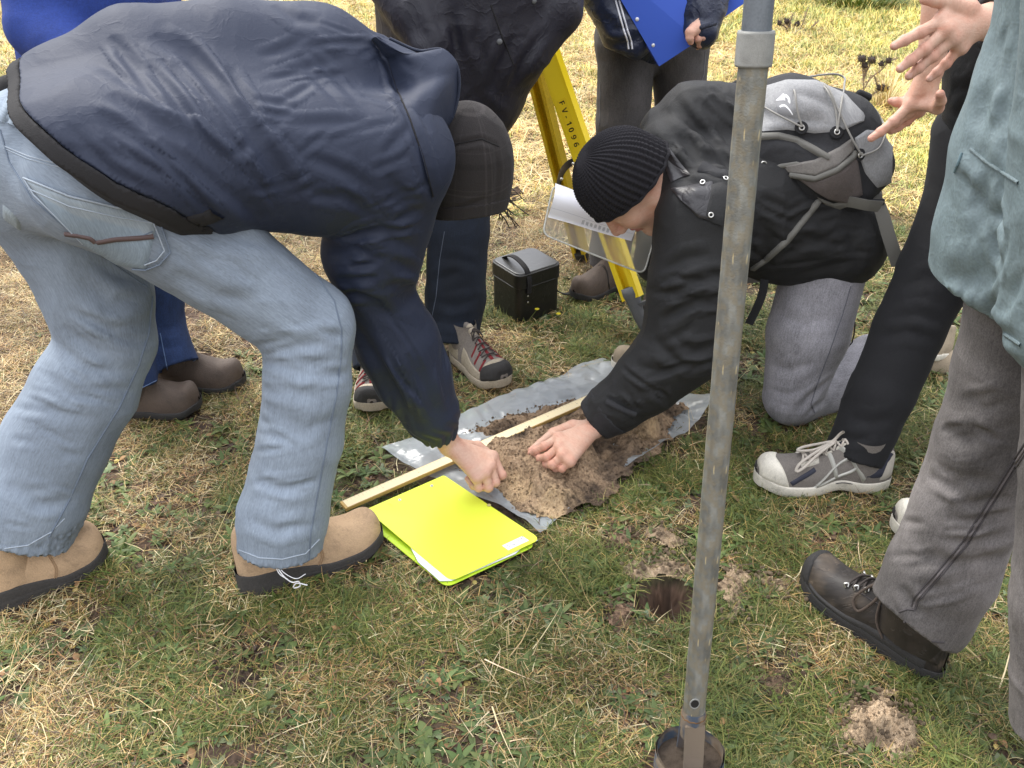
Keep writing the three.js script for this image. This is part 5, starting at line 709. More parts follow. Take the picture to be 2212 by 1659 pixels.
  { // stand-up collar: a folded sheet of the same nylon rising from the seam
    const S = line(body, [[803, 84], [838, 128], [858, 193], [885, 255], [914, 340], [932, 405]], 4), rim = [[842, 82, -1.80], [905, 108, -1.79], [955, 106, -1.785], [986, 138, -1.775], [992, 190, -1.765], [976, 255, -1.75], [944, 300, -1.735], [940, 360, -1.725], [944, 420, -1.72]].map(a => W(...a)), rc = new THREE.CatmullRomCurve3(rim, false, 'centripetal');
    const sheet = off => grid(40, 16, (u, v) => { const f = u * (S.length - 1), i = Math.min(S.length - 2, Math.floor(f)), a = S[i].clone().lerp(S[i + 1], f - i), b = rc.getPoint(u), w = a.lerp(b, v), k = Math.sin(v * Math.PI); w.z += 0.035 * k + off; w.y += 0.012 * k * (1 - u) + 0.006 * noise(u * 7, v * 3, 4) * v; w.z += 0.010 * noise(u * 6 + v * 2, v * 3, 8) + 0.006 * Math.abs(noise(u * 13, v * 5, 3)); return w; });
    part(jacket, 'collar', sheet(0.004), M.nylonNavy); part(jacket, 'collar_edge', tube(rim.map(q => q.clone().add(V(0, 0, 0.004))), 0.003, 6, 60), M.nylonNavy); }
  part(jacket, 'collar_flap', freeRibbon([W(928, 262, -1.74), W(938, 290, -1.735), W(945, 310, -1.74)], 0.05, V(0.8, 0.1, -0.5), 0.0015), M.nylonNavy);
  // head, cap, hair, fist
  const hc = W(1014, 350, -1.81), hu = V(0.06, 0.98, 0.2).normalize(), hf = V(0.70, -0.16, -0.69);
  const G1 = (x, y, h) => G(x, y, h), fistG = hand({ arm: W(940, 905, -1.72), wrist: W(972, 962, -1.724), fingers: [[G1(1064, 986, 0.104), G1(1084, 1026, 0.074), G1(1070, 1036, 0.050), G1(1048, 1024, 0.050)], [G1(1060, 1006, 0.104), G1(1070, 1042, 0.072), G1(1054, 1046, 0.050), G1(1034, 1030, 0.052)], [G1(1048, 1022, 0.102), G1(1055, 1053, 0.070), G1(1038, 1052, 0.052), G1(1022, 1034, 0.054)], [G1(1030, 1032, 0.096), G1(1034, 1054, 0.072), G1(1022, 1050, 0.058), G1(1010, 1034, 0.060)]], thumb: [G1(1030, 968, 0.096), G1(1066, 992, 0.074), G1(1072, 1016, 0.058), G1(1060, 1034, 0.050)], fr: 1.1 });
  const fl = flesh([jr.slice(1), jl.slice(1), jRt.slice(1), jLt.slice(1), jArm.slice(0, 5), lArm, chain([880, 250, -1.8, 50], [960, 320, -1.81, 40])], 0.05, 0.72);
  part(t, 'shirt_hem', mesh(blend(chain([26, 196, -1.60, 34], [60, 214, -1.6, 40]), 0.01), box3(chain([26, 196, -1.60, 40], [60, 214, -1.6, 40]), 0.02), 0.006), M.hemBlack);
  part(t, 'body', [fl, fistG, headGeo(hc, hf, hu, 0.0045, 0.86, true)], M.skin);
  const cc = W(1014, 352, -1.80), cx = V(0.75, 0.12, -0.65).normalize(), cy = V(0.06, 0.98, 0.2).normalize(), cz = V().crossVectors(cx, cy).normalize(), capE = [ball(cc, 0.086, 0.128, 0.092, cx, cy, cz), cone(W(1005, 400, -1.8), W(1010, 455, -1.79), 0.083, 0.076)], capF0 = blend(capE, 0.03);
  const cutY = W(1005, 470, -1.73), cn = V(0.10, -0.97, 0.22).normalize(), capF = folds(cut(rumple(capF0, 0.002, 14, 1, 1, 1, 5), cutY, cn), [[0.004, 0.005, [[952, 330], [990, 312], [1040, 302], [1080, 318]]], [0.004, 0.005, [[1068, 300], [1076, 370], [1070, 440]]], [0.004, 0.006, [[948, 452], [1000, 450], [1060, 425]]]]);
  const cap = part(t, 'cap', mesh(capF, box3(capE, 0.015), 0.005, { bones: [cone(cc.clone().addScaledVector(cy, -0.2), cc.clone().addScaledVector(cy, 0.2), 0.085, 0.085)] }), M.capCloth, 'brown plaid cloth cap on the bowed head');
  part(cap, 'band', mesh(scoop(cut(grow(capF0, 0.002), cutY.clone().addScaledVector(cn, 0.002), cn), cut(grow(capF0, 0.2), cutY.clone().addScaledVector(cn, -0.026), cn)), box3(capE, 0.02), 0.005, { bones: [cone(cc.clone().addScaledVector(cy, -0.2), cc, 0.085, 0.085)] }), M.capCloth);
  part(cap, 'seam', tube(line(capF, [[952, 328], [990, 310], [1040, 300], [1078, 316]], 6), 0.0014, 5), M.hemBlack);
  { const q = rng(9), g = []; for (let i = 0; i < 34; i++) { const p = W(1062 + q() * 24, 392 + q() * 64, -1.80 - q() * 0.08), a = [p]; let d = V(q() * 0.9, -0.5 * q(), q() - 0.3).multiplyScalar(0.008); for (let k = 0; k < 3; k++) { d = d.clone().add(V(q() - 0.5, q() - 0.6, q() - 0.5).multiplyScalar(0.018)); a.push(a[k].clone().add(d)); } g.push(tube(a, 0.0012, 4, 10)); } part(t, 'hair', g, M.hair); }
  // boots
  M.tanSeam = mat([0.36, 0.23, 0.13], { roughness: 0.95 });
  for (const [h, e, sd2] of [[G(520, 1276), G(822, 1164), 1], [G(-22, 1318), G(228, 1190), 1]]) { const s = shoe(t, 'boot', { heel: h, toe: e, w: 0.053, upper: M.tan, soleMat: M.rubberGrey, sole: 0.038, wedge: 1, toeH: 0.06, ankH: 0.125, a0: 0.3, a1: 0.82, square: 6, y: 0.0, shaft: [0.2, 0.04] }); bootSeam(s, 1, M.tanSeam, 0.04); bootSeam(s, -1, M.tanSeam, 0.04); BARE.push([h.clone().lerp(e, 0.5)].map(() => 0) && shoePoly(h, e, 0.05)); }
}
function shoePoly(h, e, w) { const d = e.clone().sub(h).setY(0).normalize(), n = V(-d.z, 0, d.x).multiplyScalar(w * 0.85); return [h.clone().addScaledVector(d, 0.01).add(n), e.clone().addScaledVector(d, -0.02).add(n), e.clone().addScaledVector(d, -0.02).sub(n), h.clone().addScaledVector(d, 0.01).sub(n)]; }
// trouser leg: chain with an open, hollow cuff
function leg(l, k = 0.014) { const e = l[l.length - 1], d = e.b.clone().sub(e.a).normalize(), r = e.ra + e.dr; return scoop(cut(blend(l, k), e.b, d), blend([cone(e.b.clone().addScaledVector(d, -0.05), e.b.clone().addScaledVector(d, 0.06), r * 0.6, r * 0.87)], 0.01)); }
const jean = (a, v) => (x, y, z) => { const f = 0.9 + v * fbm(x * 6, y * 4, z * 6, 3); return a.map(c => c * f); };
function trousers(t, name, ls, hips, mt, o = {}) {
  let f = join([...ls.map(l => leg(l)), ...(hips.length ? [blend(hips, 0.02)] : [])], 0.03); if (o.folds) f = folds(f, o.folds); f = rumple(f, o.amp || 0.003, o.freq || 7, 1, 1.2, 1, o.seed || 1);
  const b = [...ls.flat(), ...hips], m = part(t, name, mesh(f, box3(b, 0.02), o.cell || 0.0085, { bones: b, color: o.color }), mt, o.label); m.userData.f = undefined; return { m, f };
}
// ------------------------------------------------------------------ B: royal blue coat, dark jeans, brown boots (behind the bending man)
{
  const t = thing('person', 'person in a royal blue coat and dark blue jeans standing behind the bending man', 'person', G(400, 880));
  const l1 = chain([330, 250, -2.34, 78], [338, 560, -2.24, 60], [344, 700, -2.19, 50], [378, 792, -2.13, 51]), l2 = chain([215, 250, -2.22, 78], [262, 600, -2.12, 58], [272, 740, -2.06, 52], [288, 832, -2.02, 50]), hips = chain([330, 240, -2.36, 85], [215, 240, -2.26, 85]);
  const tr = trousers(t, 'jeans', [l1, l2], hips, M.denimDark, { color: jean([0.03, 0.065, 0.19], 0.7), seed: 4, folds: [[0.005, 0.012, [[336, 700], [360, 712], [385, 700]]], [0.004, 0.01, [[340, 745], [370, 752], [400, 745]]]] });
  const st = mat([0.13, 0.2, 0.36]); for (const p of [[[345, 808], [380, 806], [424, 776]], [[283, 842], [310, 836], [338, 822]]]) { const l = line(tr.f, p, 6); if (l.length > 2) part(tr.m, 'hem', tube(l, 0.0013, 5), st); } { const l = line(tr.f, [[346, 720], [354, 760], [362, 800]], 6); if (l.length > 2) part(tr.m, 'seam', tube(l, 0.0012, 5), st); }
  const tk = chain([190, 20, -2.34, 160], [185, -160, -2.36, 165]).concat(chain([250, 60, -2.38, 125], [180, 130, -2.33, 130])), ar = chain([60, -160, -2.3, 70], [80, 60, -2.2, 62], [170, 120, -2.12, 52]), al = chain([320, -170, -2.5, 70], [330, 40, -2.42, 58], [280, 150, -2.3, 48]);
  const f = rumple(join([blend(tk, 0.03), blend(ar, 0.015), blend(al, 0.015)], 0.03), 0.004, 8, 1, 1, 1, 8), b = [...tk, ...ar, ...al]; part(t, 'coat', mesh(f, box3(b, 0.02), 0.011, { bones: b }), M.royal);
  const n = W(190, -330, -2.38), hd = n.clone().add(V(0.03, 0.2, 0)); part(t, 'body', [flesh([l1.slice(0, 2), l2.slice(0, 2), hips, tk, ar, al, chain3([W(190, -200, -2.37), n], [0.06, 0.055])], 0.05, 0.72, 0.02), headGeo(hd, V(0.5, -0.3, 0.8), V(0, 1, 0), 0.006)], M.skin); part(t, 'hair', hairGeo(hd, V(0.5, -0.3, 0.8), V(0, 1, 0)), M.hair);
  for (const [h, e] of [[G(338, 832), G(530, 838)], [G(252, 892), G(436, 888)]]) { const s = shoe(t, 'boot', { heel: h, toe: e, w: 0.049, upper: M.brownBoot, soleMat: M.rubber, sole: 0.022, plainSole: 1, toeH: 0.062, ankH: 0.12, square: 6, shaft: [0.2, 0.042] }); bootSeam(s, 1); s.cord('welt', Array.from({ length: 16 }, (_, i) => [0.42 + 0.56 * Math.sin(i / 15 * Math.PI * 0.5), Math.PI + 0.0, 0.002]), 0.002, M.rubberGrey); BARE.push(shoePoly(h, e, 0.045)); }
}
// ------------------------------------------------------------------ C: dark plum coat, dark jeans, hiking shoes
{
  const t = thing('person', 'person in a dark plum navy coat leaning forward above hiking shoes with red straps', 'person', G(930, 860));
  const l1 = chain([1000, 260, -2.56, 78], [990, 500, -2.44, 66], [984, 640, -2.38, 63], [974, 735, -2.33, 58]), l2 = chain([850, 260, -2.58, 78], [822, 560, -2.38, 62], [806, 700, -2.26, 50], [800, 798, -2.17, 38]), hips = chain([1000, 250, -2.58, 85], [860, 250, -2.6, 85]);
  const tr = trousers(t, 'jeans', [l1, l2], hips, M.denimDark, { color: jean([0.022, 0.034, 0.062], 0.8), seed: 6, folds: [[0.005, 0.012, [[920, 650], [980, 660], [1040, 645]]], [0.005, 0.012, [[918, 610], [960, 600], [1000, 585]]], [0.004, 0.012, [[920, 690], [980, 700], [1035, 690]]], [0.005, 0.012, [[940, 560], [990, 560], [1040, 575]]]] });
  { const l = line(tr.f, [[960, 500], [950, 560], [942, 640], [930, 700]], 6); if (l.length > 2) part(tr.m, 'seam', tube(l, 0.0011, 5), mat([0.10, 0.12, 0.16])); const h = line(tr.f, [[778, 802], [795, 808], [815, 806]], 6); if (h.length > 2) part(tr.m, 'hem', tube(h, 0.0012, 5), mat([0.12, 0.17, 0.26])); }
  const tk = chain([1010, -80, -2.52, 210], [1005, 60, -2.50, 186], [985, 165, -2.48, 158], [985, 240, -2.45, 105]), arR = chain([1190, -60, -2.5, 78], [1195, 20, -2.45, 62], [1130, 120, -2.4, 50]), arL = chain([840, -80, -2.42, 75], [905, 30, -2.32, 62], [925, 95, -2.28, 48]);
  let f = join([blend(tk, 0.02), blend(arR, 0.015), blend(arL, 0.015)], 0.025);
  f = folds(f, [[0.01, 0.014, [[885, 0], [905, 60], [930, 110]]], [0.009, 0.012, [[975, 20], [985, 90], [1000, 150]]], [0.010, 0.014, [[1120, 60], [1080, 140], [1060, 200]]], [0.008, 0.012, [[1180, 60], [1140, 120], [1100, 190]]], [0.007, 0.012, [[1010, 200], [1060, 240], [1090, 262]]], [0.008, 0.012, [[1040, 20], [1030, 90], [1050, 150]]]]); f = rumple(f, 0.005, 8, 1, 1, 1, 14);
  const b = [...tk, ...arR, ...arL], co = part(t, 'coat', mesh(f, box3(b, 0.02), 0.0095, { bones: b }), M.plumNavy); { const l = line(f, [[1060, 10], [1085, 80], [1110, 140]], 6); if (l.length > 2) part(co, 'seam', tube(l, 0.0018, 5), M.hemBlack); } for (const q of [[1079, 90], [1153, 2]]) { const p = hit(f, ...q); if (p) { const s = new THREE.SphereGeometry(0.007, 12, 10); s.scale(1, 1, 0.6); s.translate(p.x, p.y, p.z); part(co, 'button', s, M.greyPlastic); } }
  const hd = W(1010, -330, -2.3); part(t, 'body', [flesh([l1, l2, hips, tk, arR, arL, chain3([W(1010, -120, -2.5), hd], [0.09, 0.055])], 0.05, 0.72, 0.02), headGeo(hd, V(-0.2, -0.8, 0.6), V(0, 0.6, 0.8), 0.006)], M.skin); part(t, 'hair', hairGeo(hd, V(-0.2, -0.8, 0.6), V(0, 0.6, 0.8)), M.hair);
  for (const [h, e] of [[G(982, 768), G(1090, 846)], [G(812, 818), G(806, 900)]]) {
    const s = shoe(t, 'hiking_shoe', { heel: h, toe: e, w: 0.052, upper: M.taupe, soleMat: M.sandPanel, sole: 0.026, plainSole: 1, toeH: 0.05, ankH: 0.115, a0: 0.3, a1: 0.85, shaft: [0.135, 0.036, M.taupe, 'collar'] }), H = Math.PI / 2; BARE.push(shoePoly(h, e, 0.045));
    s.patch('toe_cap', (u, v) => [lerp(0.86 - 0.10 * Math.abs(v - 0.5) * 2 + 0.04 * Math.cos(v * 12), 0.999, u), lerp(-0.05, Math.PI + 0.05, v)], M.rubber, 0.003, 14, 24); s.patch('toe_overlay', (u, v) => [lerp(0.78, 0.86 + 0.02 * Math.cos(v * 12), u), lerp(0.5, Math.PI - 0.5, v)], M.sandPanel, 0.002, 8, 20);
    for (const sg of [-1, 1]) { s.patch('side_panel', (u, v) => [lerp(0.36, 0.80, u), H + sg * lerp(1.05, 1.57, v)], M.sandPanel, 0.0018); s.patch('heel_panel', (u, v) => [lerp(0.02, 0.3, u), H + sg * lerp(0.7, 1.57, v)], M.sandPanel, 0.0018);
      for (const q of [[0.74, 0.9], [0.63, 0.85], [0.54, 0.8]]) s.strip('strap', [[q[0], H + sg * 0.25], [q[0] + 0.02, H + sg * 0.6], [q[0] + 0.03, H + sg * q[1] * 1.2]], 0.008, M.laceRed, 0.0028); }
    s.strip('strap', [[0.78, H], [0.66, H], [0.5, H]], 0.008, M.laceRed, 0.003);
    for (let k = 0; k < 5; k++) { const a = 0.74 - k * 0.07; s.cord('lace', [[a, H - 0.42, 0.003], [a - 0.02, H, 0.006], [a - 0.05, H + 0.42, 0.003]], 0.0017, M.laceDark); s.cord('lace', [[a, H + 0.42, 0.003], [a - 0.02, H, 0.008], [a - 0.05, H - 0.42, 0.003]], 0.0017, M.laceDark); }
    s.cord('bow', [[0.42, H, 0.008], [0.44, H + 0.35, 0.012], [0.5, H + 0.5, 0.01], [0.47, H + 0.2, 0.012], [0.42, H, 0.01], [0.45, H - 0.35, 0.012], [0.51, H - 0.5, 0.01], [0.47, H - 0.2, 0.012], [0.42, H, 0.01]], 0.0018, M.laceDark); s.patch('tongue', (u, v) => [lerp(0.32, 0.46, u), lerp(H - 0.5, H + 0.5, v)], M.sandPanel, 0.004);
  }
}
// ------------------------------------------------------------------ D: navy jacket with white piping, grey jeans, blue folder
{
  const t = thing('person', 'person in a navy jacket with white piping and grey jeans holding a blue folder', 'person', G(1380, 640));
  const l1 = chain([1352, 120, -2.93, 60], [1346, 270, -2.88, 57], [1342, 400, -2.85, 53], [1318, 540, -2.81, 42], [1312, 575, -2.80, 38]), l2 = chain([1466, 110, -2.98, 62], [1470, 250, -2.96, 53], [1452, 420, -2.93, 49], [1436, 590, -2.88, 42]), hips = chain([1352, 80, -2.96, 68], [1462, 80, -3.0, 68]);
  const tr = trousers(t, 'jeans', [l1, l2], hips, M.denimDark, { color: jean([0.13, 0.12, 0.12], 0.9), seed: 9 }); for (const p of [[[1524, 110], [1520, 160], [1512, 190]], [[1297, 180], [1296, 230], [1294, 270]]]) { const l = line(tr.f, p, 6); if (l.length > 2) part(tr.m, 'seam', tube(l, 0.0016, 5), mat([0.16, 0.16, 0.17])); }
  const tk = chain([1400, -240, -3.02, 130], [1395, -60, -2.98, 118], [1385, 60, -2.95, 84]), arR = chain([1545, -230, -2.95, 62], [1540, -60, -2.84, 56], [1518, 20, -2.74, 46], [1516, 68, -2.70, 36]), arL = chain([1270, -230, -2.95, 62], [1290, -60, -2.85, 56], [1350, 60, -2.80, 52], [1372, 92, -2.78, 34]);
  let f = join([blend(tk, 0.02), blend(arR, 0.012), blend(arL, 0.015)], 0.02); f = folds(f, [[0.008, 0.012, [[1300, 40], [1330, 60], [1370, 60]]], [0.008, 0.012, [[1300, 90], [1340, 95], [1380, 85]]], [0.006, 0.01, [[1500, 10], [1510, 40], [1530, 50]]], [0.006, 0.01, [[1480, 30], [1500, 45], [1520, 40]]]]); f = rumple(f, 0.006, 10, 1, 1, 1, 21);
  const b = [...tk, ...arR, ...arL], jk = part(t, 'jacket', mesh(f, box3(b, 0.02), 0.0085, { bones: b }), M.navyShell); const wp = mat([0.7, 0.7, 0.74]);
  for (const o of [0, 8]) { const l = line(f, [[1330 + o, 1], [1340 + o, 38], [1348 + o, 66], [1352 + o + 4, 90], [1358 + o, 106]], 6); if (l.length > 2) part(jk, 'piping', tube(l, 0.0026, 6), wp); }
  { const l = line(f, [[1484, 66], [1512, 60], [1546, 50]], 6); if (l.length > 2) part(jk, 'cuff', tube(l, 0.006, 6), M.navyShell); }
  const z = -2.68, Q = (x, y, k = z) => W(x, y, k), hg = hand({ arm: Q(1516, 28, -2.71), wrist: Q(1514, 52, -2.70), fingers: [[Q(1506, 68), Q(1508, 84, z + .02), Q(1511, 97, z + .005), Q(1508, 102, z - .02)], [Q(1517, 65), Q(1519, 80, z + .018), Q(1520, 92, z + .004), Q(1516, 97, z - .02)], [Q(1527, 62), Q(1529, 75, z + .014), Q(1529, 85, z), Q(1525, 90, z - .02)], [Q(1536, 60), Q(1539, 70, z + .01), Q(1538, 77, z), Q(1534, 82, z - .02)]], thumb: [Q(1502, 62, z + .015), Q(1491, 70, z + .03), Q(1490, 82, z + .035), Q(1492, 91, z + .03)], cell: 0.0036 });
  const hd = W(1400, -560, -3.0); part(t, 'body', [flesh([l1, l2, hips, tk, arR.slice(0, 2), arL, chain3([W(1400, -260, -3.02), hd], [0.07, 0.055])], 0.05, 0.72, 0.02), hg, headGeo(hd, V(-0.1, -0.5, 0.9), V(0, 1, 0.1), 0.006)], M.skin); part(t, 'hair', hairGeo(hd, V(-0.1, -0.5, 0.9), V(0, 1, 0.1)), M.hair);
  for (const [h, e, k] of [[G(1352, 612), G(1238, 654), 1], [G(1470, 640), G(1400, 690), 0]]) { const s = shoe(t, 'boot', { heel: h, toe: e, w: 0.047, upper: M.brownBoot, soleMat: M.rubber, sole: 0.022, plainSole: 1, toeH: 0.058, ankH: 0.125, shaft: [0.19, 0.038] }); bootSeam(s, 1); BARE.push(shoePoly(h, e, 0.04)); }
  // folder in the hand
  const fo = thing('blue_folder', 'glossy blue folder with two white rivets held against the grey jeans', 'folder', Q(1425, 142, -2.72));
  const slab = (pts, th, nm, mt, par = fo) => { const n = V().crossVectors(pts[1].clone().sub(pts[0]), pts[2].clone().sub(pts[0])).normalize().multiplyScalar(th / 2), a = pts.map(p => p.clone().add(n)), c = pts.map(p => p.clone().sub(n)), P = [...a, ...c].flatMap(p => p.toArray()), I = [0, 1, 2, 0, 2, 3, 4, 6, 5, 4, 7, 6]; for (let i = 0; i < 4; i++) { const j = (i + 1) % 4; I.push(i, j, j + 4, i, j + 4, i + 4); } let g = new THREE.BufferGeometry(); g.setAttribute('position', new THREE.Float32BufferAttribute(P, 3)); g.setIndex(I); g = g.toNonIndexed(); g.computeVertexNormals(); return part(par, nm, g, mt); };
  const fr = slab([W(1278, -110, -2.76), W(1424, 143, -2.72), W(1508, 88, -2.70), W(1440, -150, -2.74)], 0.003, 'front_cover', M.bluePlastic); slab([W(1273, -106, -2.775), W(1420, 141, -2.735), W(1504, 90, -2.712), W(1440, -150, -2.755)], 0.004, 'inner_cover', M.bluePlasticDark); slab([W(1290, -90, -2.768), W(1414, 124, -2.73), W(1424, 118, -2.728), W(1300, -96, -2.765)], 0.004, 'papers', M.paper);
  slab([W(1480, -100, -2.80), W(1535, 58, -2.78), W(1640, -16, -2.78), W(1620, -110, -2.80)], 0.003, 'back_cover', M.bluePlastic);
  for (const q of [[1376, 41], [1411, 97]]) { const p = W(q[0], q[1], lerp(-2.745, -2.725, q[1] / 142) + 0.004), g = new THREE.SphereGeometry(0.0055, 14, 10); g.scale(1, 1, 0.5); g.translate(p.x, p.y, p.z + 0.004); part(fr, 'rivet', g, M.whiteMetal); }
}
// ------------------------------------------------------------------ E: the kneeling man, black jacket, knitted cap, backpack
{
  const t = thing('person', 'person kneeling in a black jacket, grey jeans and knitted black cap, reaching into the soil', 'person', G(1720, 912));
  const lL = chain([1790, 545, -2.12, 88], [1745, 720, -2.05, 86], [1712, 855, -2.02, 62]), lowL = chain([1714, 862, -2.03, 56], [1800, 836, -2.12, 56], [1880, 772, -2.22, 48], [1952, 765, -2.27, 40]);
  const lR = chain([1740, 520, -2.30, 80], [1520, 560, -2.32, 60], [1488, 700, -2.34, 48], [1492, 752, -2.33, 40]);
  const hips = chain([1795, 520, -2.14, 84], [1760, 500, -2.3, 80]);
  const dL = lowL[lowL.length - 1], dd = dL.b.clone().sub(dL.a).normalize();
  let jf = join([blend(lL, 0.014), cut(blend(lowL, 0.014), dL.b, dd), leg(lR), blend(hips, 0.02)], 0.02);
  jf = folds(jf, [[0.008, 0.010, [[1712, 905], [1745, 862], [1800, 815]]], [0.005, 0.01, [[1735, 905], [1760, 880], [1790, 860]]], [0.005, 0.012, [[1660, 790], [1710, 800], [1770, 780]]], [0.004, 0.010, [[1655, 840], [1700, 852], [1740, 840]]], [0.005, 0.012, [[1680, 680], [1740, 700], [1810, 680]]]]); jf = rumple(jf, 0.002, 7, 1, 1.2, 1, 31);
  const jb = [...lL, ...lowL, ...lR, ...hips], jeans = part(t, 'jeans', mesh(jf, box3(jb, 0.02), 0.0075, { bones: jb, color: jean([0.46, 0.445, 0.48], 0.35) }), M.denimDark);
  for (const p of [[[1838, 618], [1820, 680], [1792, 760], [1765, 830], [1752, 872], [1760, 892]]]) { const l = line(jf, p, 6); if (l.length > 2) part(jeans, 'seam', tube(l, 0.0015, 5), mat([0.13, 0.13, 0.15])); }
  // jacket
  const tk = chain([1500, 400, -2.10, 118], [1600, 430, -2.12, 150], [1700, 470, -2.14, 142], [1798, 512, -2.13, 118]), tk2 = chain([1520, 330, -2.25, 105], [1680, 380, -2.28, 125], [1790, 440, -2.28, 105]);
  const ar = chain([1520, 470, -1.98, 105], [1506, 610, -1.93, 102], [1478, 742, -1.89, 92], [1395, 825, -1.87, 72], [1330, 876, -1.862, 58], [1300, 897, -1.86, 50]), arR = chain([1470, 350, -2.34, 85], [1440, 500, -2.34, 62], [1420, 560, -2.22, 50]);
  const hood = chain([1445, 285, -2.18, 62], [1500, 258, -2.18, 76], [1570, 262, -2.18, 80]).concat(chain([1440, 400, -2.06, 58], [1450, 320, -2.12, 70]));
  const cu = W(1288, 908, -1.858), cd = W(1300, 897, -1.86).sub(W(1395, 825, -1.87)).normalize();
  const J0 = join([join([blend(tk, 0.015), blend(tk2, 0.015)], 0.06), blend(hood, 0.014), blend(arR, 0.014), cut(blend(ar, 0.012), cu, cd)], 0.022);
  const hemN = V(0.25, -1, 0.05).normalize(), hemP = W(1800, 628, -2.03);
  let jk = folds(J0, [
    [0.011, 0.012, [[1425, 700], [1480, 660], [1560, 640]]], [0.010, 0.012, [[1440, 650], [1500, 610], [1590, 590]]], [0.012, 0.012, [[1455, 745], [1500, 760], [1560, 745]]], [0.009, 0.012, [[1410, 730], [1450, 770], [1510, 800]]], [0.008, 0.012, [[1430, 590], [1480, 560], [1540, 550]]], [0.009, 0.012, [[1370, 790], [1420, 800], [1480, 790]]], [0.006, 0.01, [[1340, 830], [1380, 850], [1420, 850]]], [0.006, 0.01, [[1330, 860], [1350, 880], [1380, 890]]],
    [0.012, 0.010, [[1480, 262], [1535, 300], [1590, 385]]], [0.012, 0.012, [[1420, 250], [1470, 300], [1510, 340], [1590, 350]]], [0.009, 0.012, [[1500, 215], [1560, 250], [1590, 290]]], [0.008, 0.012, [[1430, 330], [1480, 390], [1530, 400]]], [0.010, 0.012, [[1455, 420], [1500, 400], [1560, 395]]],
    [0.008, 0.014, [[1680, 560], [1740, 520], [1800, 520]]], [0.008, 0.014, [[1690, 600], [1770, 580], [1850, 560]]], [0.010, 0.014, [[1640, 470], [1660, 520], [1650, 580]]], [0.007, 0.014, [[1740, 450], [1780, 480], [1840, 470]]], [0.008, 0.014, [[1830, 500], [1850, 540], [1850, 590]]], [0.007, 0.012, [[1600, 540], [1640, 560], [1690, 545]]], ...scatterFolds(25, 16, [1420, 1590, 590, 800], [-35, 20], [60, 140], 0.006, 0.008), ...scatterFolds(26, 14, [1460, 1600, 210, 380], [15, 65], [50, 120], 0.007, 0.008), ...scatterFolds(27, 14, [1620, 1880, 440, 600], [-30, 60], [60, 140], 0.005, 0.008), ...scatterFolds(28, 8, [1330, 1450, 790, 880], [20, 60], [40, 80], 0.005, 0.006)]);
  jk = cutNear(rumple(jk, 0.005, 9, 1, 1, 1, 17), hemP, hemN, W(1790, 520, -2.13), 0.28);
  const b = [...tk, ...tk2, ...ar, ...arR, ...hood], jacket = part(t, 'jacket', mesh(jk, box3(b, 0.02), 0.0068, { bones: b }), M.blackCloth, 'black hooded jacket with loose folded sleeves');
  part(jacket, 'cuff', mesh(scoop(cut(grow(blend(ar, 0.012), 0.003), cu.clone().addScaledVector(cd, 0.003), cd), cut(grow(blend(ar, 0.012), 0.2), cu.clone().addScaledVector(cd, -0.045), cd)), new THREE.Box3().setFromCenterAndSize(cu, V(0.26, 0.26, 0.26)), 0.006, { bones: ar.slice(-1) }), M.packBlack);
  { const l = ribbon(jk, [[1310, 868], [1345, 886], [1372, 896]], 0.016, 0.006, 6); part(jacket, 'cuff_tab', l, M.packBlack); }
  { // storm flap and collar tabs with press studs
    const gl = mat([0.03, 0.028, 0.031], { roughness: 0.42, bumpMap: T.crinkle, bumpScale: 0.003 });
    part(jacket, 'collar_flap', panel(jk, [[1452, 408], [1490, 402], [1538, 392]], [[1462, 425], [1510, 470], [1560, 486]], 14, 12, 0.008), gl); part(jacket, 'flap_edge', panel(jk, [[1534, 402], [1560, 396], [1592, 398]], [[1518, 470], [1540, 482], [1560, 488]], 8, 10, 0.009), M.blackCloth); part(jacket, 'collar_tab', ribbon(jk, [[1512, 362], [1550, 376], [1590, 384]], 0.034, 0.008, 6), M.packBlack); part(jacket, 'collar_lining', panel(jk, [[1405, 290], [1420, 300], [1440, 312]], [[1450, 395], [1470, 385], [1492, 378]], 8, 16, 0.006), gl);
    for (const q of [[1564, 393], [1520, 400], [1534, 466]]) { const p = hit(jk, ...q); if (p) { const g = new THREE.TorusGeometry(0.0048, 0.0017, 8, 18); g.lookAt(normalAt(jk, p, 0.01)); const m = normalAt(jk, p, 0.01); g.translate(p.x + m.x * 0.012, p.y + m.y * 0.012, p.z + m.z * 0.012); part(jacket, 'press_stud', g, M.metal); } } }
  { const p = [[1846, 636], [1848, 668], [1842, 700], [1834, 725], [1838, 745], [1845, 720], [1846, 696], [1840, 690]].map((q, i) => W(q[0], q[1], -2.04 + 0.003 * i)); part(jacket, 'drawcord', [tube(p, 0.0018, 5), tube([[1846, 636], [1844, 690], [1830, 740], [1832, 752], [1836, 742]].map(q => W(q[0], q[1], -2.05)), 0.0016, 5)], M.hemBlack); }
  // head and face
  const up = V(-0.85, 0.45, 0.24).normalize(), fw = V(-0.449, -0.885, 0.07).normalize(), hc = W(1366, 398, -2.04);
  const Pj = (x, y, h) => G(x, y, h), hd = headGeo(hc, fw, up, 0.003, 1.03, 'bare');
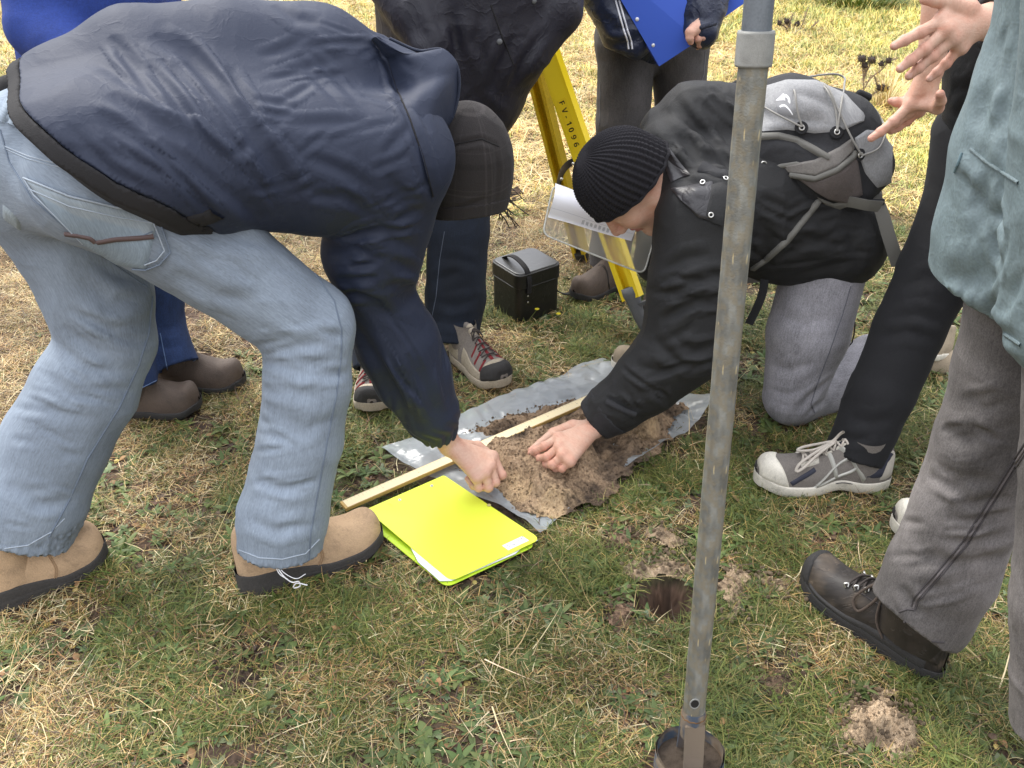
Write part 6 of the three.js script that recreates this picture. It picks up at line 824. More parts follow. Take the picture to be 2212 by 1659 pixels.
  const hg = hand({ arm: W(1318, 884, -1.861), wrist: Pj(1284, 924, 0.104), fingers: [[Pj(1206, 946, 0.112), Pj(1176, 964, 0.098), Pj(1158, 973, 0.084), Pj(1146, 979, 0.072)], [Pj(1208, 966, 0.108), Pj(1182, 987, 0.088), Pj(1166, 990, 0.072), Pj(1156, 987, 0.062)], [Pj(1216, 984, 0.102), Pj(1194, 1004, 0.082), Pj(1180, 1003, 0.066), Pj(1170, 998, 0.058)], [Pj(1231, 997, 0.094), Pj(1214, 1012, 0.078), Pj(1200, 1012, 0.064), Pj(1190, 1006, 0.056)]], thumb: [Pj(1238, 922, 0.10), Pj(1196, 936, 0.092), Pj(1168, 958, 0.08), Pj(1148, 973, 0.07)], fr: 1.08, s: 1.0 });
  const fl = flesh([lL, lowL, lR, hips, tk, tk2, ar.slice(0, 4), arR, chain([1480, 380, -2.12, 60], [1420, 400, -2.06, 50])], 0.05, 0.72);
  part(t, 'body', [fl, hd, hg], M.skin);
  { // knitted cap: ribs and rows are real relief
    const m = headM(hc, fw, up), nu = 300, nv = 90, g = grid(nu, nv, (u, v) => { const a = u * 2 * Math.PI, th = v * 1.70, s = Math.sin(Math.min(th, Math.PI / 2 + 0.08)), rib = (Math.sin(a * 44) * 0.0022 + Math.sin(v * 2 * Math.PI * 26) * 0.0011) * sstep(0.05, 0.25, v), r = 1 + 0.02 * noise(Math.cos(a) * 2, Math.sin(a) * 2, v * 4), c = Math.cos(th); return V(Math.sin(a) * s * (0.094 * r + rib), 0.036 + (c > 0 ? c * 0.112 : c * 0.115) * (1 + rib * 4) + 0.0, -0.006 + Math.cos(a) * s * (0.111 * r + rib)); });
    // pull the front rim low over the brow, the back down to the nape
    const p = g.attributes.position; for (let i = 0; i < p.count; i++) { const y = p.getY(i), z = p.getZ(i), k = sstep(0.06, 0.0, y); p.setY(i, y + k * (0.42 * z - 0.006)); } g.computeVertexNormals(); g.applyMatrix4(m); const cap = part(t, 'knitted_cap', g, M.beanie);
    const rim = []; for (let i = 0; i <= 60; i++) rim.push(new THREE.Vector3().fromBufferAttribute(g.attributes.position, nv * (nu + 1) + Math.round(i / 60 * nu)).add(cap.getWorldPosition(V()).sub(V(0, 0, 0)))); part(cap, 'rim', tube(rim.map(q => q.clone().add(t.position).sub(cap.getWorldPosition(V())).add(V(0, 0, 0))), 0.004, 6, 200), M.beanie); }
  // shoes: one flat in front, one behind on its toe
  const tanShoe = mat([0.36, 0.29, 0.205], { roughness: 0.95, map: T.suede, bumpMap: T.grit, bumpScale: 0.0006 });
  { const h = G(1556, 796), e = G(1322, 800), s = shoe(t, 'shoe', { heel: h, toe: e, w: 0.046, upper: tanShoe, soleMat: M.foam, sole: 0.02, plainSole: 1, toeH: 0.05, ankH: 0.1, shaft: [0.15, 0.034] }); BARE.push(shoePoly(h, e, 0.04)); }
  { const h = G(2058, 806, 0.06), e = G(1985, 822, 0.0); const s = shoe(t, 'shoe', { heel: W(2034, 778, -2.32), toe: W(1960, 800, -2.22), y: 0.012, pitch: 0.35, w: 0.042, upper: tanShoe, soleMat: M.foam, sole: 0.02, plainSole: 1, toeH: 0.046, ankH: 0.08 }); }
  { const e = W(1960, 775, -2.27), h = W(2030, 785, -2.30); const s = blend([cone(e, h, 0.04, 0.046), cone(h, W(2032, 800, -2.30), 0.046, 0.04)], 0.02); part(t, 'shoe', mesh(s, box3([cone(e, h, 0.05, 0.05)], 0.03), 0.006, { bones: [cone(e, h, 0.04, 0.04)] }), tanShoe); }
  DISCS.push([G(1715, 905).x, G(1715, 905).z, 0.06]);
  // ---------------------------------------------------------------- backpack on his back
  const bk = chain([1600, 262, -2.20, 64], [1700, 265, -2.16, 95], [1800, 302, -2.14, 94], [1850, 358, -2.12, 76]).concat(chain([1650, 325, -2.08, 58], [1760, 368, -2.06, 66], [1828, 412, -2.07, 52]));
  const bf = rumple(folds(blend(bk, 0.03), [[0.008, 0.012, [[1650, 300], [1700, 292], [1760, 302], [1810, 318]]], [0.006, 0.01, [[1700, 200], [1760, 215], [1810, 240]]], [0.006, 0.01, [[1660, 250], [1720, 262], [1780, 262]]]]), 0.003, 12, 1, 1, 1, 41);
  const bp = thing('backpack', 'grey and black backpack with bungee cords strapped to the kneeling man', 'backpack', W(1760, 330, -2.2)); const bag = part(bp, 'bag', mesh(bf, box3(bk, 0.02), 0.0066, { bones: bk }), M.packBlack);
  part(bp, 'top_panel', panel(bf, [[1640, 190], [1700, 172], [1762, 173], [1826, 202], [1868, 250]], [[1645, 284], [1700, 280], [1760, 288], [1815, 284], [1866, 262]], 34, 16, 0.005), M.packGrey, 'light grey top panel with white printed mark');
  { const l = panel(grow(bf, 0.005), [[1668, 206], [1690, 196], [1712, 200]], [[1682, 246], [1700, 250], [1716, 258]], 10, 10, 0.0012, 0.001); for (let i = 0; i < 121; i++) l.attributes.uv.setXY(i, (i % 11) / 10, 1 - Math.floor(i / 11) / 10); const tx = canvasTex(128, 128, (c) => { c.fillStyle = '#8f8f91'; c.fillRect(0, 0, 128, 128); c.strokeStyle = '#fff'; c.fillStyle = '#fff'; c.lineWidth = 15; c.beginPath(); c.moveTo(10, 40); c.lineTo(70, 14); c.lineTo(72, 50); c.closePath(); c.fill(); c.beginPath(); c.arc(80, 44, 20, -2.4, 0.6); c.stroke(); c.lineWidth = 10; c.beginPath(); c.moveTo(26, 82); c.quadraticCurveTo(60, 60, 116, 108); c.stroke(); }); const m = part(bp, 'printed_mark', l, mat([0.9, 0.9, 0.9], { map: tx, roughness: 0.7 })); }
  part(bp, 'lower_panel', panel(bf, [[1846, 298], [1872, 280], [1904, 284], [1928, 318]], [[1852, 330], [1868, 374], [1894, 406], [1926, 396]], 22, 16, 0.005), M.packGrey);
  part(bp, 'side_panel', panel(bf, [[1690, 358], [1760, 345], [1812, 318], [1842, 296]], [[1698, 372], [1762, 380], [1812, 358], [1846, 322]], 24, 10, 0.005), M.packMeshLight);
  part(bp, 'mesh_pocket', panel(bf, [[1712, 378], [1768, 388], [1815, 366], [1850, 336]], [[1762, 412], [1790, 430], [1830, 440], [1862, 420]], 22, 16, 0.007), M.packMesh, 'stretchy brownish mesh side pocket'); part(bp, 'pocket_edge', ribbon(bf, [[1705, 376], [1760, 386], [1805, 368], [1840, 340], [1848, 326]], 0.014, 0.009, 6), M.strap);
  part(bp, 'compression_strap', ribbon(bf, [[1640, 296], [1680, 294], [1720, 304], [1762, 326], [1790, 342]], 0.016, 0.007, 6), M.strap); part(bp, 'zip', ribbon(bf, [[1640, 356], [1680, 360], [1720, 354], [1742, 362]], 0.011, 0.004, 6), M.strap); { const p = hit(bf, 1648, 352); if (p) { const g = new THREE.TorusGeometry(0.006, 0.0018, 6, 16); g.translate(p.x, p.y, p.z + 0.008); part(bp, 'zip_pull', g, M.metal); } }
  const eye = [[1730, 277], [1806, 287], [1854, 334]].map(q => hit(bf, ...q) || W(q[0], q[1], -2.1)); for (const p of eye) { const n = normalAt(bf, p, 0.01), d = new THREE.CylinderGeometry(0.013, 0.015, 0.003, 20); d.applyQuaternion(new THREE.Quaternion().setFromUnitVectors(V(0, 1, 0), n)); d.translate(p.x + n.x * 0.006, p.y + n.y * 0.006, p.z + n.z * 0.006); const tab = part(bp, 'cord_tab', d, M.packBlack); const g = new THREE.TorusGeometry(0.0052, 0.0018, 8, 18); g.lookAt(n); g.translate(p.x + n.x * 0.009, p.y + n.y * 0.009, p.z + n.z * 0.009); part(tab, 'eyelet', g, M.metal); }
  const over = (q, h = 0.008) => { const p = hit(bf, ...q); return p ? p.addScaledVector(normalAt(bf, p, 0.01), h) : W(q[0], q[1], -2.22); }, far = (x, y) => W(x, y, -2.27);
  const cords = [[over([1640, 226]), over([1680, 246], 0.016), over([1728, 276], 0.012)], [over([1730, 276], 0.012), over([1722, 245], 0.014), over([1714, 212], 0.016), far(1706, 188), far(1712, 176), far(1760, 164), far(1806, 160), far(1822, 166), W(1824, 182, -2.2), over([1812, 240], 0.016), over([1806, 285], 0.012)], [over([1806, 286], 0.012), over([1800, 245], 0.014), over([1778, 206], 0.016), far(1752, 178), far(1735, 176)], [far(1752, 178), over([1780, 200], 0.014), over([1806, 244], 0.014), over([1836, 300], 0.014), over([1854, 333], 0.012)], [W(1822, 198, -2.22), W(1862, 213, -2.22), W(1890, 236, -2.2), W(1906, 262, -2.18), over([1904, 290], 0.01), over([1890, 320], 0.01), over([1856, 335], 0.01)]];
  for (const c of cords) part(bp, 'bungee_cord', tube(c, 0.0024, 6, 60), M.cord);
  { const p = W(1866, 206, -2.26), g = new THREE.CapsuleGeometry(0.010, 0.022, 6, 14); g.rotateZ(1.2); g.translate(p.x, p.y, p.z); part(bp, 'cord_lock', g, M.packBlack); }
  part(bp, 'haul_loop', tube([far(1576, 188), far(1600, 176), far(1640, 178), far(1680, 172)], 0.007, 6), M.packBlack);
  part(bp, 'shoulder_strap', ribbon(jk, [[1770, 432], [1740, 470], [1700, 520], [1655, 560], [1625, 580]], 0.015, 0.006, 6), M.strap);
  part(bp, 'hip_belt', panel(bf, [[1764, 424], [1800, 438], [1840, 430]], [[1790, 450], [1812, 452], [1842, 440]], 10, 6, 0.006), M.strap); part(bp, 'hip_belt', freeRibbon([W(1796, 430, -2.03), W(1838, 436, -2.0), W(1872, 443, -1.99), W(1902, 446, -2.0)], 0.028, V(0, 1, 0.3), 0.002), M.strap); part(bp, 'strap_end', freeRibbon([W(1872, 402, -2.1), W(1892, 428, -2.05), W(1905, 460, -2.02), W(1920, 510, -2.0), W(1940, 572, -1.99)], 0.03, V(1, -0.1, 0.2), 0.0015), M.strap); part(bp, 'buckle', new RoundedBoxGeometry(0.036, 0.014, 0.008, 2, 0.003).translate(...W(1894, 436, -2.03).toArray()), M.packBlack); part(bp, 'strap_end', freeRibbon([W(1650, 570, -2.06), W(1652, 600, -2.03), W(1645, 640, -2.02), W(1618, 700, -2.02)], 0.02, V(1, 0, 0.3), 0.0015), M.packBlack);
}
function cutNear(f, p, n, c, r) { return (x, y, z) => { const d = f(x, y, z); return Math.hypot(x - c.x, y - c.y, z - c.z) < r && x > p.x - 0.2 ? Math.max(d, n.x * (x - p.x) + n.y * (y - p.y) + n.z * (z - p.z)) : d; }; }
// ------------------------------------------------------------------ F: black trousers, running shoes, two open hands
{
  const t = thing('person', 'person in black clothes and running shoes gesturing with two open hands', 'person', G(1880, 1062));
  const l1 = chain([2130, 300, -2.02, 105], [2085, 450, -1.98, 88], [2025, 580, -1.94, 80], [1965, 710, -1.88, 72], [1900, 855, -1.81, 68], [1845, 985, -1.76, 63]), l2 = chain([2230, 330, -1.88, 98], [2240, 720, -1.72, 80], [2150, 950, -1.65, 70], [2098, 1058, -1.62, 62]), hips = chain([2140, 290, -2.03, 108], [2235, 300, -1.9, 108]);
  const tr = trousers(t, 'trousers', [l1, l2], hips, M.blackTrouser, { seed: 22, cell: 0.0075, amp: 0.004, folds: [[0.008, 0.012, [[1900, 730], [1960, 715], [2030, 735]]], [0.007, 0.012, [[1920, 690], [1980, 680], [2040, 700]]], [0.005, 0.012, [[1940, 620], [2000, 600], [2050, 610]]], [0.005, 0.012, [[1830, 900], [1880, 915], [1940, 900]]], [0.005, 0.01, [[1800, 950], [1850, 950], [1900, 935]]]] });
  const tk = chain([2215, -60, -1.98, 130], [2180, 120, -1.99, 126], [2160, 290, -2.01, 118]), a1 = chain([2300, -170, -1.78, 72], [2260, 10, -1.66, 66], [2170, 42, -1.62, 62], [2136, 50, -1.61, 58]), a2 = chain([2120, -170, -2.05, 72], [2070, -120, -1.9, 60], [2034, -40, -1.82, 46]);
  const f = rumple(folds(join([blend(tk, 0.015), leg(a1), leg(a2)], 0.015), [[0.008, 0.012, [[2060, 200], [2100, 190], [2140, 140]]], [0.008, 0.012, [[2070, 260], [2090, 220], [2110, 200]]]]), 0.004, 9, 1, 1, 1, 25), b = [...tk, ...a1, ...a2]; const jk = part(t, 'jacket', mesh(f, box3(b, 0.02), 0.0085, { bones: b }), M.blackCloth);
  const Q = (x, y, z) => W(x, y, z), z = -1.585;
  const h1 = hand({ arm: Q(2150, 46, -1.61), wrist: Q(2112, 50, -1.60), nail: V(-0.2, 0.45, 0.85).normalize(), fingers: [[Q(2034, 46, z), Q(1988, 70, z + .01), Q(1954, 87, z + .016), Q(1932, 99, z + .02)], [Q(2044, 65, z + .012), Q(1998, 106, z + .02), Q(1967, 131, z + .024), Q(1945, 148, z + .026)], [Q(2058, 83, z + .012), Q(2014, 122, z + .018), Q(1984, 147, z + .02), Q(1964, 164, z + .02)], [Q(2074, 101, z + .004), Q(2044, 137, z + .006), Q(2024, 156, z + .006), Q(2008, 170, z + .006)]], thumb: [Q(2090, 20, z - .01), Q(2052, 5, z - .012), Q(2022, 1, z - .01), Q(1998, -2, z - .006)], cell: 0.0027 });
  const y = -1.80, h2 = hand({ arm: Q(2032, -30, -1.82), wrist: Q(2010, 150, y), nail: V(0, -1, 0), fingers: [[Q(1966, 226, y + .01), Q(1930, 262, y + .02), Q(1902, 285, y + .022), Q(1882, 299, y + .024)], [Q(1962, 242, y), Q(1938, 262, y + .004), Q(1918, 276, y + .006), Q(1902, 286, y + .008)], [Q(1968, 212, y - .01), Q(1948, 222, y - .01), Q(1936, 220, y - .012), Q(1926, 218, y - .016)], [Q(1985, 240, y - .005), Q(1960, 262, y - .005), Q(1940, 276, y - .004), Q(1924, 284, y - .002)]], thumb: [Q(2008, 218, y + .015), Q(2024, 232, y + .035), Q(2032, 218, y + .06), Q(2031, 203, y + .075)], s: 0.92, fr: 1.1, cell: 0.003 });
  const nk = W(2230, -330, -2.0), hd = nk.clone().add(V(-0.04, 0.14, 0.02)); part(t, 'body', [flesh([l1, l2, hips, tk, a1.slice(0, 2), a2.slice(0, 1), chain3([W(2220, -100, -1.98), nk], [0.08, 0.055])], 0.05, 0.7, 0.02), headGeo(hd, V(-0.9, -0.4, 0.2), V(0, 1, 0), 0.006), h1, h2], M.skin); part(t, 'hair', hairGeo(hd, V(-0.9, -0.4, 0.2), V(0, 1, 0)), M.hair);
  // running shoes
  const run = (h, e, full) => {
    const s = shoe(t, 'running_shoe', { heel: h, toe: e, w: 0.05, upper: M.knit, soleMat: M.foam, sole: 0.03, plainSole: 1, arch: 0.014, toeH: 0.052, ankH: 0.1, a0: 0.18, a1: 0.86, ap: 0.9, shaft: [0.14, 0.036, M.knit, 'collar'] }), H = Math.PI / 2; BARE.push(shoePoly(h, e, 0.045));
    s.patch('toe_cap', (u, v) => [lerp(0.87 - 0.10 * Math.abs(v - 0.5) * 2, 0.999, u), lerp(-0.05, Math.PI + 0.05, v)], M.foam, 0.0022, 14, 24);
    const near = q => Math.PI - q * H; // q: 0 at the sole, 1 on top, on the side turned to the camera
    for (const sg of [1, -1]) { const k = q => sg > 0 ? near(q) : q * H; s.strip('side_stripe', [[0.51, k(0.80)], [0.48, k(0.45)], [0.44, k(0.05)]], 0.011, M.silver, 0.0035); s.strip('side_stripe', [[0.44, k(0.82)], [0.36, k(0.48)], [0.22, k(0.04)]], 0.013, M.silver, 0.0038); s.strip('side_stripe', [[0.60, k(0.02)], [0.46, k(0.32)], [0.22, k(0.52)]], 0.008, M.silver, 0.0042); s.strip('side_stripe', [[0.62, k(0.01)], [0.36, k(0.16)], [0.28, k(0.30)]], 0.007, M.silver, 0.0032);
      s.strip('dark_overlay', [[0.78, k(0.12)], [0.70, k(0.32)], [0.60, k(0.48)]], 0.018, M.inkNavy, 0.0022); s.patch('heel_overlay', (u, v) => [lerp(lerp(0.24, 0.10, v), lerp(0.10, 0.02, v), u), k(lerp(0.08, 0.62, v))], M.inkNavy, 0.0024); s.patch('heel_counter', (u, v) => [lerp(0.003, lerp(0.12, 0.03, v), u), k(lerp(0.02, 0.75, v))], mat([0.48, 0.44, 0.38], { roughness: 0.8 }), 0.0018);
      s.patch('eyelet_panel', (u, v) => [lerp(0.57, 0.71, u), k(lerp(0.58, 0.80, v))], M.foam, 0.003, 10, 8); s.patch('eyelet_panel', (u, v) => [lerp(0.28, 0.45, u), k(lerp(0.80, 0.92, v))], M.foam, 0.0035, 10, 8); s.patch('eyelet_panel', (u, v) => [lerp(0.40, 0.46, u), k(lerp(0.74, 0.86, v))], M.foam, 0.004, 8, 6); s.patch('eyelet_panel', (u, v) => [lerp(0.48, 0.53, u), k(lerp(0.72, 0.84, v))], M.foam, 0.004, 8, 6); s.patch('collar_lining', (u, v) => [lerp(0.30, 0.46, u), k(lerp(0.92, 1, v))], M.inkNavy, 0.002, 10, 6); }
    s.patch('toe_bumper', (u, v) => [lerp(0.985, 0.9995, u), lerp(-0.06, 0.9, v)], M.rubber, 0.004, 6, 12);
    for (let k = 0; k < 6; k++) { const a = 0.70 - k * 0.055; s.cord('lace', [[a, near(0.76), 0.004], [a - 0.015, H + 0.12, 0.008], [a - 0.03, H - 0.3, 0.004]], 0.0029, M.lace); s.cord('lace', [[a - 0.02, H - 0.32, 0.004], [a - 0.03, H, 0.008], [a - 0.05, near(0.78), 0.005]], 0.0029, M.lace); }
    s.cord('bow', [[0.46, H, 0.012], [0.5, H + 0.2, 0.02], [0.6, H + 0.45, 0.022], [0.72, H + 0.75, 0.018], [0.76, H + 0.8, 0.016], [0.75, H + 0.62, 0.02], [0.66, H + 0.4, 0.024], [0.55, H + 0.2, 0.022], [0.46, H, 0.016]], 0.0036, M.lace); s.cord('bow', [[0.46, H, 0.014], [0.56, H - 0.2, 0.018], [0.68, H - 0.2, 0.016], [0.72, H - 0.05, 0.016], [0.62, H + 0.1, 0.02], [0.48, H, 0.018], [0.44, H, 0.03], [0.43, H + 0.1, 0.04]], 0.0034, M.lace);
    s.patch('midsole_shank', (u, v) => [lerp(0.30, 0.46, u), near(lerp(-0.02, 0.0, v))], M.inkNavy, 0.006, 8, 4);
  };
  run(G(1914, 1050), G(1628, 1050)); run(G(2180, 1168), G(1922, 1152));
}
// ------------------------------------------------------------------ G: teal jacket, grey jeans, leather boots (nearest, at the right edge)
{
  const t = thing('person', 'person in a grey teal jacket, washed grey jeans and worn brown leather boots', 'person', G(1980, 1450));
  const l1 = chain([2235, 640, -1.24, 130], [2195, 800, -1.235, 124], [2140, 960, -1.225, 112], [2085, 1100, -1.215, 106], [2036, 1230, -1.20, 110], [1990, 1318, -1.19, 106]), l2 = chain([2360, 640, -1.05, 130], [2330, 1000, -1.0, 112], [2300, 1300, -.955, 104], [2292, 1560, -.93, 100]), hips = chain([2260, 560, -1.22, 135], [2350, 560, -1.1, 135]);
  const cP = W(1978, 1338, -1.188), cN = V(-0.55, -0.8, 0.25).normalize();
  const tr = (() => { const e = l1[l1.length - 1]; const L1 = scoop(cut(blend(l1, 0.014), cP, cN), blend([cone(cP.clone().addScaledVector(cN, -0.07), cP.clone().addScaledVector(cN, 0.06), 0.062, 0.086)], 0.01)); let f = join([L1, leg(l2), blend(hips, 0.02)], 0.03); f = folds(f, [[0.010, 0.013, [[2035, 930], [2080, 950], [2140, 930]]], [0.010, 0.013, [[2020, 1010], [2070, 1040], [2150, 1030]]], [0.007, 0.011, [[2060, 1080], [2110, 1090], [2180, 1070]]], [0.007, 0.011, [[2040, 1120], [2100, 1130], [2180, 1110]]], [0.007, 0.011, [[2030, 1160], [2100, 1175], [2185, 1150]]], [0.009, 0.013, [[1990, 1200], [2070, 1225], [2180, 1200]]], [0.008, 0.012, [[1985, 1270], [2040, 1270], [2120, 1240]]], [0.009, 0.010, [[1945, 1265], [1965, 1300], [1990, 1335]]], [0.006, 0.012, [[2080, 870], [2130, 880], [2190, 860]]], ...scatterFolds(35, 16, [1960, 2190, 1100, 1300], [-30, 10], [60, 150], 0.004, 0.006), ...scatterFolds(36, 10, [2040, 2190, 850, 1080], [-20, 30], [50, 120], 0.005, 0.007)]); f = rumple(f, 0.0035, 8, 1, 1.2, 1, 51); const b = [...l1, ...l2, ...hips]; return { f, m: part(t, 'jeans', mesh(f, box3(b, 0.02), 0.0068, { bones: b, color: (x, y, z) => { const w = 0.85 + 0.7 * fbm(x * 7, y * 5, z * 7, 3); return [0.29 * w, 0.264 * w, 0.256 * w]; } }), M.denimDark, 'washed grey jeans with double stitched dark side seam') }; })();
  const dk = mat([0.06, 0.053, 0.055], { roughness: 0.9 }), rd = mat([0.13, 0.115, 0.115], { roughness: 0.9 }); const sp = [[2212, 960], [2180, 1010], [2130, 1090], [2080, 1170], [2020, 1240], [1975, 1290], [1968, 1310]];
  for (const [o, m, r] of [[0, dk, 0.0017], [13, dk, 0.0014], [7, rd, 0.0019]]) { const l = line(tr.f, sp.map(q => [q[0] + o * 0.75, q[1] + o * 0.6]), 8); part(tr.m, 'seam', tube(l, r, 6), m); }
  for (const q of [[[1942, 1322], [1960, 1316], [1975, 1318]], [[1932, 1352], [1945, 1344], [1956, 1344]]]) { const l = line(tr.f, q, 6); if (l.length > 2) part(tr.m, 'stitching', tube(l, 0.002, 5), dk); } { const l = line(tr.f, [[1890, 1296], [1908, 1330], [1935, 1362], [1985, 1384], [2040, 1388]], 8); if (l.length > 2) part(tr.m, 'hem', tube(l, 0.0018, 5), dk); }
  // jacket
  const tk = chain([2372, -120, -1.26, 190], [2362, 60, -1.255, 190], [2335, 180, -1.25, 204], [2303, 330, -1.25, 222], [2275, 500, -1.255, 232], [2252, 640, -1.26, 242]).concat(chain([2440, -100, -1.1, 200], [2420, 640, -1.05, 240])), ar = chain([2470, -250, -1.0, 110], [2440, 60, -.95, 90], [2400, 300, -1.0, 70]);
  const hp = W(2060, 690, -1.14), hN = V(-0.12, -1, -0.05).normalize(), J0 = join([blend(tk, 0.015), blend(ar, 0.015)], 0.03);
  let jk = folds(J0, [[0.016, 0.013, [[2070, 325], [2100, 335], [2130, 352], [2180, 372]]], [0.010, 0.012, [[2090, 300], [2120, 350], [2170, 420]]], [0.010, 0.016, [[2075, 360], [2110, 420], [2140, 480]]], [0.010, 0.018, [[2110, 520], [2150, 470], [2190, 420]]], [0.010, 0.018, [[2040, 600], [2100, 600], [2150, 560]]], [0.008, 0.012, [[2020, 650], [2080, 670], [2150, 695]]], [0.008, 0.014, [[2160, 700], [2170, 640], [2200, 600]]], [0.008, 0.016, [[2160, 60], [2130, 200], [2110, 320]]], [0.008, 0.016, [[2190, 100], [2180, 200], [2160, 300]]], [0.008, 0.01, [[2140, 690], [2165, 720], [2200, 730]]], ...scatterFolds(45, 12, [2070, 2210, 380, 680], [60, 120], [70, 180], 0.005, 0.009), ...scatterFolds(46, 8, [2120, 2210, 20, 300], [80, 110], [80, 200], 0.004, 0.009)]);
  jk = cutAll(rumple(jk, 0.005, 7, 1, 1, 1, 57), hp, hN); jk = scoop(jk, cutAll(grow(J0, -0.032), hp.clone().add(V(0, -0.2, 0)), V(0, 1, 0).normalize(), hp));
  const b = [...tk, ...ar], jacket = part(t, 'jacket', mesh(jk, box3(b, 0.03), 0.0082, { bones: b }), M.teal);
  { const p = hit(jk, 2012, 622); if (p) { const g = new THREE.CylinderGeometry(0.0075, 0.0085, 0.005, 20); const n = normalAt(jk, p, 0.01); g.applyQuaternion(new THREE.Quaternion().setFromUnitVectors(V(0, 1, 0), n)); g.translate(p.x + n.x * 0.002, p.y + n.y * 0.002, p.z + n.z * 0.002); part(jacket, 'press_stud', g, mat([0.06, 0.17, 0.36], { roughness: 0.4 })); } const l = line(jk, [[2012, 655], [2040, 675], [2100, 692], [2150, 708], [2205, 745]], 8); if (l.length > 2) part(jacket, 'hem', tube(l, 0.003, 6), M.teal); const l2 = line(jk, [[2078, 330], [2070, 352], [2062, 372]], 6); if (l2.length > 2) part(jacket, 'pocket_edge', tube(l2, 0.0022, 6), mat([0.13, 0.2, 0.23])); const l3 = line(jk, [[2096, 322], [2130, 350], [2200, 395]], 8); if (l3.length > 2) part(jacket, 'pocket_flap', tube(l3, 0.0025, 6), M.teal); }
  const hd = V(0.86, 1.6, -1.05); part(t, 'body', [flesh([l1, l2, tk.slice(0, 3), ar, chain3([V(0.84, 1.25, -1.1), hd], [0.09, 0.055])], 0.05, 0.72, 0.02), headGeo(hd, V(-0.6, -0.5, -0.6), V(0, 1, 0), 0.006)], M.skin); part(t, 'hair', hairGeo(hd, V(-0.6, -0.5, -0.6), V(0, 1, 0)), M.hair);
  // boots
  const boot = (h, e) => { const s = shoe(t, 'boot', { heel: h, toe: e, w: 0.052, upper: M.dustyLeather, tint: (x, y, z) => { const k = 0.6 * sstep(0.08, 0.34, fbm(x * 22, y * 22, z * 22, 4)); return [lerp(0.036, 0.16, k), lerp(0.029, 0.12, k), lerp(0.025, 0.085, k)]; }, soleMat: M.rubber, sole: 0.03, toeH: 0.058, ankH: 0.135, a0: 0.22, a1: 0.8, square: 5, y: 0.0, shaft: [0.24, 0.05, M.darkLeather, 'shaft'] }), H = Math.PI / 2; BARE.push(shoePoly(h, e, 0.05));
    s.patch('toe_rand', (u, v) => [lerp(0.93 - 0.05 * Math.abs(v - 0.5) * 2, 0.999, u), lerp(-0.05, Math.PI + 0.05, v)], M.rubber, 0.003, 12, 24); for (const sg of [1, -1]) { s.strip('rand', [[0.05, H + sg * 1.5], [0.3, H + sg * 1.48], [0.6, H + sg * 1.48], [0.9, H + sg * 1.4]], 0.012, M.rubber, 0.003); s.patch('heel_counter', (u, v) => [lerp(0.01, 0.26, u), H + sg * lerp(0.85, 1.45, v)], M.darkLeather, 0.003); s.cord('seam', [[0.62, H + sg * 0.5], [0.5, H + sg * 0.75], [0.34, H + sg * 1.0], [0.3, H + sg * 1.4]].map(q => [...q, 0.001]), 0.0012, dk); }
    for (let k = 0; k < 4; k++) { const a = 0.66 - k * 0.06; for (const sg of [1, -1]) { s.cord('lace_hook', [[a, H + sg * 0.55, 0.001], [a + 0.012, H + sg * 0.48, 0.008], [a - 0.004, H + sg * 0.40, 0.006], [a - 0.012, H + sg * 0.5, 0.002]], 0.0022, M.metal); } s.cord('lace', [[a, H - 0.5, 0.005], [a - 0.015, H, 0.006], [a - 0.04, H + 0.5, 0.005]], 0.0024, M.laceDark); s.cord('lace', [[a, H + 0.5, 0.005], [a - 0.02, H, 0.01], [a - 0.04, H - 0.5, 0.005]], 0.0024, M.laceDark); }
    s.cord('bow', [[0.46, H, 0.01], [0.52, H + 0.4, 0.014], [0.57, H + 0.9, 0.008], [0.52, H + 1.15, 0.008], [0.46, H + 0.85, 0.012], [0.45, H + 0.3, 0.014], [0.46, H, 0.01]], 0.0028, M.brownBoot); s.cord('lace_end', [[0.46, H + 0.1, 0.01], [0.44, H + 0.6, 0.008], [0.40, H + 1.2, 0.006], [0.33, H + 1.45, 0.005]], 0.0024, M.brownBoot); };
  boot(G(2028, 1470), G(1738, 1252)); boot(G(2345, 1760), G(2230, 1700));
}
function cutAll(f, p, n, below) { const o = n.dot(p); return below ? (x, y, z) => Math.max(f(x, y, z), y - below.y - 0.06) : (x, y, z) => Math.max(f(x, y, z), n.x * x + n.y * y + n.z * z - o + 0.004 * noise(x * 14, 3, z * 14)); }
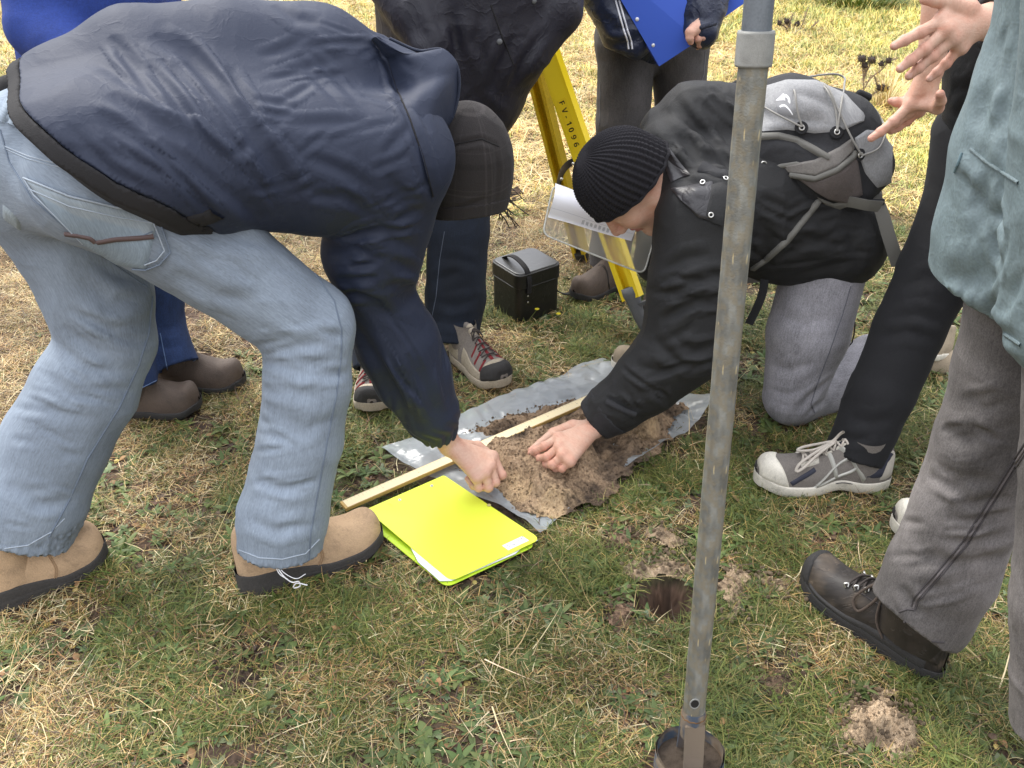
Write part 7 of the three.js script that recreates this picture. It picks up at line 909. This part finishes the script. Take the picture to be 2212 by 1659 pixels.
// ------------------------------------------------------------------ grass, straw, weeds (nobody could count them)
const rg = rng(77), rr = (a, b) => a + (b - a) * rg();
function bladeGeo(list) { // list of {base, dir, len, width, droop, col, roll}
  const P = [], N = [], C = [], I = [];
  for (const b of list) {
    const side = V(-b.dir.z, 0, b.dir.x).normalize(), n = b.seg || 3, i0 = P.length / 3; let p = b.base.clone(), d = b.dir.clone().normalize(), step = b.len / n;
    for (let s = 0; s <= n; s++) {
      const t = s / n, w = b.width * (b.leaf ? Math.sin(Math.PI * clamp(0.08 + t * 0.92)) + 0.04 : (1 - t) * 0.85 + 0.12) / 2, up = V().crossVectors(side, d).normalize();
      for (const e of [-1, 1]) { P.push(p.x + side.x * w * e, p.y + side.y * w * e, p.z + side.z * w * e); N.push(up.x + side.x * e * 0.4, Math.abs(up.y) + 0.35, up.z + side.z * e * 0.4); const k = b.tint ? lerp(1, b.tint, t) : 1; C.push(b.col[0] * k, b.col[1] * k, b.col[2] * k); }
      p = p.clone().addScaledVector(d, step); d.y -= b.droop / n; d.x += (b.curl || 0) * side.x / n; d.z += (b.curl || 0) * side.z / n; d.normalize(); if (p.y < 0.002 && d.y < 0) d.y = 0.02;
    }
    for (let s = 0; s < n; s++) { const a = i0 + s * 2; I.push(a, a + 1, a + 3, a, a + 3, a + 2); }
  }
  const g = new THREE.BufferGeometry(); g.setAttribute('position', new THREE.Float32BufferAttribute(P, 3)); g.setAttribute('normal', new THREE.Float32BufferAttribute(N, 3)); g.setAttribute('color', new THREE.Float32BufferAttribute(C, 3)); g.setAttribute('uv', new THREE.Float32BufferAttribute(new Float32Array(P.length / 3 * 2), 2)); g.setIndex(I); return g;
}
const jit = (c, k) => { const q = 1 + k * (rg() * 2 - 1); return [c[0] * q * (1 + 0.1 * (rg() - 0.5)), c[1] * q, c[2] * q]; };
const tuft = (n, spread, lmin, lmax, wmin, wmax, lean, droop, pal) => bladeGeo(Array.from({ length: n }, () => { const a = rr(0, 6.283), r = spread * Math.sqrt(rg()), b = rr(0, 6.283), le = rr(...lean); return { base: V(Math.cos(a) * r, -0.004, Math.sin(a) * r), dir: V(Math.cos(b) * le, 1, Math.sin(b) * le), len: rr(lmin, lmax), width: rr(wmin, wmax), droop: rr(...droop), curl: rr(-0.8, 0.8), col: jit(pal[Math.floor(rg() * pal.length)], 0.3), tint: rr(0.9, 2.0) }; }));
const flatTuft = (n, spread, lmin, lmax, w, pal) => bladeGeo(Array.from({ length: n }, () => { const a = rr(0, 6.283), r = spread * Math.sqrt(rg()), b = rr(0, 6.283); return { base: V(Math.cos(a) * r, rr(0.001, 0.014), Math.sin(a) * r), dir: V(Math.cos(b), rr(-0.1, 0.4), Math.sin(b)), len: rr(lmin, lmax), width: w * rr(0.7, 1.4), droop: rr(0, 0.5), curl: rr(-1.1, 1.1), seg: 4, col: jit(pal[Math.floor(rg() * pal.length)], 0.3) }; }));
const rosette = (n, lmin, lmax, w, pal) => bladeGeo(Array.from({ length: n }, (_, i) => { const b = i / n * 6.283 + rr(-0.4, 0.4); return { base: V(0, 0.002, 0), dir: V(Math.cos(b), rr(0.25, 0.9), Math.sin(b)), len: rr(lmin, lmax), width: w * rr(0.7, 1.2), droop: rr(0.6, 1.6), leaf: true, seg: 5, col: jit(pal[Math.floor(rg() * pal.length)], 0.2) }; }));
const GREEN = [[0.066, 0.09, 0.02], [0.085, 0.108, 0.024], [0.12, 0.135, 0.034], [0.05, 0.072, 0.02], [0.165, 0.165, 0.055], [0.2, 0.175, 0.065]], STRAW = [[0.5, 0.39, 0.2], [0.42, 0.29, 0.12], [0.56, 0.46, 0.27], [0.33, 0.2, 0.085], [0.5, 0.35, 0.14]], OLIVE = [[0.17, 0.15, 0.04], [0.13, 0.13, 0.035], [0.24, 0.19, 0.06]], WEED = [[0.07, 0.105, 0.032], [0.09, 0.125, 0.038], [0.12, 0.15, 0.05]], BROWN = [[0.17, 0.09, 0.04], [0.11, 0.07, 0.045], [0.25, 0.14, 0.06]];
const LIGHT = [[0.72, 0.56, 0.29], [0.66, 0.47, 0.19], [0.74, 0.6, 0.34], [0.6, 0.39, 0.14]];
const inView = (x, z, m = 0.25) => { const p = V(x, 0, z), d = depth(p); if (d < 0.3) return false; const X = x * F / d, Y = ((0 - EYE) * CP - z * -SP * 1) ; const y = 829.5 - F * ((-EYE) * CP + (-z) * SP) / d; return Math.abs(X) < 1106 + m * F / d && y > -120 && y < 1659 + m * F / d; };
function scatter(name, label, category, variants, n, zmin, zmax, keep, scale, mt = M.blade) {
  const o = new THREE.Group(); o.name = name; o.userData = { label, category, kind: 'stuff' }; scene.add(o);
  const lists = variants.map(() => []), span = zmax - zmin; let tries = 0, made = 0;
  while (made < n && tries < n * 30) {
    tries++; const z = -(zmin + span * rg()), hw = (-z * CP + EYE * SP) * 0.58 + 0.3, x = rr(-hw, hw); if (!inView(x, z)) { continue; }
    if (bareAt(x, z)) continue; const q = field(x, z), k = keep(q[0], q[1], x, z); if (rg() > k) continue;
    const s = scale(q, x, z) * rr(0.75, 1.25); lists[Math.floor(rg() * variants.length)].push([x, z, s, q]); made++;
  }
  const m4 = new THREE.Matrix4(), e = new THREE.Euler(), qn = new THREE.Quaternion();
  variants.forEach((g, v) => {
    const L = lists[v]; if (!L.length) return; const im = new THREE.InstancedMesh(g, mt, L.length); im.name = name + '_clump'; im.castShadow = im.receiveShadow = true;
    L.forEach(([x, z, s, q], i) => { e.set(rr(-0.25, 0.25), rr(0, 6.283), rr(-0.25, 0.25)); m4.compose(V(x, bumpy(x, z) - 0.002, z), qn.setFromEuler(e), V(s, s * rr(0.8, 1.15), s)); im.setMatrixAt(i, m4); const b = rr(0.75, 1.25) * (1 + 0.5 * fbm(x * 7, z * 7, 9, 2)); im.setColorAt(i, col(b * rr(0.92, 1.1), b, b * rr(0.9, 1.1))); });
    o.add(im);
  });
  return o;
}
{
  const g1 = () => tuft(14, 0.022, 0.018, 0.05, 0.0016, 0.0034, [0.5, 2.0], [0.3, 1.6], GREEN), g2 = () => tuft(12, 0.026, 0.02, 0.06, 0.0015, 0.003, [0.6, 2.2], [0.5, 1.8], [...GREEN, ...OLIVE]), s1 = () => flatTuft(12, 0.03, 0.02, 0.055, 0.0014, STRAW), s2 = () => tuft(9, 0.022, 0.02, 0.055, 0.0011, 0.002, [0.8, 2.6], [0.4, 1.3], [...STRAW, ...OLIVE]);
  const bright = p => p.map(c => c.map(v => v * 2.5));
  scatter('grass', 'short green grass growing all over the trampled ground', 'grass', [g1(), g1(), g1(), g2(), g2(), g2()], 24000, 0.72, 3.6, (d, s, x, z) => (1.0 - d) ** 1.4 * (1.1 - 0.85 * s) * (0.05 + sstep(-0.14, 0.14, coverAt(x, z))), (q, x, z) => 0.68 + 0.4 * sstep(-0.1, 0.3, coverAt(x, z)));
  scatter('dry_grass', 'dry straw coloured grass lying in the lawn', 'dry grass', [s1(), s1(), s1(), s2(), s2(), flatTuft(9, 0.03, 0.02, 0.06, 0.002, BROWN), flatTuft(9, 0.03, 0.02, 0.05, 0.0018, [...BROWN, ...OLIVE])], 21000, 0.72, 3.6, (d, s, x, z) => (0.02 + d ** 1.3) * (1.1 - 0.7 * s) * (0.12 + sstep(-0.3, 0.05, coverAt(x + 7, z))), () => 1);
  scatter('far_grass', 'yellowish green grass in the field behind the people', 'grass', [tuft(16, 0.05, 0.03, 0.075, 0.003, 0.006, [0.3, 1.8], [0.3, 1.5], bright([...GREEN, [0.17, 0.17, 0.05]])), tuft(16, 0.05, 0.03, 0.07, 0.003, 0.006, [0.3, 2], [0.3, 1.5], bright([...GREEN, ...OLIVE])), tuft(14, 0.05, 0.03, 0.06, 0.003, 0.006, [0.5, 2], [0.5, 1.8], bright(OLIVE))], 26000, 3.4, 11, (d, s) => (1.1 - d) * (1.1 - 0.6 * s), (q, x, z) => 0.7 + 0.05 * -z);
  scatter('far_dry_grass', 'pale bleached straw covering the field behind the people', 'dry grass', [flatTuft(16, 0.06, 0.04, 0.11, 0.0035, LIGHT), flatTuft(16, 0.06, 0.04, 0.1, 0.0035, [...STRAW, ...LIGHT]), tuft(13, 0.05, 0.03, 0.08, 0.003, 0.005, [0.8, 2.6], [0.8, 2.2], STRAW)], 20000, 3.4, 11, (d, s) => (0.02 + d ** 1.4) * (1.1 - 0.5 * s), (q, x, z) => 0.7 + 0.05 * -z);
  scatter('weeds', 'low broad leaved weeds spread through the grass', 'weeds', [rosette(7, 0.014, 0.028, 0.008, WEED), rosette(9, 0.016, 0.036, 0.009, [...WEED, [0.13, 0.17, 0.06]]), rosette(6, 0.012, 0.024, 0.012, [...WEED, [0.13, 0.17, 0.05]]), rosette(5, 0.01, 0.018, 0.009, [[0.10, 0.14, 0.06], [0.16, 0.19, 0.10]])], 5200, 0.72, 3.3, (d, s) => (0.9 - d) * sstep(-0.3, 0.5, 1), () => 1);
  scatter('leaf_litter', 'small withered brown leaves and crumbs between the grass blades', 'leaf litter', [rosette(3, 0.012, 0.03, 0.012, BROWN), rosette(2, 0.012, 0.026, 0.012, [[0.4, 0.32, 0.1], [0.3, 0.18, 0.08]]), rosette(3, 0.008, 0.016, 0.01, [[0.06, 0.045, 0.035], [0.09, 0.06, 0.045]])], 1500, 0.72, 3.6, (d, s) => 0.25 + 0.7 * s, () => 1);
  const pale = [[0.52, 0.42, 0.24], [0.6, 0.5, 0.3], [0.42, 0.33, 0.15]];
  scatter('straw', 'long loose stalks of bleached straw on the ground', 'straw', [flatTuft(3, 0.05, 0.1, 0.2, 0.002, pale), flatTuft(4, 0.05, 0.08, 0.16, 0.0022, pale), flatTuft(5, 0.015, 0.07, 0.14, 0.0018, pale)], 420, 0.72, 4.2, (d, s) => 0.15 + 0.9 * d, () => 1);
}
renderer.render(scene, camera);
